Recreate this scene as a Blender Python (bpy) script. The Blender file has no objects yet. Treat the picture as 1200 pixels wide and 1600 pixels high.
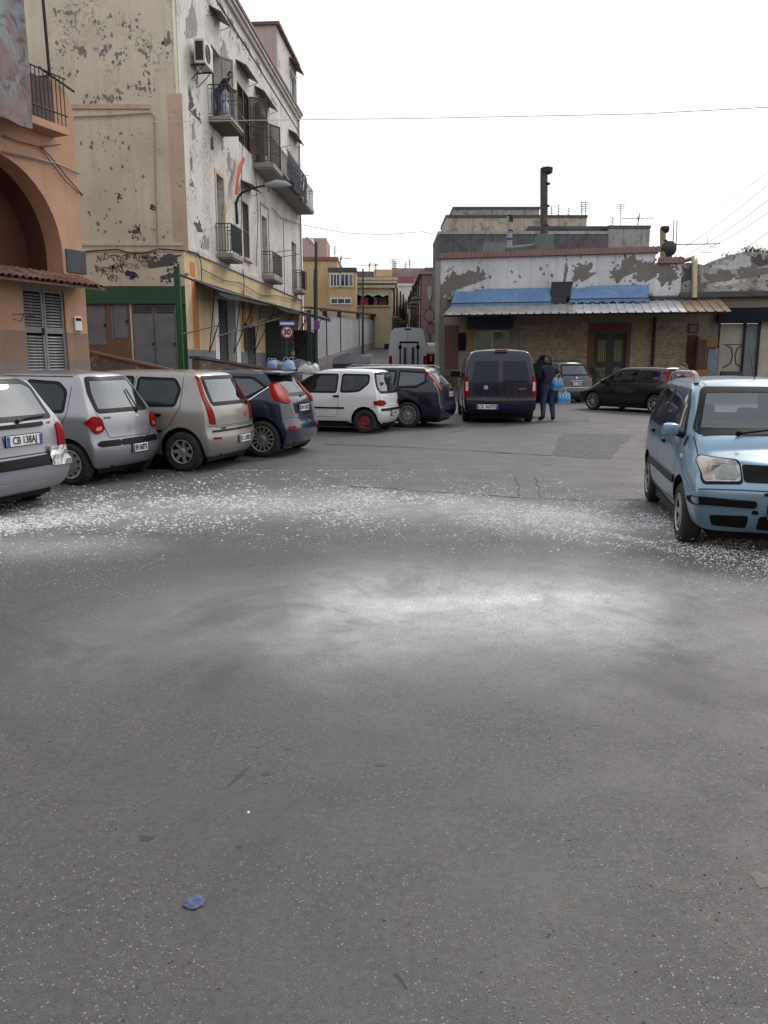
import bpy, bmesh, math, random
from mathutils import Vector, Matrix
from mathutils.bvhtree import BVHTree
random.seed(11)
R = math.radians
SC = bpy.context.scene
COL = SC.collection
# ---------------------------------------------------------------- camera, sky, sun, exposure
EYE = 1.60; FPX = 1250.0; HOR = 235.0
TH = math.atan(HOR / FPX)
cd = bpy.data.cameras.new('camera'); cam = bpy.data.objects.new('camera', cd); COL.objects.link(cam)
cam.location = (0, 0, EYE); cam.rotation_euler = (R(90) - TH, 0, 0)
cd.sensor_fit = 'VERTICAL'; cd.sensor_height = 36.0; cd.lens = 36.0 * FPX / 1600.0
cd.clip_start = 0.05; cd.clip_end = 3000
SC.camera = cam
SUN_EL, SUN_AZ = 42.0, 38.0      # azimuth: degrees to the right of straight ahead
w = bpy.data.worlds.new('World'); SC.world = w; w.use_nodes = True
nt = w.node_tree; nt.nodes.clear()
sky = nt.nodes.new('ShaderNodeTexSky'); sky.sky_type = 'NISHITA'; sky.sun_disc = False
sky.sun_elevation = R(SUN_EL); sky.sun_rotation = R(SUN_AZ); sky.dust_density = 5; sky.air_density = 1.2
mixw = nt.nodes.new('ShaderNodeMixRGB'); mixw.inputs[0].default_value = 0.80
mixw.inputs[2].default_value = (9.6, 9.7, 9.9, 1)          # the even overcast layer
bg = nt.nodes.new('ShaderNodeBackground'); bg.inputs['Strength'].default_value = 0.135
ow = nt.nodes.new('ShaderNodeOutputWorld')
nt.links.new(sky.outputs[0], mixw.inputs[1]); nt.links.new(mixw.outputs[0], bg.inputs[0]); nt.links.new(bg.outputs[0], ow.inputs[0])
sd = bpy.data.lights.new('sun', 'SUN'); sd.energy = 1.3; sd.angle = R(14); sd.color = (1, 0.965, 0.92)
so = bpy.data.objects.new('sun', sd); COL.objects.link(so)
so.rotation_euler = (R(90 - SUN_EL), 0, R(180 - SUN_AZ))
SC.view_settings.view_transform = 'Standard'; SC.view_settings.look = 'None'
SC.view_settings.exposure = 0.0; SC.view_settings.gamma = 1.0; SC.view_settings.use_curve_mapping = False
SC.render.engine = 'CYCLES'
SC.cycles.max_bounces = 6; SC.cycles.transparent_max_bounces = 12

# ---------------------------------------------------------------- pixel <-> world (measuring the photograph, 1200 x 1600)
CT, ST = math.cos(TH), math.sin(TH)
def ray(px, py):
    u = (px - 600) / FPX; v = (800 - py) / FPX
    return Vector((u, CT + v * ST, -ST + v * CT))
def at(px, py, Y):
    d = ray(px, py); t = Y / d.y
    return Vector((d.x * t, Y, EYE + d.z * t))
def gz(y, x=0.0):
    """ground height: the lane climbs beyond the square, the near right side dips to a gully"""
    z = 0.0 if y < 33 else (0.075 * (y - 33) if y < 110 else 0.075 * 77)
    f = min(1, max(0, (x - .3) / 2.6)); f = f*f*(3-2*f); g = min(1, max(0, (20 - y) / 9)); g = g*g*(3-2*g)
    h = min(1, max(0, (y - 1) / 5)); h = h*h*(3-2*h)
    return z - .08 * f * g * h
def G(px, py, z=0.0):
    d = ray(px, py); zz = z
    for _ in range(6):
        t = (zz - EYE) / d.z; zz = z + gz(d.y * t, d.x * t)
    return Vector((d.x * t, d.y * t, zz))
class PL:
    """vertical plane: x = along the wall (left to right), y = inwards, z = up"""
    def __init__(s, ox, oy, dx, dy):
        l = math.hypot(dx, dy); s.o = Vector((ox, oy, 0)); s.d = Vector((dx / l, dy / l, 0)); s.n = Vector((dy / l, -dx / l, 0))
        s.M = Matrix.Translation(s.o) @ Matrix.Rotation(math.atan2(dy, dx), 4, 'Z')
        s.rz = math.atan2(dy, dx)
    def hit(s, px, py, out=0.0):
        d = ray(px, py); c = Vector((0, 0, EYE)); o = s.o + s.n * out
        t = (o - c).dot(s.n) / d.dot(s.n); p = c + d * t
        return ((p - o).dot(s.d), p.z)
    def P(s, a, b, z): return s.M @ Vector((a, b, z))

# ---------------------------------------------------------------- mesh builder
class MB:
    def __init__(s, M=None): s.v = []; s.f = []; s.m = []; s.M = M or Matrix.Identity(4)
    def add(s, vs, fs, mi=0, M=None):
        n = len(s.v); T = s.M @ M if M else s.M
        s.v += [tuple(T @ Vector(p)) for p in vs]
        s.f += [tuple(i + n for i in f) for f in fs]; s.m += [mi] * len(fs); return s
    def box(s, x0, x1, y0, y1, z0, z1, mi=0, M=None):
        x0, x1 = sorted((x0, x1)); y0, y1 = sorted((y0, y1)); z0, z1 = sorted((z0, z1))
        return s.add([(x0,y0,z0),(x1,y0,z0),(x1,y1,z0),(x0,y1,z0),(x0,y0,z1),(x1,y0,z1),(x1,y1,z1),(x0,y1,z1)],
            [(0,3,2,1),(4,5,6,7),(0,1,5,4),(1,2,6,5),(2,3,7,6),(3,0,4,7)], mi, M)
    def rbox(s, x0, x1, y0, y1, z0, z1, r=0.02, mi=0, M=None):
        """box with chamfered edges"""
        x0, x1 = sorted((x0, x1)); y0, y1 = sorted((y0, y1)); z0, z1 = sorted((z0, z1))
        r = min(r, (x1-x0)*.45, (y1-y0)*.45, (z1-z0)*.45)
        bm = bmesh.new(); bmesh.ops.create_cube(bm, size=1)
        for v in bm.verts:
            v.co = Vector(((x0+x1)/2 + v.co.x*(x1-x0), (y0+y1)/2 + v.co.y*(y1-y0), (z0+z1)/2 + v.co.z*(z1-z0)))
        bmesh.ops.bevel(bm, geom=bm.edges[:], offset=r, segments=2, affect='EDGES', profile=.5)
        bm.verts.index_update()
        vs = [v.co[:] for v in bm.verts]; fs = [tuple(v.index for v in f.verts) for f in bm.faces]; bm.free()
        return s.add(vs, fs, mi, M)
    def cyl(s, p0, p1, r0, r1=None, n=10, mi=0, cap=True):
        return s.tube([p0, p1], [r0, r0 if r1 is None else r1], n, mi, cap)
    def tube(s, pts, r, n=8, mi=0, cap=True):
        pts = [Vector(p) for p in pts]; rs = r if isinstance(r, (list, tuple)) else [r] * len(pts)
        vs = []; fs = []; prev = None
        for i, p in enumerate(pts):
            t = (pts[min(i+1, len(pts)-1)] - pts[max(i-1, 0)]).normalized()
            a = t.cross(Vector((0, 0, 1)) if abs(t.z) < .95 else Vector((1, 0, 0))).normalized() if prev is None else (prev - t * prev.dot(t)).normalized()
            prev = a; b = t.cross(a)
            for k in range(n):
                q = 2 * math.pi * k / n; vs.append(p + (a * math.cos(q) + b * math.sin(q)) * rs[i])
        for i in range(len(pts) - 1):
            for k in range(n):
                k2 = (k + 1) % n; fs.append((i*n+k, i*n+k2, (i+1)*n+k2, (i+1)*n+k))
        if cap: fs.append(tuple(range(n))[::-1]); fs.append(tuple((len(pts)-1)*n + k for k in range(n)))
        return s.add(vs, fs, mi)
    def lathe(s, prof, n=20, mi=0, M=None):
        vs = []; fs = []
        for (r, z) in prof:
            for k in range(n):
                q = 2*math.pi*k/n; vs.append((r*math.cos(q), r*math.sin(q), z))
        for i in range(len(prof)-1):
            for k in range(n):
                k2 = (k+1) % n; fs.append((i*n+k, i*n+k2, (i+1)*n+k2, (i+1)*n+k))
        return s.add(vs, fs, mi, M)
    def prism(s, poly, y0, y1, mi=0, M=None):
        """polygon in (x,z), extruded along y"""
        n = len(poly); vs = [(x, y0, z) for x, z in poly] + [(x, y1, z) for x, z in poly]
        fs = [tuple(range(n)), tuple(range(2*n-1, n-1, -1))] + [(i, n+i, n+(i+1) % n, (i+1) % n) for i in range(n)]
        return s.add(vs, fs, mi, M)
    def build(s, name, mats, parent=None, smooth=False, world=True):
        me = bpy.data.meshes.new(name); me.from_pydata(s.v, [], s.f)
        for m in (mats if isinstance(mats, (list, tuple)) else [mats]): me.materials.append(m)
        if any(s.m): me.polygons.foreach_set('material_index', s.m)
        bm = bmesh.new(); bm.from_mesh(me); bmesh.ops.recalc_face_normals(bm, faces=bm.faces[:]); bm.to_mesh(me); bm.free()
        if smooth: smooth_mesh(me)
        return link(name, me, parent, world)
def smooth_mesh(me, ang=38):
    me.polygons.foreach_set('use_smooth', [True] * len(me.polygons))
    try: me.set_sharp_from_angle(angle=R(ang))
    except Exception: pass
def link(name, data, parent=None, world=True, loc=None):
    o = bpy.data.objects.new(name, data); COL.objects.link(o)
    if parent:
        o.parent = parent
        if world and parent.get('is_root'): o.location = -Vector(parent.location)
    if loc is not None: o.location = loc
    return o
def root(name, loc, label, cat, group=None):
    o = bpy.data.objects.new(name, None); COL.objects.link(o); o.location = loc; o.empty_display_size = .2
    o['is_root'] = True; tag(o, label, cat, group); return o
def tag(o, label=None, cat=None, group=None, kind=None):
    if label: o['label'] = label
    if cat: o['category'] = cat
    if group: o['group'] = group
    if kind: o['kind'] = kind
    return o
def inst(name, me, parent, M):
    o = bpy.data.objects.new(name, me); COL.objects.link(o); o.parent = parent
    if parent and parent.get('is_root'): M = Matrix.Translation(-Vector(parent.location)) @ M
    o.matrix_local = M; return o
def text_mesh(txt, size, bold=0.0, ext=0.001, align='CENTER', sx=1.0):
    cu = bpy.data.curves.new('t', 'FONT'); cu.body = txt; cu.size = size; cu.align_x = align; cu.align_y = 'CENTER'
    cu.offset = bold; cu.extrude = ext; cu.resolution_u = 3
    o = bpy.data.objects.new('t', cu); COL.objects.link(o)
    dg = bpy.context.evaluated_depsgraph_get(); me = bpy.data.meshes.new_from_object(o.evaluated_get(dg))
    bpy.data.objects.remove(o); bpy.data.curves.remove(cu)
    if sx != 1.0:
        for v in me.vertices: v.co.x *= sx
    return me
TXT = Matrix.Rotation(R(90), 4, 'X')      # text standing in the x-z plane, facing -y

# ---------------------------------------------------------------- materials
def nodes(name):
    m = bpy.data.materials.new(name); m.use_nodes = True; t = m.node_tree
    return m, t, t.nodes['Principled BSDF']
def N(t, typ, **kw):
    n = t.nodes.new(typ)
    for k, v in kw.items():
        if isinstance(k, str) and hasattr(n, k): setattr(n, k, v)
    return n
def ramp(t, src, p0, p1, c0=(0,0,0,1), c1=(1,1,1,1)):
    r = t.nodes.new('ShaderNodeValToRGB'); e = r.color_ramp.elements
    e[0].position = p0; e[1].position = p1; e[0].color = c0; e[1].color = c1
    t.links.new(src, r.inputs[0]); return r.outputs[0]
def noise(t, vec, scale, detail=4, rough=.55, dist=0.0):
    n = t.nodes.new('ShaderNodeTexNoise'); n.inputs['Scale'].default_value = scale; n.inputs['Detail'].default_value = detail
    n.inputs['Roughness'].default_value = rough; n.inputs['Distortion'].default_value = dist
    t.links.new(vec, n.inputs['Vector']); return n.outputs['Fac']
def mixc(t, fac, a, b, mode='MIX'):
    m = t.nodes.new('ShaderNodeMixRGB'); m.blend_type = mode
    for i, x in enumerate((fac, a, b)):
        if hasattr(x, 'links') or hasattr(x, 'is_output'): t.links.new(x, m.inputs[i])
        elif isinstance(x, (int, float)): m.inputs[i].default_value = x
        else: m.inputs[i].default_value = (*x[:3], 1)
    return m.outputs[0]
def mth(t, op, a, b=None, c=None, clamp=False):
    m = t.nodes.new('ShaderNodeMath'); m.operation = op; m.use_clamp = clamp
    for i, x in enumerate((a, b, c)):
        if x is None: continue
        if isinstance(x, (int, float)): m.inputs[i].default_value = x
        else: t.links.new(x, m.inputs[i])
    return m.outputs[0]
def bump(t, b, h, strength=.3, dist=.01):
    n = t.nodes.new('ShaderNodeBump'); n.inputs['Strength'].default_value = strength; n.inputs['Distance'].default_value = dist
    t.links.new(h, n.inputs['Height']); t.links.new(n.outputs[0], b.inputs['Normal'])
def wpos(t): return t.nodes.new('ShaderNodeNewGeometry').outputs['Position']
def opos(t): return t.nodes.new('ShaderNodeTexCoord').outputs['Object']
MC = {}
def plain(name, c, rough=.6, metal=0.0, var=.12, scale=6, bmp=.15, spec=.5, coat=0.0):
    if name in MC: return MC[name]
    m, t, b = nodes(name); b.inputs['Roughness'].default_value = rough; b.inputs['Metallic'].default_value = metal
    b.inputs['Specular IOR Level'].default_value = spec; b.inputs['Coat Weight'].default_value = coat; b.inputs['Coat Roughness'].default_value = .05
    p = opos(t); n = noise(t, p, scale, 5, .6)
    lo = [x * (1 - var) for x in c[:3]]; hi = [min(1, x * (1 + var)) for x in c[:3]]
    t.links.new(mixc(t, ramp(t, n, .3, .7), lo, hi), b.inputs['Base Color'])
    t.links.new(ramp(t, noise(t, p, scale*2.3, 3), .2, .8, (rough*.8,)*3+(1,), (min(1, rough*1.25),)*3+(1,)), b.inputs['Roughness'])
    if bmp: bump(t, b, noise(t, p, scale * 8, 3), bmp, .004)
    MC[name] = m; return m
def plaster(name, c, mould=(.13,.12,.12), m_th=.62, sc=1.2, patch=None, p_th=.66, streak=.25, rough=.9, peel=None, fine=.62, zfun=None):
    """weathered render: mottled paint, mould specks, patches where it peeled, rain streaks"""
    m, t, b = nodes(name); b.inputs['Roughness'].default_value = rough; b.inputs['Specular IOR Level'].default_value = .2
    p = wpos(t)
    base = mixc(t, ramp(t, noise(t, p, sc*.6, 5, .6), .3, .75), [x*.80 for x in c], [min(1, x*1.08) for x in c])
    st = t.nodes.new('ShaderNodeMapping'); st.inputs['Scale'].default_value = (3.2, 3.2, .22); t.links.new(p, st.inputs['Vector'])
    base = mixc(t, mth(t, 'MULTIPLY', ramp(t, noise(t, st.outputs[0], 1.6, 5, .65), .5, .78), streak), base, [x*.45 for x in c])
    h = noise(t, p, 14, 5, .6)
    if peel:
        n2 = noise(t, p, sc*1.1, 7, .62, .4); k = ramp(t, n2, p_th, p_th+.012); base = mixc(t, k, base, peel)
        h = mth(t, 'SUBTRACT', mth(t, 'MULTIPLY', h, .35), k)
    # clusters of specks: coarse mask times fine mask
    a = ramp(t, noise(t, p, sc*.9, 3, .5), .47, .62); f = ramp(t, noise(t, p, sc*9, 6, .72), fine-.05, fine+.02)
    k = mth(t, 'MULTIPLY', a, f)
    if zfun: 
        sx = t.nodes.new('ShaderNodeSeparateXYZ'); t.links.new(p, sx.inputs[0])
        k = mth(t, 'MULTIPLY', k, ramp(t, mth(t, 'MULTIPLY', sx.outputs['Z'], .05), zfun[0]*.05, zfun[1]*.05, (zfun[2],)*3+(1,), (1,1,1,1)))
    base = mixc(t, mth(t, 'MULTIPLY', k, .8), base, mould)
    s2 = ramp(t, noise(t, p, sc*2.2, 8, .75), m_th, m_th+.1); base = mixc(t, mth(t, 'MULTIPLY', s2, .55), base, mould)
    t.links.new(base, b.inputs['Base Color']); bump(t, b, h, .35, .012)
    return m
def paint(name, c, dirt=.25, metal=.0, rough=.32, dust=(.20, .185, .17)):
    """car paint, clear-coated and dusty; the inside of the shell is dark trim"""
    m, t, b = nodes(name); p = opos(t)
    d = ramp(t, noise(t, p, 2.2, 6, .65), .38, .75)
    sx = t.nodes.new('ShaderNodeSeparateXYZ'); t.links.new(p, sx.inputs[0])
    low = ramp(t, sx.outputs['Z'], .15, .75, (1,1,1,1), (.25,.25,.25,1))
    d = mth(t, 'MULTIPLY', mth(t, 'MULTIPLY', d, low), dirt * 2.0, clamp=True)
    geo = t.nodes.new('ShaderNodeNewGeometry')
    col = mixc(t, d, c, dust); col = mixc(t, geo.outputs['Backfacing'], col, (.03, .03, .032))
    t.links.new(col, b.inputs['Base Color'])
    b.inputs['Metallic'].default_value = metal; b.inputs['Specular IOR Level'].default_value = .2
    t.links.new(mth(t, 'ADD', mth(t, 'MULTIPLY', d, .5), rough), b.inputs['Roughness'])
    b.inputs['Coat Weight'].default_value = .8; b.inputs['Coat Roughness'].default_value = .07
    t.links.new(mth(t, 'SUBTRACT', .8, mth(t, 'MULTIPLY', d, .7)), b.inputs['Coat Weight'])
    return m
def glassm(name, tint=(.30,.34,.35), refl=.09, rough=.03, dust=.10):
    m = bpy.data.materials.new(name); m.use_nodes = True; t = m.node_tree; t.nodes.clear()
    o = t.nodes.new('ShaderNodeOutputMaterial'); tr = t.nodes.new('ShaderNodeBsdfTransparent'); tr.inputs[0].default_value = (*tint, 1)
    gl = t.nodes.new('ShaderNodeBsdfGlossy'); gl.inputs['Roughness'].default_value = rough; gl.inputs[0].default_value = (.84,.92,1,1)
    fr = t.nodes.new('ShaderNodeFresnel'); fr.inputs[0].default_value = 1.5
    mx = t.nodes.new('ShaderNodeMixShader'); t.links.new(mth(t, 'ADD', fr.outputs[0], refl, clamp=True), mx.inputs[0])
    t.links.new(tr.outputs[0], mx.inputs[1]); t.links.new(gl.outputs[0], mx.inputs[2])
    df = t.nodes.new('ShaderNodeBsdfDiffuse'); df.inputs[0].default_value = (.26,.28,.30,1)
    m2 = t.nodes.new('ShaderNodeMixShader'); t.links.new(mth(t, 'MULTIPLY', ramp(t, noise(t, opos(t), 3, 5, .6), .25, .8), dust), m2.inputs[0])
    t.links.new(mx.outputs[0], m2.inputs[1]); t.links.new(df.outputs[0], m2.inputs[2]); t.links.new(m2.outputs[0], o.inputs[0])
    return m
def lens(name, c, rough=.12, coat=1.0):
    m, t, b = nodes(name); b.inputs['Base Color'].default_value = (*c, 1); b.inputs['Roughness'].default_value = rough
    b.inputs['Coat Weight'].default_value = coat; b.inputs['Coat Roughness'].default_value = .05; b.inputs['Specular IOR Level'].default_value = .5 if coat > .5 else .06
    wv = t.nodes.new('ShaderNodeTexWave'); wv.inputs['Scale'].default_value = 22; wv.bands_direction = 'Z'; t.links.new(opos(t), wv.inputs['Vector'])
    bump(t, b, wv.outputs['Fac'], .35, .004); return m
BLACK = plain('black_plastic', (.008,.008,.009), .35, var=.2, scale=20, spec=.12, bmp=.05)
RUBBER = plain('tyre_rubber', (.022,.021,.021), .85, var=.4, scale=9, bmp=.3)
METAL = plain('dark_metal', (.035,.035,.038), .6, .3, var=.25, scale=10, spec=.3)
RAILM = plain('railing_iron', (.075,.065,.06), .65, .3, var=.4, scale=9)
STEEL = plain('bare_steel', (.42,.42,.43), .35, .9, var=.15)
ALLOY = plain('alloy_grey', (.33,.33,.34), .38, .55, var=.15, scale=14)
CHROME = plain('chrome', (.7,.7,.72), .12, 1.0, var=.05)
WHITE = plain('white_print', (.72,.72,.70), .5, var=.06, scale=20, bmp=0)
BLUEP = plain('blue_print', (.02,.07,.36), .45, var=.08, bmp=0)
REDP = plain('red_print', (.42,.03,.035), .5, var=.15, bmp=0)
INK = plain('black_print', (.015,.015,.018), .5, var=.05, bmp=0)
GLASS = glassm('car_glass', (.22,.25,.26), .15, .03, .05); GLASSS = glassm('side_glass', (.30,.33,.34), .0, .03, .03); GLASSD = glassm('dark_tinted_glass', (.05,.06,.065), .06, .03, .03)
WGLASS = glassm('window_glass', (.16,.18,.19), .06, .05, .2)
DARK = plain('dark_interior', (.012,.011,.012), .9, var=.3, bmp=0, spec=.1)
SEATM = plain('seat_cloth', (.045,.047,.052), .9, var=.3, scale=25)
REDL = lens('red_lens', (.24,.003,.006), .35, .03); CLEARL = lens('clear_lens', (.50,.47,.44)); AMBER = lens('amber_lens', (.6,.16,.02))
GREENP = plain('green_paint', (.010,.066,.024), .55, var=.3, scale=5)
CONC = plaster('concrete', (.30,.29,.27), m_th=.6, sc=2.2)
BROWNW = plain('brown_wood', (.085,.045,.035), .65, var=.35, scale=7)
GREYM = plain('grey_sheet_metal', (.17,.18,.20), .55, .15, var=.18, scale=2.5)
# ---------------------------------------------------------------- ground
def make_ground():
    m, t, b = nodes('asphalt'); p = wpos(t); b.inputs['Specular IOR Level'].default_value = .55
    big = noise(t, p, .35, 5, .6); mid = noise(t, p, 1.7, 6, .62); fine = noise(t, p, 240, 4, .7); grit = noise(t, p, 70, 6, .8)
    base = mixc(t, ramp(t, big, .3, .7), (.036,.0315,.033), (.060,.0540,.0557))
    base = mixc(t, mth(t, 'MULTIPLY', ramp(t, mid, .40, .68), .62), base, (.040,.036,.0375))
    base = mixc(t, mth(t, 'MULTIPLY', ramp(t, noise(t, p, 4.5, 7, .7, .3), .55, .72), .35), base, (.100,.094,.092))
    base = mixc(t, ramp(t, fine, .35, .7), mixc(t, .48, base, (0,0,0)), mixc(t, .14, base, (.6,.58,.57)))
    base = mixc(t, ramp(t, noise(t, p, 33, 6, .85), .36, .64), mixc(t, .24, base, (0,0,0)), mixc(t, .05, base, (.6,.58,.57)))
    vo = t.nodes.new('ShaderNodeTexVoronoi'); vo.inputs['Scale'].default_value = 95; vo.inputs['Randomness'].default_value = 1; t.links.new(p, vo.inputs['Vector'])
    sp = t.nodes.new('ShaderNodeSeparateColor'); t.links.new(vo.outputs['Color'], sp.inputs[0])
    st = mth(t, 'MULTIPLY', mth(t, 'LESS_THAN', vo.outputs['Distance'], .30), mth(t, 'GREATER_THAN', sp.outputs[0], .84))
    st = mth(t, 'MULTIPLY', st, ramp(t, mid, .42, .62, (.25,)*3+(1,), (1,1,1,1)))
    base = mixc(t, mth(t, 'MULTIPLY', st, .75), base, mixc(t, sp.outputs[1], (.22,.20,.18), (.42,.41,.40)))
    # whitish arcs mixed into the tarmac colour, broken up by noise
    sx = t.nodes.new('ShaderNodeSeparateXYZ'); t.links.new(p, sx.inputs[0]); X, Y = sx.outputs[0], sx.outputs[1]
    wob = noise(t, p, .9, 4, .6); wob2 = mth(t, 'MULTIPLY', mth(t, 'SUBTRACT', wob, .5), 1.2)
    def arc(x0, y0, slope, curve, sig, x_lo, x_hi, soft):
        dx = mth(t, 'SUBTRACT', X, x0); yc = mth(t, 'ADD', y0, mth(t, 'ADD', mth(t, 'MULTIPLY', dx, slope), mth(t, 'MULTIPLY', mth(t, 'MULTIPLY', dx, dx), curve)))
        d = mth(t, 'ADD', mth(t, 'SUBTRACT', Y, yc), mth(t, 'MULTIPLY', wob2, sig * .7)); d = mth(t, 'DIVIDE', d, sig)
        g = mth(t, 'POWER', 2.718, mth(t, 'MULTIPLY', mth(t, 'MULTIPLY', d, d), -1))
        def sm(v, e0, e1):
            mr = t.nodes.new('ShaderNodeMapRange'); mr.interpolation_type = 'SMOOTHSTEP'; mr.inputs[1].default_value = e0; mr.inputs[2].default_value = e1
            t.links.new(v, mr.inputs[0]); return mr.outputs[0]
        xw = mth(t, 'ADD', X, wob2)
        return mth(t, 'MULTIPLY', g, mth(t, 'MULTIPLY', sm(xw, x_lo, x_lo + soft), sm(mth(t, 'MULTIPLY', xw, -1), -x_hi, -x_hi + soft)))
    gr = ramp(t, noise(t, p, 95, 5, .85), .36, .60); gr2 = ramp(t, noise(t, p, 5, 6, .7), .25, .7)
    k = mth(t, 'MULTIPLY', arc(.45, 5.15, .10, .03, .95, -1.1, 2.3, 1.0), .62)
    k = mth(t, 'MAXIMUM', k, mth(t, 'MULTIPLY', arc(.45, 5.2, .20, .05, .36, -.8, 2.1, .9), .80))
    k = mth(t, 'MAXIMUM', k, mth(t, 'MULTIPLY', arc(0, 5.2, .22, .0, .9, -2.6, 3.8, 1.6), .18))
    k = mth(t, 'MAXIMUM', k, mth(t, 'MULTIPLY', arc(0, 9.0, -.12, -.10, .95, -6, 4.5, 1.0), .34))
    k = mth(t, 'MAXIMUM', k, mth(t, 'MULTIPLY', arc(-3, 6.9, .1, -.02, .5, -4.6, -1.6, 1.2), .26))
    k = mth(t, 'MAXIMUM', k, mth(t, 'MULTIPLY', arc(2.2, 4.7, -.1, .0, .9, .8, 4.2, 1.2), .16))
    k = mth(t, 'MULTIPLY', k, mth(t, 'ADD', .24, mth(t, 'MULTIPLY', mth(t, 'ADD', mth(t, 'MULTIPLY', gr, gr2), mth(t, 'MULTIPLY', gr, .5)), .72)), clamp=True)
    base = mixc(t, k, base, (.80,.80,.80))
    # darker damp zone between the arcs and dark oil spots
    base = mixc(t, mth(t, 'MULTIPLY', ramp(t, noise(t, p, .8, 7, .7, .8), .52, .66), .6), base, (.045,.042,.042))
    base = mixc(t, mth(t, 'MULTIPLY', ramp(t, noise(t, p, 3.1, 3, .5), .73, .76), .55), base, (.03,.028,.028))
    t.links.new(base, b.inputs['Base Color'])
    t.links.new(ramp(t, mid, .3, .7, (.55,)*3+(1,), (.78,)*3+(1,)), b.inputs['Roughness'])
    bump(t, b, mth(t, 'ADD', mth(t, 'MULTIPLY', fine, .5), mth(t, 'ADD', mth(t, 'MULTIPLY', grit, .35), mth(t, 'MULTIPLY', mid, 1.2))), .40, .006)
    mb = MB(); ys = [-60, -20, 0] + [.5*i for i in range(1, 44)] + [24, 28] + [31 + i for i in range(6)] + [45, 60, 80, 100, 108, 110, 112, 200, 600, 1500]
    xs = [-1200, -300, -60, -20, -5, 0] + [.25*i for i in range(1, 14)] + [4, 6, 12, 20, 60, 300, 1200]
    vs = [(x, y, gz(y, x)) for y in ys for x in xs]; nx = len(xs)
    mb.add(vs, [(j*nx+i, j*nx+i+1, (j+1)*nx+i+1, (j+1)*nx+i) for j in range(len(ys)-1) for i in range(nx-1)])
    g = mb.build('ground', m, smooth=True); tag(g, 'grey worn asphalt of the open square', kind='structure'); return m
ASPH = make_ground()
def sheet(name, pts, z, mat):
    mb = MB(); c = sum((Vector((p[0], p[1], 0)) for p in pts), Vector()) / len(pts)
    mb.add([(p[0], p[1], z+gz(p[1], p[0])) for p in pts], [tuple(range(len(pts)))]); return mb.build(name, mat)
# darker square of newer asphalt and tar seams
patchm = plain('patched_asphalt', (.062,.059,.06), .75, var=.25, scale=5, bmp=.8)
def wobble(a, b, n, amp):
    return [Vector(a).lerp(Vector(b), i/n) + Vector((random.uniform(-amp, amp), random.uniform(-amp, amp), 0)) for i in range(n+1)]
q = [G(878, 677), G(991, 679), G(952, 718), G(863, 712)]
ring = []
for i in range(4): ring += wobble(q[i], q[(i+1) % 4], 8, .05)[:-1]
tag(sheet('road_patch', ring, .004, patchm), 'darker square patch of asphalt in the middle of the square', kind='structure')
tar = plain('tar_seam', (.03,.028,.028), .6, bmp=.5)
def seam(pts, w):
    pts2 = []
    for a, b in zip(pts[:-1], pts[1:]): pts2 += wobble(a, b, 7, .03)[:-1]
    pts2.append(Vector(pts[-1])); mb = MB(); vs = []
    for i, p in enumerate(pts2):
        tt = (pts2[min(i+1, len(pts2)-1)] - pts2[max(0, i-1)]).normalized(); nn = Vector((-tt.y, tt.x, 0)); ww = w * random.uniform(.3, 1.2)
        vs += [tuple(p + nn*ww + Vector((0,0,.006))), tuple(p - nn*ww + Vector((0,0,.006)))]
    mb.add(vs, [(2*i, 2*i+1, 2*i+3, 2*i+2) for i in range(len(pts2)-1)])
    return tag(mb.build('road_seam', tar), 'dark crack across the asphalt', kind='structure')
seam([G(505, 694), G(640, 699), G(760, 706), G(865, 712)], .05)
seam([G(548, 778-18), G(700, 770), G(820, 779), G(1000, 781)], .018)
seam([G(806, 745), G(812, 775)], .012); seam([G(835, 743), G(845, 777)], .012)
seam([G(880, 655), G(918, 656), G(915, 659), G(880, 659)], .03)
seam([G(700, 676), G(730, 672)], .03)
# oil drops and dirt spots
spm = plain('oil_stain', (.043,.038,.039), .5, bmp=.2)
def blot(px, py, rx, ry, rot=0, z=.0012):
    c = G(px, py); mb = MB(); n = 14; pts = []
    for k in range(n):
        a = 2*math.pi*k/n; rr = random.uniform(.65, 1.15); x, y = math.cos(a)*rx*rr, math.sin(a)*ry*rr
        pts.append((c.x + x*math.cos(rot) - y*math.sin(rot), c.y + x*math.sin(rot) + y*math.cos(rot)))
    return tag(sheet('oil_stain', pts, z, spm), 'small dark oil stain on the asphalt', kind='structure')
for a in [(374,1212,.012,.075,-.35),(416,1210,.022,.016,0),(414,1224,.010,.006,0),(595,1196,.022,.010,0),(373,1323,.014,.008,0),(230,1310,.028,.018,0),
          (888,1312,.012,.006,0),(1190,1375,.03,.05,0),(450,1171,.012,.006,0),(960,1505,.006,.004,0)]: blot(*a)
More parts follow.
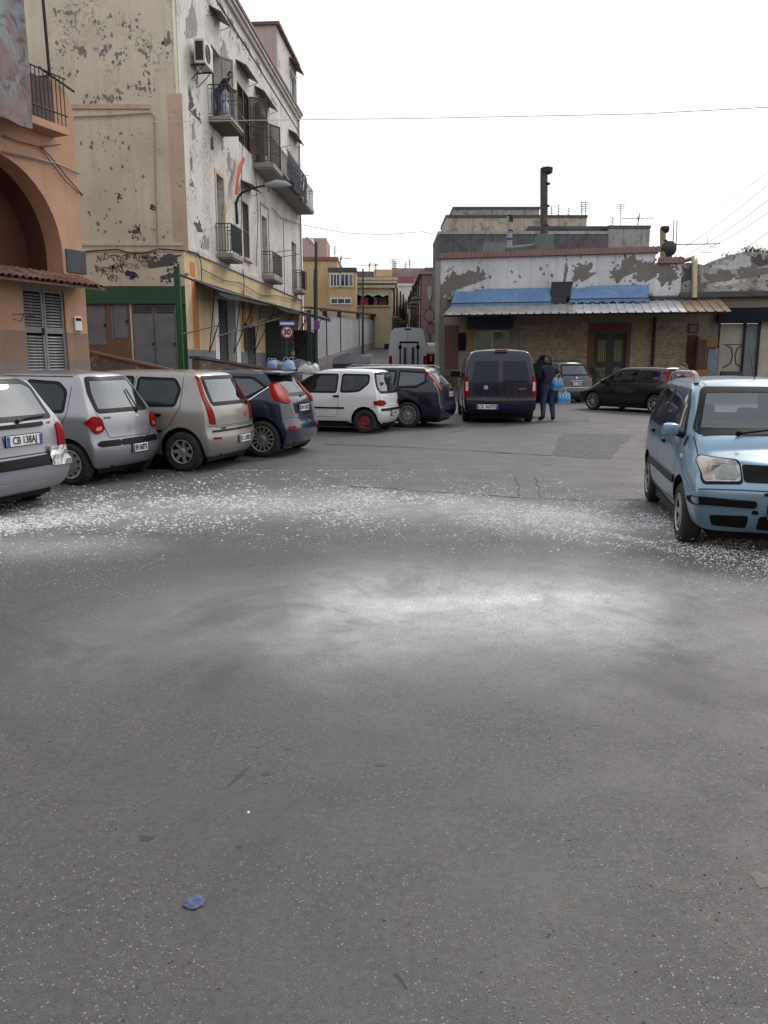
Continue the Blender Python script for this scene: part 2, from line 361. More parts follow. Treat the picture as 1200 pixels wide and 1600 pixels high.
# loose grit in the foreground: real pebbles, one object
pm1 = plain('pale_grit', (.27,.25,.225), .85, var=.35, scale=60); pm2 = plain('dark_grit', (.06,.055,.05), .85, var=.3, scale=60)
mb = MB()
def pebble(mb, x, y, r, mi, z=0.0):
    z = gz(y, x)
    a = random.uniform(0, 6.28); n = 5; vs = []
    for k in range(n):
        q = a + 2*math.pi*k/n; rr = r*random.uniform(.7, 1.2); vs.append((x+math.cos(q)*rr, y+math.sin(q)*rr*.8, z))
    for k in range(n):
        q = a + 2*math.pi*k/n; rr = r*random.uniform(.4, .7); vs.append((x+math.cos(q)*rr, y+math.sin(q)*rr*.8, z+r*random.uniform(.5, .8)))
    mb.add(vs, [(k, (k+1) % n, n+(k+1) % n, n+k) for k in range(n)] + [tuple(range(n, 2*n))], mi)
from mathutils import noise as MN
cnt = 0
while cnt < 11000:
    y = 1.5 + random.random()**1.5 * 6.5; x = random.uniform(-.56, .56) * (y + .8)
    if 3.9 < y < 6.8 and abs(x-.5) < 2.6 and random.random() < .93: continue
    d = MN.noise(Vector((x*1.3, y*1.3, 3))) * .7 + MN.noise(Vector((x*4, y*4, 7))) * .5
    if random.random() > .30 + d * 2.2: continue
    pebble(mb, x, y, random.choice([.0010, .0012, .0015, .0018, .0022, .0033]) * (1 + .12*y), 0 if (y > 3.6 or random.random() < .93) else 1); cnt += 1
tag(mb.build('grit', [pm1, pm2]), 'loose pale grit scattered over the near asphalt', 'grit', kind='stuff')
# white foam flecks lying in an arc across the square
fm = plain('white_foam', (.70,.70,.71), .9, var=.03, bmp=0)
path = [(-40,818,26),(0,814,28),(120,804,28),(260,796,30),(400,790,28),(520,787,27),(640,789,26),(760,800,26),(860,812,26),(960,824,25),(1060,836,26),(1150,850,30),(1240,868,36)]
mb = MB()
def fleck(p, r):
    a = random.uniform(0, 6.28); n = 4; vs = []; st = random.uniform(1, 1.9)
    for k in range(n):
        q = a + 2*math.pi*k/n; rr = r*random.uniform(.5, 1.2); vs.append((p.x+math.cos(q)*rr*st, p.y+math.sin(q)*rr*.9, p.z+.001))
    vs.append((p.x, p.y, p.z + r*random.uniform(.5, 1.1)))
    mb.add(vs, [(k, (k+1) % n, n) for k in range(n)] + [(3, 2, 1, 0)])
def scatter(n, seg, spread, rs, hz=0.0):
    for _ in range(n):
        i = random.randrange(len(seg)-1); f = random.random(); a, b = seg[i], seg[i+1]
        px = a[0]+(b[0]-a[0])*f; py = a[1]+(b[1]-a[1])*f; s = (a[2]+(b[2]-a[2])*f) * spread
        py += random.gauss(0, 1) * s
        g = G(px, max(py, 735)); dd = MN.noise(Vector((g.x*1.1, g.y*1.1, 1)))*.9 + MN.noise(Vector((g.x*4, g.y*4, 5)))*.7
        if random.random() > .5 + dd: continue
        g.z += abs(random.gauss(0, 1)) * hz
        fleck(g, random.choice(rs) * (g.y / 9.0))
scatter(13000, path, .85, [.004,.006,.008,.010,.013])
scatter(5200, path, .45, [.006,.009,.012,.016])
scatter(4200, path[5:12], .55, [.006,.009,.012,.015])
scatter(3200, path[:5], .5, [.010,.014,.020])
scatter(20000, path, 1.3, [.003,.004,.005,.007])
scatter(1400, path[-6:], .45, [.006,.009,.012], .05)
scatter(1500, [(900,850,30),(1020,900,55),(1220,960,70)], 1, [.003,.005,.007])
scatter(1300, [(-30,880,30),(120,890,32),(260,905,30)], 1, [.003,.005,.006])
scatter(900, [(380,800,30),(620,830,26),(860,850,26)], 1, [.003,.005,.007])
scatter(700, [(0,1010,70),(300,980,70),(600,1000,60)], 1, [.002,.003])
tag(mb.build('foam_flecks', fm), 'white foam flecks strewn in an arc across the square', 'foam', kind='stuff')
# litter
c = G(303, 1412); mb = MB(); pts = []
for k in range(16):
    a = 2*math.pi*k/16; rr = random.uniform(.8, 1.1); pts.append((math.cos(a)*.034*rr, math.sin(a)*.030*rr + (.006 if k in (3,4) else 0)))
vs = [(c.x+x, c.y+y, .003+random.uniform(0,.004)) for x, y in pts] + [(c.x+x*.55, c.y+y*.55, .009+random.uniform(0,.006)) for x, y in pts] + [(c.x, c.y, .008)]
mb.add(vs, [(k, (k+1) % 16, 16+(k+1) % 16, 16+k) for k in range(16)] + [(16+k, 16+(k+1) % 16, 32) for k in range(16)])
tag(mb.build('paper_scrap', plain('blue_paper', (.085,.10,.20), .8, var=.25, scale=60)), 'crumpled dark blue scrap lying on the near asphalt', 'litter')
c = G(388, 1271); mb = MB(); mb.add([(c.x-.006,c.y,.002),(c.x+.006,c.y+.003,.006),(c.x+.004,c.y-.006,.003),(c.x-.002,c.y+.006,.008)], [(0,1,3),(0,2,1),(1,2,3),(0,3,2)])
tag(mb.build('paper_bit', WHITE), 'tiny white paper bit on the asphalt', 'litter')
c = G(318, 1168-8); 
mb = MB(); mb.tube([G(618, 1522)+Vector((0,0,.003)), G(628, 1534)+Vector((0,0,.004)), G(636, 1546)+Vector((0,0,.003))], .0012, 5)
tag(mb.build('twig', plain('twig_bark', (.05,.035,.025), .8)), 'thin dark twig on the near asphalt', 'twig')
# ---------------------------------------------------------------- cars
def rounded(poly, r, n=4):
    """round the corners of a polygon"""
    out = []; m = len(poly)
    for i in range(m):
        p = Vector(poly[i]); a = Vector(poly[i-1]); b = Vector(poly[(i+1) % m])
        da, db = (a-p), (b-p); rr = min(r, da.length*.45, db.length*.45); A = p+da.normalized()*rr; B = p+db.normalized()*rr
        for k in range(n+1):
            f = k/n; out.append(tuple(A*(1-f)**2 + p*2*f*(1-f) + B*f*f))
    return out
def dens(poly, step):
    out = []; m = len(poly)
    for i in range(m):
        a, b = Vector(poly[i]), Vector(poly[(i+1) % m]); n = max(1, int((b-a).length/step + .999))
        out += [tuple(a.lerp(b, k/n)) for k in range(n)]
    return out
def area2(p): return sum(p[i-1][0]*p[i][1] - p[i][0]*p[i-1][1] for i in range(len(p)))
def inset(poly, d):
    """offset inwards by d (negative: outwards)"""
    if area2(poly) < 0: poly = poly[::-1]
    out = []; m = len(poly)
    for i in range(m):
        p = Vector(poly[i]); a = (p-Vector(poly[i-1])).normalized(); b = (Vector(poly[(i+1) % m])-p).normalized()
        na, nb = Vector((-a.y, a.x)), Vector((-b.y, b.x)); s = na+nb; k = s.length_squared
        s = s*(2/k) if k > .2 else na
        out.append(tuple(p + s*d*min(1, 1)))
    return out
def inpoly(x, y, p):
    c = False; j = len(p)-1
    for i in range(len(p)):
        if (p[i][1] > y) != (p[j][1] > y) and x < (p[j][0]-p[i][0])*(y-p[i][1])/(p[j][1]-p[i][1]+1e-12)+p[i][0]: c = not c
        j = i
    return c
class Shell:
    """car body surface; x forward, y left, z up, origin on the ground at mid-length"""
    def __init__(s, S):
        s.S = S; L, W = S['L'], S['W']; lev = S['lev']; st = S['st']; H = S['H']
        zsh = S.get('zsh', lev[3][0]); nl = len(lev); ns = len(st); K = 6
        zroof = lev[-1][0]; xr_top = lev[-1][2]; xf = [l[3] for l in lev]
        def topz(i): return st[i][1]
        def wid(i, j):
            x, zt, wt, p = st[i][:4]; z0, wf = lev[j][0], lev[j][1]
            if lev[j][0] <= zsh: return W/2*wf*p
            f = (lev[j][0]-zsh)/(zroof-zsh)
            if zt > H*.80: return (W/2*wf*p)*(1-0) if wf > 0 else 0
            # hood: narrow slowly to the hood edge
            return (W/2*p*.99)*(1-f**2.5) + wt*(f**2.5)
        def zz(i, j):
            z = lev[j][0]
            if z <= zsh: return z
            return zsh + (z-zsh)/(zroof-zsh)*(topz(i)-zsh)
        def xx(i, j):
            xt = st[i][0]
            if i <= 2: return lev[j][2] + (0, .10, .34)[i]
            if i >= ns-3:
                return lev[j][3] - (.34, .10, 0)[i-(ns-3)]
            if lev[j][0] > zsh: return xt
            return xt
        V = {}; vs = []
        def vid(key, co):
            if key not in V: V[key] = len(vs); vs.append(co)
            return V[key]
        cr, cf = S.get('round', (.10, .16))
        def P(i, j, side):            # side surface
            w_ = wid(i, j); x = xx(i, j)
            if i == 0: x += cr
            if i == ns-1: x -= cf
            return (x, side*w_, zz(i, j))
        def key(i, j, k): return (i, j, k)
        def pt(i, j, k):              # k in 0..K across; any surface point of the box
            if k in (0, K): return P(i, j, -1 if k == 0 else 1)
            t = -1 + 2*k/K; w_ = wid(i, j); x = xx(i, j)
            if i == 0: x += cr*abs(t)**3.2
            if i == ns-1: x -= cf*abs(t)**2.4
            z = zz(i, j)
            if j == nl-1: z += st[i][4] * (1-t*t) if len(st[i]) > 4 else .035*(1-t*t)
            return (x, t*w_, z)
        fs = []
        for i in range(ns-1):
            for j in range(nl-1):
                for k in (0, K):
                    q = [vid(key(a, b, k), pt(a, b, k)) for a, b in ((i, j), (i+1, j), (i+1, j+1), (i, j+1))]; fs.append(q if k == 0 else q[::-1])
            for k in range(K):
                for j in (0, nl-1):
                    q = [vid(key(a, j, b), pt(a, j, b)) for a, b in ((i, k), (i+1, k), (i+1, k+1), (i, k+1))]; fs.append(q if j else q[::-1])
        for i in (0, ns-1):
            for j in range(nl-1):
                for k in range(K):
                    q = [vid(key(i, a, b), pt(i, a, b)) for a, b in ((j, k), (j+1, k), (j+1, k+1), (j, k+1))]; fs.append(q if i == 0 else q[::-1])
        me = bpy.data.meshes.new('body'); me.from_pydata(vs, [], fs)
        o = bpy.data.objects.new('tmp', me); COL.objects.link(o)
        md = o.modifiers.new('s', 'SUBSURF'); md.levels = S.get('sub', 3); md.render_levels = md.levels
        # wheel arches
        s.xr = -L/2 + S['ro']; s.xfw = s.xr + S['wb']; s.r = S['r']; ra = S['r'] + S.get('gap', .05); ra2 = ra
        mb = MB()
        for x in (s.xr, s.xfw):
            for sd in (-1, 1):
                mb.cyl((x, sd*(W/2+.3), s.r+.015), (x, sd*(W/2-.30), s.r+.015), ra, n=40)
        co = mb.build('cut', BLACK); co.hide_render = True
        bo = o.modifiers.new('b', 'BOOLEAN'); bo.object = co; bo.operation = 'DIFFERENCE'; bo.solver = 'EXACT'
        dg = bpy.context.evaluated_depsgraph_get(); dg.update()
        m2 = bpy.data.meshes.new_from_object(o.evaluated_get(dg)); bpy.data.objects.remove(o); bpy.data.objects.remove(co)
        s.bm = bmesh.new(); s.bm.from_mesh(m2); bpy.data.meshes.remove(m2); bmesh.ops.recalc_face_normals(s.bm, faces=s.bm.faces[:])
        s.bvh = BVHTree.FromBMesh(s.bm); s.ra = ra; s.W = W; s.L = L
    def proj(s, view, u, v):
        """view: 'L','R' side (u=x,v=z); 'B' back, 'F' front (u=y,v=z); 'T' top (u=x,v=y)"""
        if view == 'L': o, d = Vector((u, 3, v)), Vector((0, -1, 0))
        elif view == 'R': o, d = Vector((u, -3, v)), Vector((0, 1, 0))
        elif view == 'B': o, d = Vector((-6, u, v)), Vector((1, 0, 0))
        elif view == 'F': o, d = Vector((6, u, v)), Vector((-1, 0, 0))
        else: o, d = Vector((u, v, 4)), Vector((0, 0, -1))
        h, n, _, _ = s.bvh.ray_cast(o, d)
        if h is None or (h-o).length > 6.5:
            hh = s.bvh.find_nearest(o + d*(3 - s.W/2 if view in 'LR' else 6 - s.L/2)); h, n = hh[0], hh[1]
        if n.dot(d) > 0: n = -n
        return h, n
    def panel(s, name, poly, view, off, mat, parent, rings=5, step=.05, rad=.03, label=None, smooth=True):
        poly = dens(rounded(poly, rad) if rad else poly, step)
        c = sum((Vector(p) for p in poly), Vector((0, 0))) / len(poly); n = len(poly); vs = []; fs = []
        h0 = [s.proj(view, *p) for p in poly]
        vs += [tuple(h - nn*.004) for h, nn in h0]; vs += [tuple(h + nn*off) for h, nn in h0]
        fs += [(i, (i+1) % n, n+(i+1) % n, n+i) for i in range(n)]
        for r in range(1, rings):
            f = 1 - r/rings
            for p in poly:
                h, nn = s.proj(view, *(c + (Vector(p)-c)*f)); vs.append(tuple(h + nn*off))
            b0, b1 = r*n, (r+1)*n; fs += [(b0+i, b0+(i+1) % n, b1+(i+1) % n, b1+i) for i in range(n)]
        h, nn = s.proj(view, *c); vs.append(tuple(h+nn*off)); b = rings*n; fs += [(b+i, b+(i+1) % n, len(vs)-1) for i in range(n)]
        mb = MB(); mb.add(vs, fs); o = mb.build(name, mat, parent, smooth)
        if label: o['label'] = label
        return o
    def ring(s, name, poly, view, out, inn, off, mat, parent, rad=.05):
        """window seal: band around a window outline"""
        a = dens(rounded(poly, rad), .05); A = inset(a, -out); B = inset(a, inn*.5); C = inset(a, inn); n = len(A); vs = []; mb = MB()
        if area2(a) < 0: pass
        for idx, row in enumerate((A, A, B, C)):
            for p in row: h, nn = s.proj(view, *p); vs.append(tuple(h + nn*(off if idx else -.003)))
        mb.add(vs, [(r*n+i, r*n+(i+1) % n, (r+1)*n+(i+1) % n, (r+1)*n+i) for r in range(3) for i in range(n)])
        return mb.build(name, mat, parent, True)
    def strip(s, name, pts, view, wd, off, mat, parent):
        """thin band following the surface: door gaps, trim"""
        P = []
        for a, b in zip(pts[:-1], pts[1:]):
            a, b = Vector(a), Vector(b); n = max(1, int((b-a).length/.05)); P += [a.lerp(b, k/n) for k in range(n)]
        P.append(Vector(pts[-1])); vs = []
        for i, p in enumerate(P):
            t = (P[min(i+1, len(P)-1)]-P[max(i-1, 0)]).normalized(); nn2 = Vector((-t.y, t.x))
            for sg in (-1, 1):
                h, nn = s.proj(view, *(p+nn2*wd/2*sg)); vs.append(tuple(h+nn*off))
        mb = MB(); mb.add(vs, [(2*i, 2*i+1, 2*i+3, 2*i+2) for i in range(len(P)-1)])
        return mb.build(name, mat, parent, True)
    def cut(s, poly, view, ins):
        p = inset(dens(rounded(poly, .05), .08), ins); dead = []
        for f in s.bm.faces:
            c = f.calc_center_median(); n = f.normal
            if view in 'LR':
                if (n.y > .25) != (view == 'L') or abs(n.y) < .25: continue
                if inpoly(c.x, c.z, p): dead.append(f)
            else:
                if (n.x > .12) != (view == 'F') or abs(n.x) < .12: continue
                if inpoly(c.y, c.z, p): dead.append(f)
        bmesh.ops.delete(s.bm, geom=dead, context='FACES')
    def finish(s, name, mat, parent, lowz=None):
        me = bpy.data.meshes.new(name)
        for f in s.bm.faces:
            c = f.calc_center_median(); f.smooth = True
            for x in (s.xr, s.xfw):
                if math.hypot(c.x-x, c.z-s.r-.015) < s.ra*1.004 and abs(c.y) < s.W/2-.004 and abs(c.y) > s.W/2-.32: f.material_index = 1
            if c.z < .20 and f.normal.z < -.5: f.material_index = 1
        s.bm.to_mesh(me); me.materials.append(mat); me.materials.append(BLACK)
        me.set_sharp_from_angle(angle=R(42)); s.bm.free()
        return link(name, me, parent, False)
def wheel(parent, x, y, r, side, style, rimr, col, wd=.185, n=10, M0=None):
    """wheel > tyre, rim; style: 'cap' slotted cap, 'star', 'spoke', 'steel'"""
    wroot_mb = MB(); A = Matrix.Translation((x, y, r)) @ Matrix.Rotation(R(-90)*side, 4, 'X')   # local z points outwards
    hw = wd/2
    mb = MB(A); p = [(rimr-.01, -hw*.9), (rimr+.01, -hw), (r-.035, -hw), (r-.008, -hw+.02), (r, -hw+.05), (r, hw-.05), (r-.008, hw-.02), (r-.035, hw), (rimr+.012, hw*.98), (rimr, hw*.85), (rimr-.012, hw*.5)]
    mb.lathe(p, 36); t = mb.build('wheel', RUBBER, parent, True, False)
    mb = MB(A); mb.lathe([(rimr-.004, hw*.98), (rimr-.018, hw*.95), (rimr-.03, hw*.55), (rimr-.035, -hw*.4), (0.0, -hw*.45)], 36); mb.build('rim_barrel', METAL, t, True, False)
    mb = MB(A); z0 = hw*.72
    if style == 'steel':
        mb.lathe([(rimr-.012, hw*.93), (rimr-.04, hw*.55), (rimr*.72, hw*.45), (rimr*.55, hw*.72), (rimr*.38, hw*.70), (rimr*.30, hw*.45), (rimr*.2, hw*.45), (.0, hw*.55)], 32)
    elif style == 'cap':
        mb.lathe([(rimr-.006, hw*.97), (rimr-.02, hw*1.02), (rimr-.035, hw*.95)], 36)
        mb.lathe([(rimr*.62, hw*.98), (rimr*.4, hw*1.06), (rimr*.18, hw*1.0), (0, hw*1.0)], 32)
        for k in range(n):
            a = 2*math.pi*k/n; c, s_ = math.cos(a), math.sin(a)
            T = Matrix(((c, -s_, 0, 0), (s_, c, 0, 0), (0, 0, 1, 0), (0, 0, 0, 1)))
            mb.add([(rimr*.55, -rimr*.13, hw*.98), (rimr*.55, rimr*.13, hw*.98), (rimr-.02, rimr*.17, hw*.95), (rimr-.02, -rimr*.17, hw*.95),
                    (rimr*.55, -rimr*.13, hw*.8), (rimr*.55, rimr*.13, hw*.8), (rimr-.02, rimr*.17, hw*.8), (rimr-.02, -rimr*.17, hw*.8)],
                   [(0,1,2,3), (0,4,5,1), (1,5,6,2), (2,6,7,3), (3,7,4,0)], 0, T)
    else:
        w0, w1 = (.16, .10) if style == 'star' else (.075, .055)
        mb.lathe([(rimr-.004, hw*.97), (rimr-.016, hw*1.0), (rimr-.026, hw*.85)], 36)
        mb.lathe([(rimr*.30, hw*.70), (rimr*.22, hw*.82), (rimr*.1, hw*.86), (0, hw*.86)], 24)
        for k in range(n):
            a = 2*math.pi*k/n; c, s_ = math.cos(a), math.sin(a)
            T = Matrix(((c, -s_, 0, 0), (s_, c, 0, 0), (0, 0, 1, 0), (0, 0, 0, 1)))
            x0, x1 = rimr*.2, rimr-.012
            mb.add([(x0, -rimr*w0, hw*.72), (x0, rimr*w0, hw*.72), (x1, rimr*w1, hw*.92), (x1, -rimr*w1, hw*.92),
                    (x0, -rimr*w0*1.2, hw*.45), (x0, rimr*w0*1.2, hw*.45), (x1, rimr*w1*1.3, hw*.6), (x1, -rimr*w1*1.3, hw*.6)],
                   [(0,1,2,3), (0,4,5,1), (1,5,6,2), (2,6,7,3), (3,7,4,0)], 0, T)
    mb.build('rim', col, t, True, False)
    return t
PLATE_F = {}
def plate(parent, sh, view, y, z, txt, w=.52, h=.11, tilt=0.0, off=.018, yaw=None):
    hp, n = sh.proj(view, y, z); n2 = Vector((n.x, n.y*.4, 0)).normalized() if yaw is None else Vector((-1, 0, 0))
    ang = math.atan2(n2.y, n2.x) + R(90)
    M = Matrix.Translation(hp + n2*off) @ Matrix.Rotation(ang, 4, 'Z') @ Matrix.Rotation(tilt, 4, 'X')
    mb = MB(M); mb.rbox(-w/2, w/2, -.006, .006, -h/2, h/2, .004)
    p = mb.build('number_plate', WHITE, parent, False, False)
    for sx in (-1, 1): mb = MB(M); mb.box(sx*w/2*.99, sx*(w/2*.99-w*.082), -.0085, -.005, -h*.47, h*.47); mb.build('blue_band', BLUEP, p, False, False)
    mb = MB(M); mb.box(-w/2-.008, w/2+.008, .001, .01, -h/2-.008, h/2+.008); mb.build('plate_frame', BLACK, p, False, False)
    me = text_mesh(txt, h*1.02, .0016, .0008, sx=.80 * (w/.52)); me.materials.append(INK)
    o = link('lettering', me, p, False); o.matrix_local = M @ Matrix.Translation((0, -.0085, 0)) @ TXT
    return p
def seat(parent, x, y, w=.48, front=True, z0=.30):
    mb = MB(Matrix.Translation((x, y, z0))); mb.rbox(-.25, .25, -w/2, w/2, 0, .22, .06)
    T = Matrix.Translation((-.22, 0, .15)) @ Matrix.Rotation(R(-14), 4, 'Y'); mb.rbox(-.07, .07, -w/2, w/2, 0, .56, .06, 0, T)
    if front: mb.rbox(-.05, .05, -.13, .13, .62, .80, .04, 0, T); mb.cyl(T @ Vector((0, .05, .55)), T @ Vector((0, .05, .66)), .008)
    else:
        for yy in (-w*.27, w*.27): mb.rbox(-.045, .045, yy-.12, yy+.12, .59, .72, .04, 0, T)
    o = mb.build('seat', SEATM, parent, True, False); return o
def car(name, S, pos, ang, label, color, group='cars parked round the square'):
    """pos: world position of the car's origin; ang: heading (degrees from +X)"""
    r = bpy.data.objects.new(name, None); COL.objects.link(r); tag(r, label, 'van' if 'van' in name else 'car', group)
    sh = Shell(S); g = S.get('glass', GLASS); W, L, H = S['W'], S['L'], S['H']
    for v, poly in S['win']:
        views = ('L', 'R') if v == 'S' else (v,)
        for vw in views:
            nm = {'L': 'side_window', 'R': 'side_window', 'B': 'rear_window', 'F': 'windscreen'}[vw]
            gl = sh.panel(nm, inset(poly, .006), vw, .0035, (GLASSS if (g is GLASS and vw in 'LR') else g) if not (S.get('tint') and vw != 'F') else GLASSD, r, rings=5, rad=.05)
            sh.ring('window_seal', poly, vw, .012, S.get('frit', .03) if vw in 'LR' else .042, .006, BLACK, gl)
    for (nm, v, poly, off, mat) in S.get('pan', []):
        for vw in (('L', 'R') if v == 'S' else ((v,) if len(v) == 1 else (v[0],))):
            polys = [poly] if not (v in ('B2', 'F2')) else [poly, [(-a, b) for a, b in poly]]
            for q in polys: sh.panel(nm, q, vw, off, mat, r, rings=4, rad=S.get('prad', .03))
    for (nm, v, pts, wd, off, mat) in S.get('strips', []):
        for vw in (('L', 'R') if v == 'S' else (v,)): sh.strip(nm, pts, vw, wd, off, mat, r)
    for (v, y, z, txt, w_) in S.get('plates', []): plate(r, sh, v, y, z, txt, w_)
    if 'extra' in S: S['extra'](sh, r)
    for v, poly in S['win']:
        for vw in (('L', 'R') if v == 'S' else (v,)): sh.cut(poly, vw, .018)
    sh.finish('body', color, r)
    for x in (sh.xr, sh.xfw):
        for sd in (1, -1): wheel(r, x, sd*(W/2-.105), S['r'], sd, *S['wheel'])
    # cabin
    hb = S.get('belt', .9); mb = MB(); mb.box(S['cab'][0], S['cab'][1], -W/2+.12, W/2-.12, .22, .34)
    mb.rbox(S['cab'][1]-.38, S['cab'][1]+.05, -W/2+.14, W/2-.14, .55, hb-.02, .06); mb.build('dashboard', BLACK, r, True, False)
    if not S.get('cargo'):
        xs = S['cab'][1]-.95
        for sd in (-.36, .36): seat(r, xs, sd)
        seat(r, xs-.88, 0, 1.16, False)
        mb = MB(Matrix.Translation((xs+.52, .36, .86)) @ Matrix.Rotation(R(-65), 4, 'Y')); mb.tube([(math.cos(a)*.18, math.sin(a)*.18, 0) for a in [k*math.pi/8 for k in range(17)]], .014, 6, 0, False)
        mb.box(-.02, .02, -.17, .17, -.01, .01); mb.build('steering_wheel', BLACK, r, True, False)
    sh_x0, sh_x1 = -L/2+S['ro']+S['r']+.12, -L/2+S['ro']+S['wb']-S['r']-.12
    mb = MB(); mb.box(-L/2+.25, L/2-.3, -W/2+.24, W/2-.24, .13, .24); mb.box(sh_x0, sh_x1, -W/2+.07, W/2-.07, .15, .235); mb.cyl((-L/2+.1, W*.25, .24), (-L/2+.7, W*.25, .24), .028); mb.build('underbody', BLACK, r, False, False)  # car floor, widened and lowered between the wheels to deepen the shadow beneath
    r.location = pos; r.rotation_euler = (0, 0, R(ang)); return r
def mirrors(sh, r, x, z, mat, big=1.0):
    for sd in (1, -1):
        p, n = sh.proj('L' if sd > 0 else 'R', x, z)
        mb = MB(); mb.rbox(x-.07, x+.07, sd*(abs(p.y)+.045), sd*(abs(p.y)+.045+.19*big), z-.02, z+.12*big, .045); m = mb.build('wing_mirror', mat, r, True, False)
        mb = MB(); mb.tube([(x, sd*(abs(p.y)-.03), z-.03), (x, sd*(abs(p.y)+.08), z+.01)], .03); mb.box(x-.078, x-.071, sd*(abs(p.y)+.065), sd*(abs(p.y)+.02+.19*big), z, z+.10*big); mb.build('mirror_foot', BLACK, m, False, False)
def wiper(sh, r, view, pts, mat=BLACK, name='wiper'):
    P = []
    for (u, v, o) in pts: h, n = sh.proj(view, u, v); P.append(h + n*o)
    mb = MB(); mb.tube(P, [.012] + [.009]*(len(P)-1), 6); mb.cyl(P[0], P[0]+Vector((.01, 0, 0)), .025); return mb.build(name, mat, r, True, False)
def handle(sh, r, x, z, mat=BLACK, ln=.17):
    for vw, sd in (('L', 1), ('R', -1)):
        p, n = sh.proj(vw, x, z); mb = MB(); mb.rbox(x-ln/2, x+ln/2, p.y-sd*.01, p.y+sd*.028, z-.022, z+.022, .014); mb.build('door_handle', mat, r, True, False)
def badge(sh, r, view, y, z, rad, mat=CHROME, name='badge'):
    p, n = sh.proj(view, y, z); q = n.to_track_quat('Z', 'Y').to_matrix().to_4x4(); mb = MB(Matrix.Translation(p) @ q)
    mb.lathe([(rad, -.004), (rad, .006), (rad*.82, .010), (rad*.8, .006), (0, .007)], 20); return mb.build(name, mat, r, True, False)
def word(sh, r, view, y, z, txt, size, mat=CHROME, sx=1.0):
    p, n = sh.proj(view, y, z); n2 = Vector((n.x, n.y, 0)).normalized(); ang = math.atan2(n2.y, n2.x) + R(90)
    me = text_mesh(txt, size, .001, .001, sx=sx); me.materials.append(mat)
    o = link('lettering', me, r, False); o.matrix_local = Matrix.Translation(p + n*.006) @ Matrix.Rotation(ang, 4, 'Z') @ TXT; return o
# level rows: (z, width factor, rear x offset from -L/2, front x offset from +L/2); station rows: (x, roof or bonnet height, half width there, plan factor[, crown])
def mkspec(L, W, H, lev, st, **k):
    lv = [(z, wf, -L/2+a, L/2-b) for z, wf, a, b in lev]
    return dict(L=L, W=W, H=H, lev=lv, st=st, **k)
C_SIL = paint('silver_paint', (.31, .31, .34), .30, .55, .30)
C_SILD = paint('dusty_silver_paint', (.29, .28, .26), .38, .45, .34)
C_LILAC = paint('lilac_silver_paint', (.28, .28, .32), .28, .45, .30)
C_NAVY = paint('navy_paint', (.005, .012, .034), .05, .0, .2, (.05,.05,.06))
C_NAVY2 = paint('dark_navy_paint', (.005, .008, .022), .05, .0, .2, (.04,.04,.045))
C_VAN = paint('dark_blue_van_paint', (.004, .006, .022), .04, .0, .24, (.04,.04,.045))
C_WHITE = paint('white_paint', (.64, .64, .65), .12, .0, .3)
C_BLK = paint('black_paint', (.006, .006, .009), .06, .0, .22, (.04,.04,.04))
C_GREY = paint('dark_grey_paint', (.05, .052, .058), .15, .3, .3, (.09,.085,.08))
C_PANDA = paint('light_blue_paint', (.185, .295, .40), .14, .35, .28)
C_VW = paint('pale_grey_van_paint', (.46, .49, .54), .2, .0, .4)
PEN = plain('red_steel_rim', (.16, .015, .02), .55, var=.3)

def small_hatch(L, W, H, belt, roof_w, rear_top=.30, hood=.92, nose=.66, cowl=None, hdr=None, hatch_mid=.06, zb=.20, bump_out=.0, hoodlen=None, roof_rear_drop=.06, rr=(.10,.16), sub=3):
    """levels and stations of a hatchback; returns (lev, st)"""
    cowl = cowl if cowl is not None else L/2-.95; hdr = hdr if hdr is not None else cowl-.62
    b = belt; top = H-.05
    lev = [(zb, .90, .10, .14), (zb+.12, .97, .02, .03), (.50, 1.0, .0, .0), (.60, 1.0, .035+hatch_mid*.3, .02), (b-.10, .99, hatch_mid, .06),
           (b+.02, .965, hatch_mid+.03, .10), (b+(top-b)*.35, (roof_w+(.955*W/2-roof_w)*.66)/(W/2), hatch_mid+.03+(rear_top-hatch_mid)*.30, .12), (b+(top-b)*.70, (roof_w+(.955*W/2-roof_w)*.30)/(W/2), hatch_mid+(rear_top-hatch_mid)*.66, .14), (top-.035, roof_w*1.02/(W/2), rear_top-.05, .16), (top, roof_w*.94/(W/2), rear_top, .18)]
    xr = -L/2
    st = [(xr, H-roof_rear_drop, 0, .94, .02), (xr+.1, H-roof_rear_drop+.012, 0, .975, .03), (xr+.34, H-.04, 0, .995, .035), (xr+.34+.28+rear_top, H-.028, 0, 1.0, .035), (-.25, H-.028, 0, 1.0, .03), (hdr-.22, H-.035, 0, 1.0, .03), (hdr, H-.075, 0, 1.0, .03),
          (cowl, hood+.04, W*.41, .995, .03), (cowl+.12, hood, W*.40, .99, .035), ((cowl+L/2-.35)/2+.03, (hood*1.3+nose)/2.3, W*.38, .985, .03), (L/2-.34, nose+.07, W*.36, .97, .03), (L/2-.1, nose+.025, W*.33, .93, .02), (L/2, nose, W*.30, .86, .015)]
    return lev, st
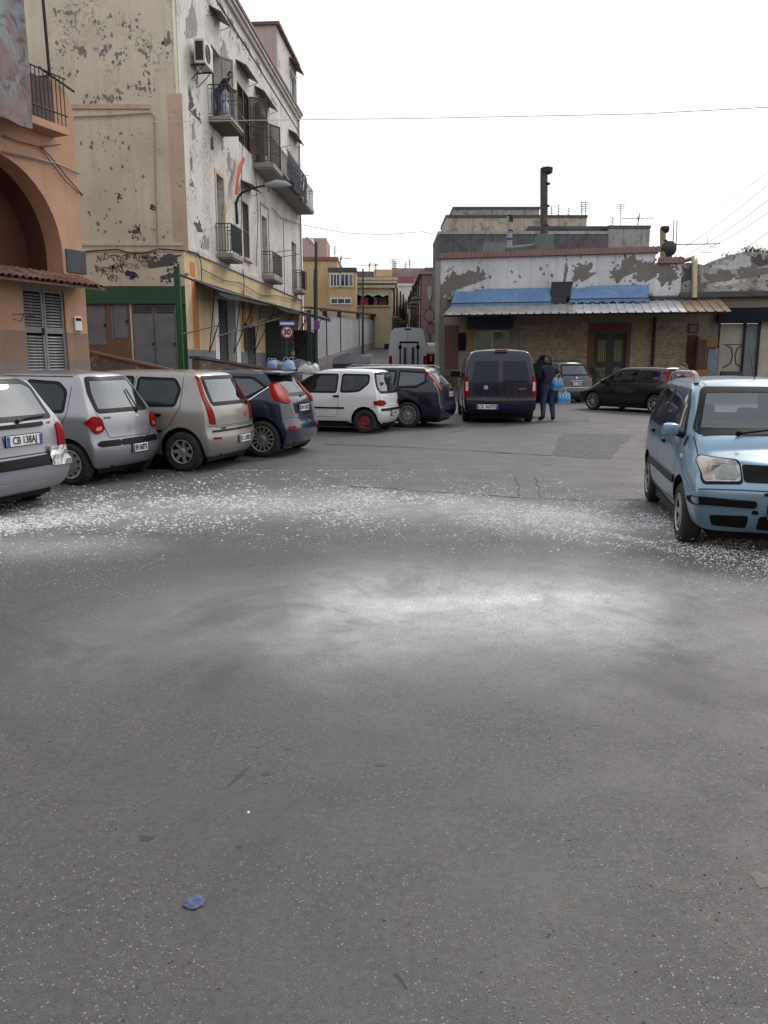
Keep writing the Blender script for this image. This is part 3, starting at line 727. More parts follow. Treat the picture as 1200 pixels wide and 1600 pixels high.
# ---- 1: silver hatchback cut by the left edge
def rearleft(rx, ry, ang, L, ro, W):
    """origin from the ground contact of the rear left wheel"""
    h = Vector((math.cos(R(ang)), math.sin(R(ang)), 0)); l = Vector((-h.y, h.x, 0)); return Vector((rx, ry, 0)) + h*(L/2-ro) - l*(W/2-.1)
def rearcentre(rx, ry, ang, L): return Vector((rx, ry, 0)) + Vector((math.cos(R(ang)), math.sin(R(ang)), 0))*L/2
L, W, H = 3.88, 1.60, 1.48
lev, st = small_hatch(L, W, H, .93, .60, rear_top=.42, hatch_mid=.07, hood=.95)
def ex(sh, r):
    wiper(sh, r, 'B', [(.02, .965, .015), (-.10, .99, .03), (-.42, 1.0, .02)])
    sh.panel('hatch_grip', [(-.33, .905), (.33, .905), (.33, .935), (-.33, .945)], 'B', .03, BLACK, r, rad=.01)
    word(sh, r, 'B', .55, .895, 'LUSSO', .055, INK); word(sh, r, 'B', -.46, .93, '1.4 SE', .032, INK)
    # crumpled corner of the bumper
    h, n = sh.proj('B', -.55, .55); random.seed(3); mb = MB(); k = []
    for i in range(9):
        for j in range(5):
            hh, nn = sh.proj('B', -.34-.055*i, .47+.052*j-.01*i*.3); k.append(tuple(hh+nn*(.012+random.random()*.028)))
    mb.add(k, [(i*5+j, i*5+j+1, (i+1)*5+j+1, (i+1)*5+j) for i in range(8) for j in range(4)])
    o = mb.build('torn_tape', plain('crumpled_foil', (.45,.45,.47), .25, .7, var=.3, scale=20), r, False, False); o['label'] = 'crumpled silver tape over the broken bumper corner'
S = mkspec(L, W, H, lev, st, wb=2.48, ro=.68, r=.29, cab=(-1.6, .95), belt=.93,
  win=[('B', [(-.58, .985), (.58, .985), (.54, 1.34), (.40, 1.40), (-.40, 1.40), (-.54, 1.34)]), ('S', [(-1.42, .98), (-1.05, .97), (-1.05, 1.34), (-1.3, 1.33)]), ('S', [(-.97, .97), (-.12, .965), (-.12, 1.37), (-.97, 1.36)]), ('S', [(-.04, .965), (.92, .96), (.42, 1.35), (-.04, 1.37)]), ('F', [(-.60, 1.0), (.60, 1.0), (.52, 1.37), (-.52, 1.37)])],
  pan=[('tail_light', 'B2', [(.56, .62), (.70, .62), (.73, .80), (.66, .93), (.58, .90)], .016, REDL), ('bumper_strip', 'B', [(-.72, .48), (.72, .48), (.72, .58), (-.72, .60)], .014, BLACK)],
  strips=[('hatch_gap', 'B', [(-.62, .96), (-.60, .62), (.60, .62), (.62, .96)], .008, .002, INK), ('bumper_gap', 'B', [(-.72, .615), (.72, .615)], .01, .002, INK), ('bumper_lip', 'B', [(-.70, .335), (.70, .335)], .014, .004, STEEL)],
  plates=[('B', .0, .78, 'CB 138AJ', .52)], extra=ex, wheel=('cap', .19, ALLOY))
c0 = at(50, 700, 8.45)
car('hatchback_car', S, rearcentre(c0.x-.05, 8.5, 162, L), 162, 'silver hatchback with foil-taped broken bumper, cut by the left edge', C_LILAC)

# ---- 2: small round silver hatchback
L, W, H = 3.50, 1.50, 1.485
lev, st = small_hatch(L, W, H, .90, .50, rear_top=.40, hatch_mid=.06, hood=.93, nose=.68, hdr=.22, cowl=.92)
def ex(sh, r):
    wiper(sh, r, 'B', [(-.20, .925, .015), (-.215, .98, .03), (-.19, 1.22, .02)])
    word(sh, r, 'B', .42, .875, 'd arts', .05, INK); badge(sh, r, 'B', -.20, .86, .02)
S = mkspec(L, W, H, lev, st, wb=2.34, ro=.50, r=.275, cab=(-1.4, .85), belt=.92,
  win=[('B', [(-.54, .945), (.54, .945), (.50, 1.20), (.42, 1.39), (-.42, 1.39), (-.50, 1.20)]), ('S', [(-1.18, .95), (-.50, .94), (-.50, 1.36), (-1.02, 1.33), (-1.16, 1.22)]), ('S', [(-.42, .935), (.88, .93), (.45, 1.27), (.20, 1.36), (-.42, 1.37)]), ('F', [(-.55, 1.0), (.55, 1.0), (.46, 1.35), (-.46, 1.35)])],
  pan=[('tail_light', 'B2', [(.50, .72), (.62, .66), (.70, .72), (.73, .83), (.66, .90), (.52, .88)], .018, REDL), ('indicator', 'B2', [(.55, .72), (.64, .71), (.63, .76), (.54, .77)], .021, AMBER),
       ('bumper_strip', 'B2', [(.26, .50), (.60, .50), (.66, .54), (.60, .58), (.26, .58)], .014, BLACK), ('bumper_strip', 'B', [(-.24, .50), (.24, .50), (.24, .58), (-.24, .58)], .013, BLACK)],
  strips=[('hatch_gap', 'B', [(-.56, .94), (-.46, .66), (-.44, .61), (.44, .61), (.46, .66), (.56, .94)], .009, .002, INK), ('door_gap', 'S', [(-1.22, 1.28), (-1.24, .95), (-1.10, .62), (-.85, .45)], .009, .002, INK), ('door_gap', 'S', [(-.46, 1.38), (-.46, .35)], .009, .002, INK), ('roof_seam', 'S', [(-1.2, 1.405), (.1, 1.415)], .014, .003, INK)],
  plates=[('B', -.12, .44, 'BH 868YK', .36)], extra=ex, wheel=('cap', .20, ALLOY), prad=.045)
p = G(118, 757); car('hatchback_car', S, rearleft(p.x, p.y, 161, L, .50, W), 161, 'small rounded silver hatchback with oval red tail lights and upright rear wiper', C_SIL)

# ---- 3: beige-silver hatchback, tall tail lights
L, W, H = 3.84, 1.66, 1.48
lev, st = small_hatch(L, W, H, .92, .58, rear_top=.33, hatch_mid=.05, hood=.93)
def ex(sh, r):
    wiper(sh, r, 'B', [(-.50, .945, .015), (-.42, .975, .045), (-.30, .985, .03)])
    badge(sh, r, 'B', -.36, .80, .045, REDP); handle(sh, r, -.98, .83)
    word(sh, r, 'B', .40, .625, 'Punto', .05, INK)
S = mkspec(L, W, H, lev, st, wb=2.46, ro=.54, r=.295, cab=(-1.5, .95), belt=.92,
  win=[('B', [(-.58, .97), (.56, .97), (.50, 1.38), (-.50, 1.38)]), ('S', [(-1.28, .96), (-.60, .95), (-.60, 1.37), (-1.22, 1.35), (-1.33, 1.20)]), ('S', [(-.52, .95), (.90, .94), (.42, 1.32), (.15, 1.37), (-.52, 1.38)]), ('F', [(-.60, 1.0), (.60, 1.0), (.52, 1.36), (-.52, 1.36)])],
  pan=[('tail_light', 'B2', [(.585, .68), (.70, .70), (.715, .90), (.66, 1.15), (.575, 1.385), (.535, 1.385), (.60, 1.12), (.62, .93)], .014, REDL), ('reflector', 'B2', [(.50, .47), (.68, .475), (.68, .505), (.50, .50)], .008, REDL),
       ('bumper_strip', 'B', [(-.66, .575), (.66, .575), (.66, .605), (-.66, .605)], .016, BLACK)],
  strips=[('hatch_gap', 'B', [(-.60, .95), (-.56, .64), (.56, .64), (.60, .95)], .008, .002, INK), ('bumper_gap', 'B', [(-.76, .665), (.76, .665)], .009, .002, INK), ('door_gap', 'S', [(-1.34, 1.42), (-1.37, .95), (-1.22, .70), (-1.0, .55)], .009, .002, INK), ('door_gap', 'S', [(-.56, 1.40), (-.54, .95), (-.50, .35)], .009, .002, INK), ('side_strip', 'S', [(-1.08, .60), (.9, .58)], .03, .012, BLACK)],
  plates=[('B', -.20, .43, 'DC 610RD', .42)], extra=ex, wheel=('star', .185, ALLOY, .185, 7))
p = G(290, 736); car('hatchback_car', S, rearleft(p.x, p.y, 164, L, .54, W), 164, 'dusty beige-silver hatchback with tall narrow red tail lights beside the rear window', C_SILD)

# ---- 4: navy hatchback with spoiler
L, W, H = 3.95, 1.72, 1.47
lev, st = small_hatch(L, W, H, .96, .57, rear_top=.50, hatch_mid=.10, hood=.98)
def ex(sh, r):
    mb = MB(); mb.rbox(-L/2+.30, -L/2+.62, -.55, .55, 1.375, 1.425, .02); mb.build('roof_spoiler', C_NAVY, r, True, False)
    wiper(sh, r, 'B', [(.0, 1.0, .01), (-.1, 1.01, .03), (-.33, 1.03, .02)]); handle(sh, r, -1.0, .88, C_NAVY)
S = mkspec(L, W, H, lev, st, wb=2.49, ro=.54, r=.31, cab=(-1.5, .95), belt=.95, tint=1,
  win=[('B', [(-.50, 1.03), (.50, 1.03), (.52, 1.15), (.44, 1.36), (-.44, 1.36), (-.52, 1.15)]), ('S', [(-1.50, 1.17), (-1.18, 1.0), (-.55, .96), (-.55, 1.35), (-1.2, 1.34)]), ('S', [(-.47, .955), (.90, .94), (.42, 1.31), (.15, 1.36), (-.47, 1.36)]), ('F', [(-.60, 1.02), (.60, 1.02), (.52, 1.36), (-.52, 1.36)])],
  pan=[('tail_light', 'B2', [(.54, .89), (.72, .92), (.72, 1.0), (.64, 1.20), (.60, 1.22), (.57, 1.05)], .018, REDL), ('reflector', 'B2', [(.50, .46), (.72, .47), (.72, .53), (.52, .52)], .008, REDL), ('tail_light', 'S', [(-1.84, .90), (-1.64, .97), (-1.50, 1.22), (-1.58, 1.26), (-1.74, 1.08)], .016, REDL), ('plate_recess', 'B', [(-.40, .72), (.40, .72), (.42, .90), (-.42, .90)], .004, BLACK)],
  strips=[('hatch_gap', 'B', [(-.55, .86), (-.50, .66), (.50, .66), (.55, .86)], .008, .002, INK), ('bumper_gap', 'B', [(-.78, .66), (.78, .66)], .009, .002, INK), ('window_trim', 'S', [(-1.56, 1.20), (-1.22, .965), (-.7, .935), (.9, .915)], .014, .010, CHROME), ('door_gap', 'S', [(-1.24, 1.0), (-1.22, .72), (-1.05, .55)], .009, .002, INK), ('door_gap', 'S', [(-.5, 1.0), (-.48, .35)], .009, .002, INK)],
  plates=[('B', .0, .81, 'DW 507KE', .50)], extra=ex, wheel=('spoke', .225, ALLOY, .19, 14), prad=.04)
p = G(413, 714); car('hatchback_car', S, rearleft(p.x, p.y, 165, L, .54, W), 165, 'navy blue hatchback with roof spoiler and large red tail lights', C_NAVY)

# ---- 5: white small hatchback
L, W, H = 3.32, 1.51, 1.44
lev, st = small_hatch(L, W, H, .90, .54, rear_top=.25, hatch_mid=.05, hood=.88, nose=.64, hdr=.10, cowl=.78)
def ex(sh, r):
    wiper(sh, r, 'B', [(.0, .93, .015), (-.1, .95, .03), (-.38, .97, .02)]); handle(sh, r, -.52, .83, BLACK, .15); mirrors(sh, r, .62, .90, BLACK, .8)
    word(sh, r, 'B', .44, .80, 'S', .05, INK)
S = mkspec(L, W, H, lev, st, wb=2.20, ro=.46, r=.27, cab=(-1.3, .75), belt=.88, frit=.03,
  win=[('B', [(-.55, .90), (.55, .90), (.60, 1.02), (.50, 1.35), (-.50, 1.35), (-.60, 1.02)]), ('S', [(-1.28, 1.12), (-1.08, .945), (-.82, .92), (-.62, .92), (-.62, 1.32), (-1.27, 1.31)]), ('S', [(-.52, .91), (.72, .91), (.30, 1.25), (.05, 1.32), (-.52, 1.32)]), ('F', [(-.56, .95), (.56, .95), (.48, 1.32), (-.48, 1.32)])],
  pan=[('tail_light', 'B2', [(.46, .62), (.70, .62), (.70, .73), (.66, .755), (.46, .735)], .012, REDL), ('tail_light', 'S', [(-1.60, .63), (-1.44, .63), (-1.42, .73), (-1.58, .74)], .012, REDL), ('bumper_strip', 'B', [(-.62, .50), (.62, .50), (.62, .56), (-.62, .56)], .014, BLACK), ('side_strip', 'S', [(-.72, .55), (.9, .55), (.9, .585), (-.72, .585)], .014, BLACK)],
  strips=[('door_gap', 'S', [(-.57, 1.36), (-.57, .92), (-.57, .50), (-.50, .36), (.62, .36)], .008, .002, INK), ('hatch_gap', 'B', [(-.62, 1.0), (-.60, .60), (.60, .60), (.62, 1.0)], .008, .002, INK), ('bumper_gap', 'S', [(-1.6, .60), (-1.30, .60), (-1.22, .46)], .008, .002, INK), ('sill_strip', 'S', [(-.80, .255), (.80, .255)], .035, .008, BLACK)],
  plates=[('B', .0, .44, 'BT 904ZP', .36)], extra=ex, wheel=('steel', .175, PEN, .16, 0))
p = G(571, 677); car('hatchback_car', S, rearleft(p.x, p.y, 160, L, .46, W), 160, 'small white three-door hatchback with dark red steel wheels', C_WHITE)

# ---- 6: dark estate behind it
L, W, H = 4.50, 1.84, 1.49
lev, st = small_hatch(L, W, H, .94, .60, rear_top=.52, hatch_mid=.08, hood=.98, nose=.70, cowl=1.28, hdr=.55)
def ex(sh, r):
    for sd in (-1, 1):
        mb = MB(); mb.tube([(-1.75, sd*.60, 1.44), (-1.6, sd*.60, 1.50), (.2, sd*.60, 1.515), (.4, sd*.60, 1.45)], .016, 6); mb.build('roof_rail', STEEL, r, True, False)
    wiper(sh, r, 'B', [(.0, .99, .01), (-.1, 1.0, .03), (-.4, 1.02, .02)])
S = mkspec(L, W, H, lev, st, wb=2.64, ro=.95, r=.315, cab=(-2.0, 1.2), belt=.94, tint=1,
  win=[('B', [(-.56, 1.0), (.56, 1.0), (.50, 1.36), (-.50, 1.36)]), ('S', [(-1.72, 1.12), (-1.5, 1.0), (-1.02, .98), (-1.02, 1.38), (-1.70, 1.34)]), ('S', [(-.94, .97), (-.06, .96), (-.06, 1.38), (-.94, 1.38)]), ('S', [(.02, .955), (1.22, .94), (.75, 1.30), (.5, 1.38), (.02, 1.38)]), ('F', [(-.62, 1.02), (.62, 1.02), (.54, 1.38), (-.54, 1.38)])],
  pan=[('tail_light', 'B2', [(.60, .92), (.76, .92), (.745, 1.06), (.64, 1.35), (.575, 1.35), (.63, 1.08)], .016, REDL)],
  strips=[('hatch_gap', 'B', [(-.60, .92), (-.58, .60), (.58, .60), (.60, .92)], .008, .002, INK), ('door_gap', 'S', [(-.98, 1.0), (-.98, .40)], .009, .002, INK), ('window_trim', 'S', [(-1.78, 1.14), (-1.5, .975), (1.1, .92)], .012, .010, BLACK)],
  plates=[('B', .0, .80, 'DA 317FL', .50)], extra=ex, wheel=('spoke', .225, ALLOY, .2, 16))
p = G(638, 668); car('estate_car', S, rearleft(p.x, p.y, 163, L, .95, W), 163, 'dark estate car with roof rails and slim red tail lights behind the white hatchback', C_NAVY2)

# ---- 7: dark blue van
L, W, H = 4.80, 1.90, 1.94
zb = .24; rw = .76
lev = [(zb, .93, .10, .14), (.36, .98, .02, .03), (.56, 1.0, .0, .0), (.68, 1.0, .05, .02), (.98, .99, .06, .08), (1.16, .975, .09, .12), (1.42, .92, .15, .14), (1.66, .875, .22, .16), (1.80, .82, .26, .17), (1.86, .72, .30, .18)]
xr = -L/2
st = [(xr, 1.86, 0, .965, .03), (xr+.1, 1.875, 0, .985, .04), (xr+.34, 1.89, 0, 1, .045), (-1.4, 1.90, 0, 1, .045), (-.4, 1.90, 0, 1, .04), (.25, 1.89, 0, 1, .04), (.62, 1.82, 0, 1, .03), (1.40, 1.20, .76, .99, .03), (1.55, 1.14, .74, .985, .03), (1.82, 1.06, .72, .98, .03), (L/2-.34, .96, .68, .96, .03), (L/2-.1, .86, .64, .92, .02), (L/2, .80, .6, .86, .01)]
def ex(sh, r):
    badge(sh, r, 'B', .38, .93, .055, STEEL); plate(r, sh, 'B', .34, .44, 'CK 463FR', .56, .12, off=.055); word(sh, r, 'B', -.56, .90, 'SCUDO', .05, CHROME); mirrors(sh, r, 1.15, 1.16, BLACK, 1.5)
    sh.panel('rear_pressing', [(-.80, 1.05), (-.05, 1.05), (-.05, 1.62), (-.66, 1.62), (-.74, 1.2)], 'B', .003, GLASSV, r, rings=5, rad=.06); sh.panel('rear_pressing', [(.80, 1.05), (.05, 1.05), (.05, 1.62), (.66, 1.62), (.74, 1.2)], 'B', .003, GLASSV, r, rings=5, rad=.06)
    # front door standing open on the right
    T = Matrix.Translation((1.15, -W/2+.02, 0)) @ Matrix.Rotation(R(58), 4, 'Z'); mb = MB(T)
    mb.prism([(-1.0, .40), (-.05, .36), (0, 1.05), (-.12, 1.12), (-.62, 1.78), (-.98, 1.80)], -.05, .0); d = mb.build('open_door', C_VAN, r, True, False)
    mb = MB(T); mb.prism([(-.92, 1.12), (-.22, 1.12), (-.62, 1.72), (-.92, 1.73)], -.055, .005); mb.build('door_window', GLASSD, d, False, False)
    mb = MB(); mb.tube([(xr+.40, 0, 1.93), (xr+.25, 0, 1.905)], .01); mb.rbox(xr+.18, xr+.26, -.16, .16, 1.875, 1.905, .01); mb.build('brake_light', REDL, r, False, False)
GLASSV = plain('van_rear_panel', (.004,.006,.020), .2, var=.15, coat=.25, spec=.2, bmp=0)
S = mkspec(L, W, H, lev, st, wb=3.0, ro=.92, r=.325, cab=(-.1, 1.2), belt=1.12, cargo=1, zsh=.68, round=(.07, .14), tint=1,
  win=[('S', [(.05, 1.20), (1.18, 1.20), (.70, 1.68), (.05, 1.70)]), ('F', [(-.72, 1.25), (.72, 1.25), (.66, 1.78), (-.66, 1.78)])],
  pan=[('tail_light', 'B2', [(.815, .68), (.925, .68), (.935, 1.20), (.83, 1.24)], .018, REDL), ('reversing_light', 'B2', [(.83, .84), (.90, .84), (.89, 1.08), (.84, 1.08)], .021, CLEARL), ('rear_bumper', 'B', [(-.90, .36), (.90, .36), (.92, .60), (-.92, .60)], .03, C_VAN)],
  strips=[('door_gap', 'B', [(0, .66), (0, 1.84)], .014, .003, INK), ('door_gap', 'B', [(-.80, .66), (-.80, 1.1), (-.70, 1.80)], .012, .003, INK), ('door_gap', 'B', [(.80, .66), (.80, 1.1), (.70, 1.80)], .012, .003, INK), ('door_gap', 'B', [(-.88, .655), (.88, .655)], .02, .003, INK), ('door_gap', 'S', [(-1.2, 1.7), (-1.2, .5), (0, .5), (0, 1.75)], .012, .002, INK)],
  plates=[], extra=ex, wheel=('steel', .2, METAL, .2, 0))
p = G(781, 662); car('parked_van', S, rearcentre(p.x, p.y, 87, L), 87, 'dark blue panel van seen from behind, a front door standing open', C_VAN)

# ---- 8: grey people carrier
L, W, H = 4.33, 1.83, 1.60
lev, st = small_hatch(L, W, H, 1.0, .64, rear_top=.36, hatch_mid=.05, hood=1.02, nose=.75, cowl=1.25, hdr=.55)
def ex(sh, r):
    for sd in (-1, 1):
        mb = MB(); mb.tube([(-1.6, sd*.66, 1.56), (-1.45, sd*.66, 1.62), (.2, sd*.66, 1.635), (.4, sd*.66, 1.57)], .016, 6); mb.build('roof_rail', METAL, r, True, False)
    wiper(sh, r, 'B', [(.0, 1.06, .01), (.1, 1.07, .03), (.38, 1.09, .02)]); badge(sh, r, 'B', 0, .98, .04)
S = mkspec(L, W, H, lev, st, wb=2.64, ro=.80, r=.31, cab=(-1.8, 1.2), belt=1.0, tint=1,
  win=[('B', [(-.68, 1.07), (.68, 1.07), (.58, 1.48), (-.58, 1.48)]), ('S', [(-1.60, 1.06), (-1.0, 1.04), (-1.0, 1.46), (-1.48, 1.44)]), ('S', [(-.92, 1.03), (-.02, 1.02), (-.02, 1.48), (-.92, 1.48)]), ('S', [(.06, 1.015), (1.18, 1.01), (.7, 1.40), (.45, 1.48), (.06, 1.48)]), ('F', [(-.62, 1.10), (.62, 1.10), (.56, 1.48), (-.56, 1.48)])],
  pan=[('tail_light', 'B2', [(.74, .98), (.84, .98), (.80, 1.22), (.745, 1.24)], .016, REDL)],
  strips=[('hatch_gap', 'B', [(-.72, 1.0), (-.66, .58), (.66, .58), (.72, 1.0)], .009, .002, INK), ('bumper_chrome', 'B', [(-.80, .60), (.80, .60)], .02, .008, STEEL), ('grip', 'B', [(-.3, .86), (.3, .86)], .025, .01, STEEL)],
  plates=[('B', .0, .75, 'CW 138BG', .52)], extra=ex, wheel=('spoke', .2, ALLOY, .2, 9))
p = at(903, 600, 31.6); car('people_carrier_car', S, rearcentre(p.x, 31.6, 118, L), 118, 'dark grey people carrier parked behind the man, facing the stone-clad wall', C_GREY)

# ---- 9: black three-door hatchback
L, W, H = 3.92, 1.68, 1.45
lev, st = small_hatch(L, W, H, .93, .56, rear_top=.40, hatch_mid=.10, hood=.90, nose=.68, cowl=1.05, hdr=.30)
def ex(sh, r): handle(sh, r, -.42, .80, C_BLK); mirrors(sh, r, .72, .92, C_BLK, .85)
S = mkspec(L, W, H, lev, st, wb=2.49, ro=.66, r=.295, cab=(-1.5, 1.0), belt=.92,
  win=[('B', [(-.56, 1.0), (.56, 1.0), (.50, 1.34), (-.50, 1.34)]), ('S', [(-1.40, 1.05), (-1.25, .97), (-.62, .95), (-.62, 1.32), (-1.30, 1.30)]), ('S', [(-.52, .94), (.92, .92), (.50, 1.22), (.20, 1.33), (-.52, 1.34)]), ('F', [(-.60, .98), (.60, .98), (.52, 1.33), (-.52, 1.33)])],
  pan=[('tail_light', 'B2', [(.62, .80), (.73, .82), (.72, 1.0), (.62, 1.28), (.56, 1.28), (.63, 1.0)], .018, REDL), ('tail_light', 'S', [(-1.84, .84), (-1.70, .90), (-1.58, 1.26), (-1.66, 1.26)], .014, REDL), ('headlight', 'F2', [(.40, .58), (.68, .62), (.70, .74), (.55, .74)], .014, CLEARL)],
  strips=[('door_gap', 'S', [(-.57, 1.36), (-.57, .92), (-.62, .50), (-.50, .36), (.66, .36), (.72, .6), (.72, .9)], .008, .002, INK), ('side_line', 'S', [(-1.0, .62), (1.0, .60)], .02, .006, C_BLK), ('sill_strip', 'S', [(-.86, .24), (.9, .24)], .02, .008, STEEL)],
  plates=[('B', .0, .80, 'DJ 220NM', .50)], extra=ex, wheel=('spoke', .205, ALLOY, .19, 8))
hd = 124; h = Vector((math.cos(R(hd)), math.sin(R(hd)), 0)); l_ = Vector((-h.y, h.x, 0)); fw = at(929, 600, 27.2)
car('hatchback_car', S, Vector((fw.x, 27.2, 0)) - h*(-L/2+.66+2.49) - l_*(W/2-.1), hd, 'black three-door hatchback seen from the side behind the light blue car', C_BLK)

# ---- 10: light blue small car on the right
L, W, H = 3.54, 1.58, 1.52
lev, st = small_hatch(L, W, H, .97, .57, rear_top=.22, hatch_mid=.04, hood=.98, nose=.80, cowl=1.02, hdr=.55, rr=(.1, .2), roof_rear_drop=.05)
lev = [(.20, .90, .10, .16), (.32, .97, .02, .04), (.50, 1.0, .0, .0), (.60, 1.0, .04, .0), (.84, .99, .05, .09), (.99, .965, .06, .12), (1.15, .90, .10, .13), (1.31, .83, .15, .14), (1.435, .75, .19, .15), (1.47, .68, .22, .16)]
lev = [(z, wf, -L/2+a, L/2-b) for z, wf, a, b in lev]
def ex(sh, r):
    mirrors(sh, r, .80, 1.0, C_PANDA, .85); handle(sh, r, -.02, .86, BLACK, .14); handle(sh, r, -.85, .90, BLACK, .14)
    for sd in (-1, 1):
        mb = MB(); mb.tube([(-1.35, sd*.55, 1.47), (-1.25, sd*.55, 1.53), (-.9, sd*.555, 1.565), (.10, sd*.555, 1.57), (.28, sd*.555, 1.545), (.34, sd*.555, 1.46)], [.02, .022, .022, .022, .024, .028], 8); mb.build('roof_rail', ALLOY, r, True, False)
    wiper(sh, r, 'F', [(-.30, 1.015, .02), (0, 1.045, .03), (.32, 1.035, .02)]); wiper(sh, r, 'F', [(.25, 1.01, .02), (.45, 1.03, .03), (.62, 1.04, .02)])
    mb = MB(); mb.tube([(.30, 0, 1.50), (-.05, .0, 1.82)], .005, 5); mb.build('aerial', BLACK, r, False, False)
    # headlamp innards
    for sd in (-1, 1):
        sh.panel('lamp_rim', [(sd*.345, .645), (sd*.672, .625), (sd*.685, .81), (sd*.65, .85), (sd*.36, .835)], 'F', .007, BLACK, r, rings=4, rad=.04)
        hl = sh.panel('headlight', [(sd*.357, .657), (sd*.662, .638), (sd*.675, .805), (sd*.645, .838), (sd*.37, .824)], 'F', .016, HLG, r, rings=5, rad=.04)
        sh.panel('reflector_bowl', [(sd*.375, .668), (sd*.56, .656), (sd*.57, .78), (sd*.52, .79), (sd*.385, .79)], 'F', .020, LAMPIN, hl, rings=5, rad=.07); sh.panel('indicator_lens', [(sd*.585, .66), (sd*.65, .65), (sd*.66, .80), (sd*.595, .815)], 'F', .020, AMBERD, hl, rings=3, rad=.02)
        p_, n_ = sh.proj('L' if sd > 0 else 'R', .98, .80); mb = MB(); mb.rbox(.95, 1.02, p_.y-sd*.01, p_.y+sd*.012, .785, .825, .012); mb.build('side_indicator', CLEARL, r, True, False)
    badge(sh, r, 'F', 0, .80, .05, BLUEP)
GLASSP = glassm('light_tinted_glass', (.74,.78,.79), .06, .03, .10); HLG = plain('ribbed_lamp_glass', (.30,.29,.27), .16, .55, var=.55, scale=16, bmp=.5, coat=1); AMBERD = lens('dusky_amber_lens', (.36, .30, .24)); LAMPIN = plain('lamp_bowl', (.20,.21,.20), .18, .7, var=.4, scale=9, coat=1)
S = dict(L=L, W=W, H=H, lev=lev, st=st, wb=2.30, ro=.55, r=.285, cab=(-1.45, 1.0), belt=.97, frit=.03, zsh=.60, round=(.10, .17), gap=.055, glass=GLASSP,
  win=[('B', [(-.58, 1.02), (.58, 1.02), (.52, 1.40), (-.52, 1.40)]), ('S', [(-1.50, 1.08), (-1.44, 1.0), (-1.15, 1.0), (-1.15, 1.40), (-1.42, 1.40)]), ('S', [(-1.07, 1.0), (-.44, .99), (-.44, 1.41), (-1.07, 1.41)]), ('S', [(-.36, .985), (.86, .97), (.60, 1.26), (.38, 1.40), (-.36, 1.41)]), ('F', [(-.66, 1.03), (.66, 1.03), (.535, 1.425), (-.535, 1.425)])],
  pan=[('grille', 'F', [(-.34, .66), (.34, .66), (.35, .80), (-.35, .80)], .008, BLACK), ('bumper_strip', 'F2', [(.25, .455), (.75, .455), (.76, .525), (.25, .515)], .022, BLACK), ('lower_grille', 'F2', [(.30, .26), (.56, .26), (.60, .36), (.30, .38)], .006, BLACK), ('lower_grille', 'F', [(-.22, .25), (.22, .25), (.22, .38), (-.22, .38)], .006, BLACK), ('air_slot', 'F', [(-.20, .56), (.20, .56), (.20, .585), (-.20, .585)], .006, BLACK), ('tow_cover', 'F', [(-.28, .395), (-.23, .395), (-.23, .43), (-.28, .43)], .004, BLACK),
       ('side_strip', 'S', [(-.98, .52), (.80, .52), (.80, .60), (-.98, .60)], .018, BLACK)],
  strips=[('bonnet_gap', 'F', [(-.735, .90), (-.70, .985)], .01, .004, INK), ('bumper_gap', 'F', [(-.76, .585), (-.60, .59), (-.37, .60), (.37, .60), (.60, .59), (.76, .585)], .009, .003, INK), ('door_gap', 'S', [(-.40, 1.43), (-.40, .95), (-.42, .32)], .008, .002, INK), ('door_gap', 'S', [(.78, .95), (.80, .6), (.74, .34), (-.95, .30)], .008, .002, INK), ('door_gap', 'S', [(-1.11, 1.43), (-1.14, .95), (-1.0, .62), (-.9, .5)], .008, .002, INK), ('sill_strip', 'S', [(-.86, .25), (.78, .25)], .012, .006, STEEL), ('roof_gap', 'T', [(-1.3, .50), (.2, .51), (.5, .49)], .008, .002, INK), ('roof_gap', 'T', [(-1.3, -.50), (.2, -.51), (.5, -.49)], .008, .002, INK),
       ('bonnet_gap', 'T', [(1.02, .67), (1.30, .66), (1.56, .60)], .008, .003, INK), ('bonnet_gap', 'T', [(1.02, -.67), (1.30, -.66), (1.56, -.60)], .008, .003, INK), ('cowl_panel', 'T', [(1.045, -.60), (1.06, 0), (1.045, .60)], .07, .006, BLACK)],
  plates=[('F', .02, .42, 'CT 745SX', .36)], extra=ex, wheel=('star', .19, ALLOY, .175, 6))
ang = -101; hd = Vector((math.cos(R(ang)), math.sin(R(ang)), 0)); rt = Vector((hd.y, -hd.x, 0))
fwheel = Vector((2.86, 7.42, 0)); org = fwheel - hd*(-L/2+.55+2.30) - rt*(W/2-.1)
org.z = -.08
car('hatchback_car', S, org, ang, 'light blue small car with roof rails facing the camera at the right edge', C_PANDA)
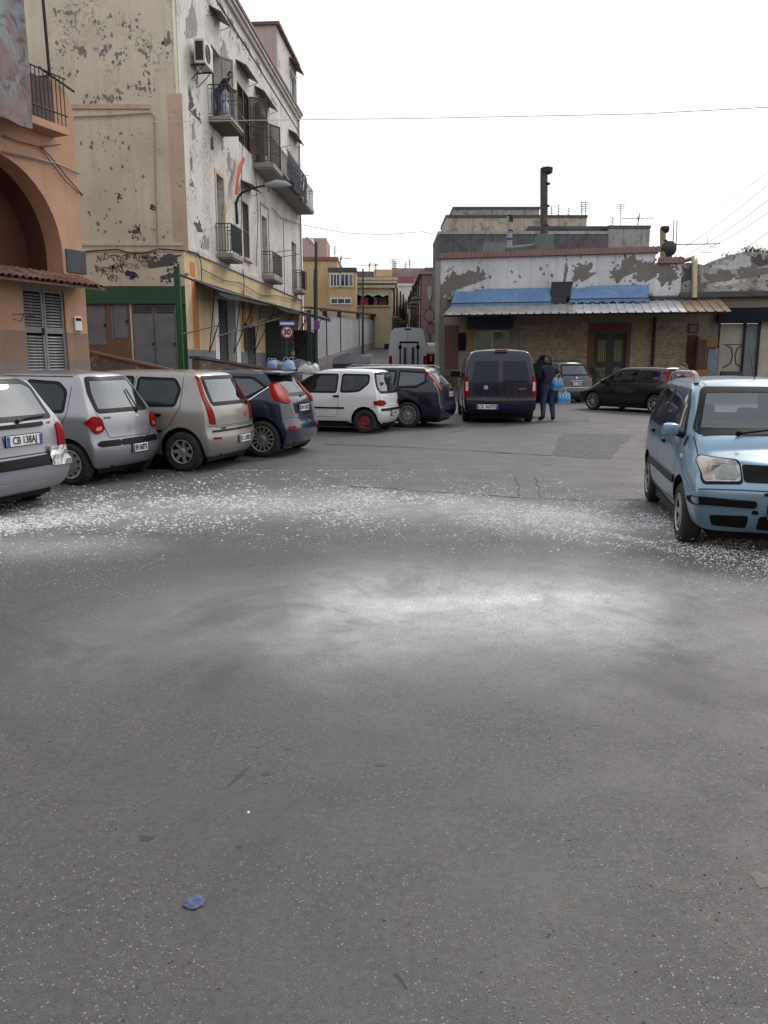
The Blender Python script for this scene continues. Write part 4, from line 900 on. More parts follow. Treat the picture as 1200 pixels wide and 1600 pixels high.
# ---------------------------------------------------------------- buildings: helpers
def wall(mb, s0, s1, z0, z1, holes=(), th=.35, mi=0, out=0.0):
    """slab along the plane with rectangular openings; front face at y = -out"""
    ss = sorted({s0, s1} | {a for h in holes for a in h[:2]}); zs = sorted({z0, z1} | {a for h in holes for a in h[2:4]})
    ss = [s for s in ss if s0-1e-6 <= s <= s1+1e-6]; zs = [z for z in zs if z0-1e-6 <= z <= z1+1e-6]; y0, y1 = -out, th
    solid = {}
    for i in range(len(ss)-1):
        for j in range(len(zs)-1):
            cx, cz = (ss[i]+ss[i+1])/2, (zs[j]+zs[j+1])/2; solid[i, j] = not any(a < cx < b and c < cz < d for a, b, c, d in [h[:4] for h in holes])
    for (i, j), v in solid.items():
        if not v: continue
        a, b, c, d = ss[i], ss[i+1], zs[j], zs[j+1]
        mb.add([(a,y0,c),(b,y0,c),(b,y0,d),(a,y0,d),(a,y1,c),(b,y1,c),(b,y1,d),(a,y1,d)], [(0,1,2,3),(7,6,5,4)], mi)
        for di, dj, q in ((-1,0,[(a,y0,c),(a,y0,d),(a,y1,d),(a,y1,c)]),(1,0,[(b,y0,c),(b,y1,c),(b,y1,d),(b,y0,d)]),(0,-1,[(a,y0,c),(a,y1,c),(b,y1,c),(b,y0,c)]),(0,1,[(a,y0,d),(b,y0,d),(b,y1,d),(a,y1,d)])):
            if not solid.get((i+di, j+dj), False): mb.add(q, [(0,1,2,3)], mi)
def irregular(cx, cz, rx, rz, n=26, jag=.28, seed=0):
    rnd = random.Random(seed); ph = [rnd.uniform(0, 6.28) for _ in range(9)]; out = []; n = max(n, 46) if n > 12 else n; rot = rnd.uniform(-.5, .5)
    for k in range(n):
        a = 2*math.pi*k/n; f = 1 + jag*sum(math.sin(a*(i+2)+ph[i])/(i+1.6)**.8 for i in range(9))*.75 + rnd.uniform(-jag, jag)*.4; f = max(.22, f)
        b = a + .12*math.sin(5*a+ph[3]); out.append((cx + math.cos(b)*rx*f, cz + math.sin(b)*rz*f))
    return out
SCN = 0
def scar(rt, pl, px, py, rx, rz, mat, seed=0, out=.004, name='bare_patch', jag=.3, n=26):
    """a place where render has come off: thin irregular sheet a few mm proud with a raised broken rim"""
    global SCN; SCN = (SCN + 1) % 9; out = out + .0008*SCN
    s, z = pl.hit(px, py); poly = irregular(s, z, rx, rz, n, jag+.12, seed); mb = MB(pl.M)
    if n > 12:
        rs = random.Random(seed+77); m2_ = MB(pl.M)
        for _ in range(16):
            a = rs.uniform(0, 6.28); d = rs.uniform(.9, 1.7); r_ = rs.choice([.012, .02, .03, .045, .06])*min(1.5, .6+rx); k = 7; cx_, cz_ = s+math.cos(a)*rx*d, z+math.sin(a)*rz*d
            m2_.add([(cx_+math.cos(6.28*j/k)*r_*rs.uniform(.4, 1.5), -out-.001, cz_+math.sin(6.28*j/k)*r_*rs.uniform(.4, 1.5)) for j in range(k)], [tuple(range(k))])
        o2 = m2_.build('small_flakes', mat, rt); o2['kind'] = 'stuff'
    vs = [(x, -out, zz) for x, zz in poly]; mb.add(vs, [tuple(range(n))]); return mb.build(name, mat, rt)
def pxrect(pl, x0, x1, y0, y1, out=0.0):
    a = pl.hit(x0, (y0+y1)/2, out)[0]; b = pl.hit(x1, (y0+y1)/2, out)[0]; xm = (x0+x1)/2
    return a, b, pl.hit(xm, y1, out)[1], pl.hit(xm, y0, out)[1]
def cable(name, pts, r, mat, label=None, sag=0.0, parent=None, cat='cable', group=None):
    P = []
    for a, b in zip(pts[:-1], pts[1:]):
        a, b = Vector(a), Vector(b)
        for k in range(10): f = k/10; P.append(a.lerp(b, f) - Vector((0, 0, sag*4*f*(1-f))))
    P.append(Vector(pts[-1])); mb = MB(); mb.tube(P, r, 5); o = mb.build(name, mat, parent, True)
    if label: tag(o, label, cat, group)
    return o
def leafbox(mb, a, b, c, d, y0, y1, mi=0): mb.box(a, b, y0, y1, c, d, mi)
def shutter(rt, pl, a, b, c, d, mat, y=.10, slats=True, nm='shutter'):
    """louvred leaf standing in an opening"""
    mb = MB(pl.M); f = .05
    mb.box(a, a+f, y, y+.045, c, d); mb.box(b-f, b, y, y+.045, c, d); mb.box(a+f, b-f, y, y+.045, c, c+f); mb.box(a+f, b-f, y, y+.045, d-f, d)
    mb.box(a+f, b-f, y, y+.045, (c+d)/2-.04, (c+d)/2+.04)
    o = mb.build(nm, mat, rt)
    mb = MB(pl.M); z = c+f+.02
    while z < d-f-.02:
        if abs(z-(c+d)/2) > .06: mb.add([(a+f, y+.005, z-.015), (b-f, y+.005, z-.015), (b-f, y+.035, z+.02), (a+f, y+.035, z+.02), (a+f, y+.012, z-.02), (b-f, y+.012, z-.02), (b-f, y+.042, z+.015), (a+f, y+.042, z+.015)], [(0,1,2,3),(7,6,5,4),(0,4,5,1),(2,6,7,3)])
        z += .06
    q = mb.build('louvre_slats', mat, o); q['kind'] = 'stuff'
    return o
def window(rt, pl, a, b, c, d, frame, y=.16, mull=1, tr=0.0, glass=None, curtain=None):
    mb = MB(pl.M); f = .055
    mb.box(a, a+f, y, y+.05, c, d); mb.box(b-f, b, y, y+.05, c, d); mb.box(a+f, b-f, y, y+.05, c, c+f); mb.box(a+f, b-f, y, y+.05, d-f, d)
    for k in range(1, mull+1): s = a + (b-a)*k/(mull+1); mb.box(s-.03, s+.03, y+.002, y+.048, c+f, d-f)
    if tr: mb.box(a+f, b-f, y+.004, y+.046, c+(d-c)*tr-.025, c+(d-c)*tr+.025)
    o = mb.build('window', frame, rt)
    for k in range(mull+1):
        s0 = a+f+(b-a-2*f)*k/(mull+1); s1 = a+f+(b-a-2*f)*(k+1)/(mull+1)
        mb = MB(pl.M); mb.box(s0+.01, s1-.01, y+.02, y+.028, c+f, d-f); mb.build('pane', glass or WGLASS, o)
    mb = MB(pl.M)
    if curtain:
        n = 14; vs = []
        for k in range(n+1):
            s = a+.03+(b-a-.06)*k/n; yy = y+.10+.03*math.sin(k*2.4); vs += [(s, yy, c+.02), (s, yy, d-.02)]
        mb.add(vs, [(2*k, 2*k+2, 2*k+3, 2*k+1) for k in range(n)]); mb.build('curtain', curtain, o)
    else: mb.box(a-.01, b+.01, y+.5, y+.52, c-.01, d+.01); mb.build('dark_room', DARK, o)
    return o
SLABM = plaster('balcony_slab', (.33,.31,.28), m_th=.56, sc=3)
def balcony(rt, pl, s0, s1, z, dep, mat=RAILM, h=1.0, th=.14, gap=.11, underm=None, curve=0.0, pitchr=.011, sides=True):
    mb = MB(pl.M); mb.rbox(s0, s1, -dep, .02, z-th, z, .015); mb.box(s0+.05, s1-.05, -dep+.05, 0, z-th-.05, z-th+.002)
    b = mb.build('balcony', [SLABM], rt)
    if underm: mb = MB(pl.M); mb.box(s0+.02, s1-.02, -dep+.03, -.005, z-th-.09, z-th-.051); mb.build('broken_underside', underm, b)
    mb = MB(pl.M); e = dep-.05
    loop = [(s0+.03, -.02, 0), (s0+.03, -e, 0), (s1-.03, -e, 0), (s1-.03, -.02, 0)]
    for hh, rr in ((h, .02), (h-.13, .011), (.08, .012)): mb.tube([(x, y, z+hh) for x, y, _ in loop], rr, 6)
    rl = mb.build('railing', mat, b)
    bm_ = MB(); bm_.tube([(0, 0, .08), (0, 0, h)], pitchr, 5); me = None
    pts = []
    n = max(2, int((s1-s0-.06)/gap)); pts += [(s0+.03+(s1-s0-.06)*k/n, -e) for k in range(n+1)]
    m2 = max(2, int(e/gap)); pts += [(s0+.03, -e*k/m2) for k in range(m2)] + [(s1-.03, -e*k/m2) for k in range(m2)]
    for i, (x, y) in enumerate(pts):
        M = pl.M @ Matrix.Translation((x, y, z))
        if me is None:
            o = bm_.build('baluster', mat, rl); me = o.data; o.matrix_local = M
        else: o = bpy.data.objects.new('baluster', me); COL.objects.link(o); o.parent = rl; o.matrix_local = M
    return b
def hood(rt, pl, s0, s1, z, dep=.42, drop=.22):
    mb = MB(pl.M); n = 9; vs = []
    for k in range(n+1):
        s = s0+(s1-s0)*k/n
        for zz in (0, -.02): vs += [(s, 0, z+zz+.008*(k % 2)), (s, -dep, z-drop+zz+.008*(k % 2))]
    fs = []
    for k in range(n): a = 4*k; fs += [(a, a+1, a+5, a+4), (a+2, a+6, a+7, a+3), (a+1, a+3, a+7, a+5)]
    mb.add(vs, fs + [(0, 2, 3, 1), (4*n, 4*n+1, 4*n+3, 4*n+2)]); o = mb.build('window_hood', plain('hood_sheet', (.20,.19,.185), .7, .2, var=.35, scale=5), rt)
    mb = MB(pl.M)
    for s in (s0+.05, s1-.05): mb.tube([(s, 0, z-drop-.12), (s, -dep*.85, z-drop*.9-.02)], .012, 5)
    mb.build('hood_bracket', METAL, o); return o
# ---------------------------------------------------------------- LEFT: tall peeling apartment house
YN = 26.0
cx = at(291, 500, YN).x
FA = PL(cx, YN, .072, 1.0)              # facade facing the street (receding)
SW_ = PL(cx-9, YN, 1.0, 0.0)            # side wall facing the camera; s = 9 at the corner
P_CREAM = plaster('cream_peeling_render', (.62,.56,.445), (.19,.17,.16), .60, 1.0, streak=.35, fine=.56, zfun=(5.5, 10.5, .25))
P_CREAMF = plaster('pale_peeling_render', (.66,.635,.585), (.27,.25,.23), .58, .9, streak=.55, peel=(.33,.31,.29), p_th=.64, fine=.55)
P_PEACH = plaster('peach_paint', (.56,.43,.32), m_th=.68, streak=.3); P_PINKW = plaster('whitish_flaking_paint', (.60,.57,.56), m_th=.52, sc=1.6, streak=.5)
P_GREEN = plaster('green_wall_paint', (.055,.115,.06), (.03,.05,.035), .68, streak=.5); P_YEL = plaster('pale_yellow_render', (.60,.47,.29), m_th=.66, streak=.4)
P_DADO = plaster('grey_blue_dado', (.19,.20,.235), m_th=.66, streak=.4); P_ORNG = plaster('orange_paint_stripe', (.50,.21,.07), m_th=.7, streak=.4)
P_RED = plaster('dull_red_paint', (.24,.075,.055), m_th=.66, streak=.5); P_BARE = plaster('bare_render', (.21,.195,.175), m_th=.58, sc=3, rough=.95); P_BARED = plaster('dark_bare_render', (.10,.098,.10), m_th=.6, sc=3)
FEND = FA.hit(470, 450)[0]; ZC = FA.hit(468, 186)[1]; SEC = SW_.hit
ap = root('apartment_house', (cx, YN+1, 0), 'tall cream apartment house with peeling plaster and iron balconies', 'building')
ZT = ZC + .2
fop = {}
def fr(x0, x1, y0, y1): return pxrect(FA, x0, x1, y0, y1)
fop['w1'] = fr(332, 346, 96, 189); fop['w2'] = fr(371, 389, 128, 204); fop['w3'] = fr(400, 421, 166, 255); fop['w4'] = fr(452, 464, 232, 290)
fop['d1'] = fr(339, 350, 274, 396); fop['d2'] = fr(379, 389, 303, 380); fop['d3'] = fr(410, 418, 338, 423); fop['d4'] = fr(456, 463, 374, 447)
fop['g1'] = fr(341, 368, 466, 572); fop['g2'] = fr(386, 400, 508, 572); fop['g3'] = fr(415, 433, 504, 575); fop['g4'] = fr(459, 476, 518, 580)
zA = FA.hit(335, 191)[1]; zB = FA.hit(395, 256)[1]; zC_ = FA.hit(338, 395)[1]; zD = FA.hit(409, 424)[1]; zE = FA.hit(456, 448)[1]
def setz(k, z0=None, hh=None):
    a, b, c, d = fop[k]; c = c if z0 is None else z0; d = d if hh is None else c+hh; fop[k] = (a, b, c, d)
setz('w1', zA, 2.5); setz('w2', zA+.25, 2.2); setz('w3', zA-.0, 2.5)
zB = zA-.0; setz('w4', zB, 2.4)
setz('d1', zC_, 2.75); setz('d2', zC_+.35, 2.2); setz('d3', zC_, 2.6); setz('d4', zC_, 2.5); zD = zE = zC_
mb = MB(FA.M); wall(mb, .35, FEND, -.5, ZT, [fop[k] for k in fop], .45); fw_ = mb.build('facade_wall', P_CREAMF, ap)
so_a = SEC(137, 510)[0]; sops = {}
sops['pa'] = pxrect(SW_, 135, 167, 475, 541); sops['pb'] = pxrect(SW_, 175, 201, 474, 530); sops['dd'] = pxrect(SW_, 208, 276, 474, 600)
mb = MB(SW_.M); wall(mb, -8, 9, -.5, ZT+.4, [sops[k] for k in sops], .35); sw_ = mb.build('side_wall', P_CREAM, ap)
mb = MB(FA.M); mb.box(.36, FEND-.01, .5, 9, ZT-.3, ZT-.05); mb.box(FEND-.36, FEND-.01, .46, 9, -.5, ZT-.31); mb.box(.6, FEND-.5, 8.6, 9, -.5, ZT-.31); mb.build('roof', CONC, ap)
for zf in (zC_-.2, zA-.2):
    mb = MB(FA.M); mb.box(.5, FEND-.4, .47, 8, zf-.15, zf); mb.build('floor_slab', DARK, ap)
# cornice and roof edge
mb = MB(FA.M); mb.box(-.1, FEND+.12, -.22, 0, ZC-.12, ZC); mb.box(-.1, FEND+.06, -.12, 0, ZC-.28, ZC-.121); mb.build('cornice', P_CREAMF, ap)
mb = MB(FA.M); mb.box(-.12, FEND+.16, -.27, -.02, ZC+.003, ZC+.13); mb.build('gutter', plain('red_gutter', (.16,.06,.055), .6, var=.3), ap)
mb = MB(FA.M); mb.tube([(0, -.02, ZC-.75), (FEND, -.02, ZC-.75)], .02, 5); mb.build('roof_cable', METAL, ap)
# side wall details
def srect(nm, x0, x1, y0, y1, mat, out=.01, lab=None, th=None, holes=()):
    a, b, c, d = pxrect(SW_, x0, x1, y0, y1); mb = MB(SW_.M); wall(mb, min(a, b), max(a, b), c, d, holes, -.0005, 0, out)
    o = mb.build(nm, mat, ap); 
    if lab: o['label'] = lab
    return o
def frect(nm, x0, x1, y0, y1, mat, out=.01, holes=()):
    a, b, c, d = pxrect(FA, x0, x1, y0, y1); mb = MB(FA.M); wall(mb, a, b, c, d, holes, -.0005, 0, out); return mb.build(nm, mat, ap)
za = SEC(200, 447)[1]; zb_ = SEC(200, 472)[1]
mb = MB(SW_.M); wall(mb, -8, 9.0, zb_, za, (), 0, 0, .012); mb.build('green_band', P_GREEN, ap)
mb = MB(SW_.M); wall(mb, -8, sops['dd'][0]-.05, .0, zb_-.002, [sops['pa'], sops['pb']], 0, 0, .008); mb.build('brown_plinth', plaster('brown_plinth_paint', (.20,.115,.08), m_th=.62, streak=.6), ap)
mb = MB(SW_.M); wall(mb, sops['dd'][1]+.02, 9.0, 0, zb_-.002, (), 0, 0, .010); mb.build('green_pier', GREENP, ap)
mb = MB(SW_.M); mb.rbox(-8, 9.0, -.09, -.013, zb_-.06, zb_, .01); mb.build('green_ledge', P_GREEN, ap)
srect('corner_band', 266, 289.5, 146, 392, P_PEACH, .009); 
mb = MB(SW_.M); a = SEC(268, 60)[0]; wall(mb, a, 8.98, SEC(275, 145)[1], ZT+.3, (), 0, 0, .009); mb.build('flaking_corner', P_PINKW, ap)
mb = MB(SW_.M); z = SEC(200, 163)[1]; mb.rbox(-8, 8.2, -.05, 0, z-.14, z, .01); mb.build('string_course', P_PEACH, ap)
mb = MB(SW_.M); z = SEC(200, 379)[1]; mb.rbox(-8, 9.0, -.04, 0, z-.10, z, .01); mb.rbox(-8, 9.0, -.03, 0, z-.28, z-.24, .01); mb.build('string_course', P_CREAM, ap)
zc = FA.hit(340, 405)[1]
mb = MB(FA.M); mb.rbox(.0, FEND, -.07, 0, zc-.18, zc, .02); mb.build('string_course', P_PINKW, ap)
z0 = zc-.181; hg = [fop[k] for k in ('g1', 'g2', 'g3', 'g4')]; zd = FA.hit(300, 546)[1]
mb = MB(FA.M); wall(mb, .0, FEND, zd, z0, hg, 0, 0, .008); mb.build('yellow_ground_floor', P_YEL, ap)
mb = MB(FA.M); wall(mb, .0, FEND, -.3, zd-.001, hg, 0, 0, .012); mb.build('grey_dado', P_DADO, ap)
for x0, x1, y0, y1 in ((296, 304, 410, 432), (301, 310, 440, 545), (378, 383, 455, 545)): frect('orange_stripe', x0, x1, y0, y1, P_ORNG, .014)
# curved orange stripe
pts = [FA.hit(388, 462), FA.hit(391, 478), FA.hit(392, 495), FA.hit(391, 512)]; w_ = .32; mb = MB(FA.M)
mb.add([(s-w_, -.018, z) for s, z in pts] + [(s+w_, -.018, z) for s, z in pts], [(k, k+1, k+5, k+4) for k in range(3)]); mb.build('orange_stripe', P_ORNG, ap)
frect('white_tile_surround', 335, 341, 462, 570, WHITE, .03); frect('white_tile_surround', 368, 374, 462, 570, WHITE, .03)
# flaked patches
for i, (px, py, rx, rz, m) in enumerate([(260, 406, .16, .1, P_BARED), (252, 416, .42, .30, P_BARED), (263, 404, .30, .14, P_BARED), (297, 170, .0, .0, None), (240, 325+0, .06, .05, P_BARED), (186, 310, .05, .09, P_BARED), (262, 70, .12, .25, P_BARE), (232, 403, .12, .07, P_BARED), (268, 432, .10, .16, P_BARED), (258, 436, .12, .08, P_BARED), (213, 365, .14, .10, P_BARED)]):
    if m: scar(ap, SW_, px, py, rx, rz, m, i)
P_FA1 = plaster('facade_undercoat', (.37,.345,.31), (.2,.19,.18), .5, 2.5, streak=.6, fine=.5)
for i, (px, py, rx, rz, m) in enumerate([(299, 168, .22, .55, P_BARED), (306, 183, .42, .16, P_BARED), (312, 362, .40, .30, P_BARED), (300, 50, .5, .8, P_FA1), (308, 110, .4, .5, P_FA1), (352, 90, .5, .5, P_FA1), (331, 232, .22, .32, P_BARED), (348, 232, .18, .45, P_FA1), (330, 20, .5, .35, P_FA1), (345, 12, .4, .2, P_BARE), (364, 48, .6, .25, P_BARE), (385, 75, .6, .2, P_BARE), (299, 262, .12, .35, P_BARE), (303, 215, .2, .4, P_FA1), (358, 262, .3, .5, P_FA1), (322, 385, .3, .35, P_FA1), (308, 130, .14, .3, P_BARE), (300, 290, .2, .12, P_BARE), (405, 105, .5, .15, P_BARE), (428, 160, .5, .16, P_FA1), (352, 330, .2, .5, P_FA1)]):
    scar(ap, FA, px, py, rx, rz, m, 40+i)
# mould spots in the upper side wall (clusters of small flakes, real but thin)
rnd = random.Random(5); mb = MB(SW_.M)
for (px, py, rx, ry, n) in [(125, 78, 10, 10, 26), (98, 75, 10, 12, 24), (160, 78, 9, 10, 26), (158, 45, 10, 14, 16), (190, 78, 12, 9, 20), (228, 75, 10, 14, 22), (207, 40, 14, 10, 16), (185, 98, 8, 8, 12), (230, 110, 8, 14, 18), (222, 140, 18, 12, 34), (150, 155, 26, 9, 26), (105, 18, 22, 8, 20), (95, 112, 14, 8, 14), (175, 150, 14, 8, 16), (115, 30, 12, 12, 12), (185, 25, 18, 12, 10), (160, 225, 30, 30, 12), (190, 210, 50, 40, 16), (180, 290, 50, 40, 16), (150, 340, 20, 20, 12), (205, 362, 20, 12, 12), (210, 365, 60, 12, 20), (165, 430, 14, 8, 8)]:
    for _ in range(n):
        x, y = px+rnd.gauss(0, .6)*rx, py+rnd.gauss(0, .6)*ry; s, z = SW_.hit(x, y); r = rnd.choice([.012, .02, .03, .05]); k = 7; a0 = rnd.random()
        if s > 8.9: continue
        yy = -.003 - rnd.random()*.002
        mb.add([(s+math.cos(6.28*j/k+a0)*r*rnd.uniform(.5, 1.3), yy, z+math.sin(6.28*j/k+a0)*r*rnd.uniform(.6, 1.8)) for j in range(k)], [tuple(range(k))])
o = mb.build('flaked_specks', plain('flake_grey', (.19,.175,.16), .95, var=.3), ap); o['kind'] = 'stuff'
# steel doors and panels in the side wall
def panel_door(x0, x1, y0, y1, nm='steel_panel', vents=False):
    a, b, c, d = pxrect(SW_, x0, x1, y0, y1); mb = MB(SW_.M); mb.box(a, b, .04, .08, c, d); mb.box(a+.03, b-.03, .02, .041, c+.04, d-.04 if not vents else d-.30)
    o = mb.build(nm, GREYM, ap)
    if vents:
        for k in range(4): mb = MB(SW_.M); z = d-.25+.055*k; mb.box(a+.05, b-.05, .02, .045, z, z+.022); mb.build('vent_slot', METAL, o)
    mb = MB(SW_.M); mb.rbox(b-.09, b-.03, -.01, .03, (c+d)/2-.05, (c+d)/2+.05, .01); mb.build('handle', METAL, o)
a, b, c, d = sops['pa']; panel_door(135.5, 166.5, 475.5, 540.5); panel_door(175.5, 200.5, 474.5, 529.5)
panel_door(208.6, 241.6, 476, 598, 'steel_door', True); panel_door(242.2, 275.4, 476, 598, 'steel_door', True)
# drain pipe and wires on the side wall
mb = MB(SW_.M); P3 = [SW_.hit(x, y) for x, y in ((100, 184), (180, 181), (236, 177), (241, 182), (242, 200), (244, 300), (247, 392))]; mb.tube([(s, -.05, z) for s, z in P3], .022, 6); mb.build('drain_pipe', plain('painted_pipe', (.30,.27,.23), .6), ap)
mb = MB(SW_.M); P3 = [SW_.hit(x, y) for x, y in ((128, 400), (135, 393), (160, 391), (185, 390), (205, 396), (225, 396), (250, 389), (275, 391), (290, 392))]; mb.tube([(s, -.04, z) for s, z in P3], .018, 6); mb.build('wall_cable', METAL, ap)
# graffiti, brushed on
GR1 = plain('faded_brown_spray', (.16,.12,.10), .8, bmp=0); GR2 = plain('black_blue_spray', (.03,.03,.06), .7, bmp=0); GR3 = plain('faded_grey_spray', (.25,.22,.19), .8, bmp=0)
for txt, px, py, sz, m, b in (('NO STOP ALLE', 192, 403, .27, GR1, .006), ('ARMICHE GU', 205, 415, .22, GR3, .004), ('PIETRO', 172, 422, .30, GR1, .006), ('VET', 176, 435, .24, GR1, .005), ('SES', 206, 431, .28, GR2, .026)):
    s, z = SW_.hit(px, py); me = text_mesh(txt, sz, b, .0006, sx=.92)
    for v in me.vertices: q_ = v.co.copy(); v.co.x += .035*math.sin(q_.y*23+q_.x*9)+random.uniform(-.006, .006); v.co.y += .035*math.sin(q_.x*9+len(txt))+.02*math.sin(q_.x*23)+random.uniform(-.006, .006)
    me.materials.append(m); o = link('graffiti', me, ap); o.matrix_local = Matrix.Translation(-ap.location) @ SW_.M @ Matrix.Translation((s, -.0046, z)) @ TXT
# facade openings
shb = plain('brown_shutter', (.075,.05,.045), .7, var=.25, scale=6); shg = plain('grey_wood', (.22,.21,.20), .7, var=.25)
DK = plain('dark_green_frame', (.03,.04,.04), .6)
def split(k, f): a, b, c, d = fop[k]; return a, a+(b-a)*f, c, d
a, b, c, d = fop['w1']; window(ap, FA, a, b, c, d, shg, .25, 1); 
for k in ('w2',): a, b, c, d = fop[k]; shutter(ap, FA, a, (a+b)/2-.005, c, d, shb, .0); shutter(ap, FA, (a+b)/2+.005, b, c, d, shb, .0)
a, b, c, d = fop['w3']; window(ap, FA, a, b, c, d, shb, .25, 1)
def open_leaf(s, c, d, wd, mat, ang):
    """shutter leaf folded outwards from the wall"""
    T = FA.M @ Matrix.Translation((s, -.01, 0)) @ Matrix.Rotation(R(ang), 4, 'Z'); mb = MB(T); mb.box(0, .05, -.04, 0, c, d); mb.box(wd-.05, wd, -.04, 0, c, d)
    for z in (c, (c+d)/2-.04, d-.06): mb.box(.05, wd-.05, -.04, 0, z, z+.06)
    z = c+.08; 
    while z < d-.08: mb.box(.05, wd-.05, -.032, -.008, z, z+.035); z += .055
    return mb.build('shutter_leaf', mat, ap)
open_leaf(a, c, d, .7, shg, -150); open_leaf(b, c, d, .7, shb, -30); a2, b2, c2, d2 = fop['w2']; open_leaf(b2, c2, d2, .75, shb, -62)
a, b, c, d = fop['w1']; open_leaf(b, c, d, .5, shg, -40)
a, b, c, d = fop['w4']; window(ap, FA, a, b, c, d, shb, .25, 1)
for k in ('d1', 'd3', 'd4'): a, b, c, d = fop[k]; window(ap, FA, a, b, c, d, shb if k != 'd4' else shg, .22, 1, .3)
a, b, c, d = fop['d2']; shutter(ap, FA, a, b, c, d, shb, .03); mb = MB(FA.M); mb.rbox(a-.1, b+.1, -.12, .02, c-.12, c, .02); mb.build('window_sill', P_PEACH, ap)
a, b, c, d = fop['d1']; mb = MB(FA.M)
for q in ((a-.14, a, c, d+.14), (b, b+.14, c, d+.14), (a-.0, b+.0, d, d+.14)): mb.box(q[0], q[1], -.03, -.002, q[2], q[3])
mb.build('door_surround', P_PEACH, ap)
a, b, c, d = fop['d3']; mb = MB(FA.M)
for q in ((a-.3, a-.24, c, d+.5), (b+.24, b+.3, c, d+.5), (a-.24, b+.24, d+.44, d+.5)): mb.box(q[0], q[1], -.03, -.002, q[2], q[3])
mb.build('door_surround', SLABM, ap)
a, b, c, d = fop['g1']; window(ap, FA, a+.25, b-.02, c, d, DK, .3, 1, .75); mb = MB(FA.M); mb.box(a, a+.24, .1, .16, c, d); mb.build('door_leaf', plain('cream_leaf', (.35,.33,.29), .6), ap)
a, b, c, d = fop['g2']; shutter(ap, FA, a, b, c, d, DK, .02)
T0 = fop['g2']; mb = MB(FA.M); mb.box(T0[0]-.5, T0[0]-.05, -.06, -.014, T0[2]+.6, T0[3]); mb.build('notice_board', DK, ap)
for k in ('g3', 'g4'):
    a, b, c, d = fop[k]; window(ap, FA, a, b, c, d, DK, .28, 1, .6)
    for s, an in ((a, -95), (b, -80)):
        T = FA.M @ Matrix.Translation((s, -.02, 0)) @ Matrix.Rotation(R(an), 4, 'Z'); mb = MB(T); wd = .75
        mb.box(0, .06, -.04, 0, c, d); mb.box(wd-.06, wd, -.04, 0, c, d)
        for kk in range(5): z = c+(d-c-.06)*kk/4; mb.box(.06, wd-.06, -.04, 0, z, z+.06)
        dl = mb.build('door_leaf', DK, ap); mb = MB(T); mb.box(.06, wd-.06, -.025, -.015, c+.05, d-.05); mb.build('leaf_panel', plain('dark_panel', (.045,.05,.06), .4), dl)
# balconies
def near_s(px, py): return FA.hit(px, py)[0]
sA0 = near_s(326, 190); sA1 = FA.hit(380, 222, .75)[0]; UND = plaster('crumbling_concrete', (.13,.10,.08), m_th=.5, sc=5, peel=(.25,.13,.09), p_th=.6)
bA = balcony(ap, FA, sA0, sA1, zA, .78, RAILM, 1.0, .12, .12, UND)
sB0 = near_s(395, 255); sB1 = FA.hit(490, 330, .85)[0]; bB = balcony(ap, FA, sB0, min(sB1, FEND+.8), zA, .88, RAILM, 1.0, .2, .19)
grn = plain('dark_green_railing', (.035,.055,.045), .6, .2, var=.3)
sC0 = near_s(338, 396); sC1 = FA.hit(379, 405, .55)[0]; balcony(ap, FA, sC0, sC1, zC_, .6, grn, 1.0, .16, .10, None, 0, .014)
sD0 = near_s(409, 424); sD1 = FA.hit(441, 430, .5)[0]; balcony(ap, FA, sD0, sD1, zD, .55, RAILM, 1.0, .2, .11)
sE0 = near_s(457, 448); sE1 = FA.hit(477, 450, .5)[0]; bE = balcony(ap, FA, sE0, min(sE1, FEND+.3), zE, .55, RAILM, 1.0, .16, .11)
mb = MB(FA.M); mb.box(sE0+.5, min(sE1, FEND+.3), -.60, -.57, zE+.05, zE+1.0); mb.build('maroon_screen', plain('maroon_sheet', (.11,.025,.03), .7), bE)
for k, w0 in (('w1', 325), ('w2', 368), ('w3', 402), ('w4', 452)):
    a, b, c, d = fop[k]; s0 = FA.hit(w0+1, 60)[0]; zz = d+.75 if k != 'w4' else FA.hit(455, 208)[1]; hood(ap, FA, a-.05, b+.12, zz if k != 'w1' else d+1.2)
a, b, c, d = fop['w4']; 
a, b, c, d = fop['d2']; hood(ap, FA, a-.15, b+.5, d+.75, .5, .2)
# penthouse
ph0 = FA.hit(433, 120)[0]; pz = FA.hit(433, 43)[1]; a = ph0
mb = MB(FA.M); wl = at(381, 100, (FA.P(ph0, 0, 0)).y); wid_ = (FA.P(ph0, 0, 0) - wl).length
po = pxrect(FA, 453, 463, 118, 156)
mb2 = MB(FA.M); wall(mb2, ph0, FEND-.1, ZC+.25, pz, [po], .3); ph = mb2.build('penthouse', P_CREAMF, ap)
mb2 = MB(FA.M); mb2.box(ph0-.001, ph0+.25, .0, wid_, ZC-.2, pz-.004); mb2.build('penthouse_side', plaster('dusty_pink_render', (.42,.34,.30), m_th=.7, streak=.5), ph)
mb2 = MB(FA.M); mb2.box(ph0+.3, FEND-.1, .4, wid_, ZC, pz-.02); mb2.build('penthouse_core', P_CREAMF, ph)
mb2 = MB(FA.M); mb2.box(ph0-.12, FEND+.1, -.18, wid_+.15, pz, pz+.14); mb2.build('penthouse_roof_edge', plain('brown_edge', (.10,.06,.05), .7), ph)
mb2 = MB(FA.M); mb2.tube([(ph0-.08, wid_*.45, ZC), (ph0-.08, wid_*.45, pz)], .06, 8); mb2.build('drain_pipe', WHITE, ph)
window(ph, FA, *po, WHITE, .1, 1); hood(ap, FA, po[0]-.1, po[1]+.1, po[3]+.55, .45, .25)
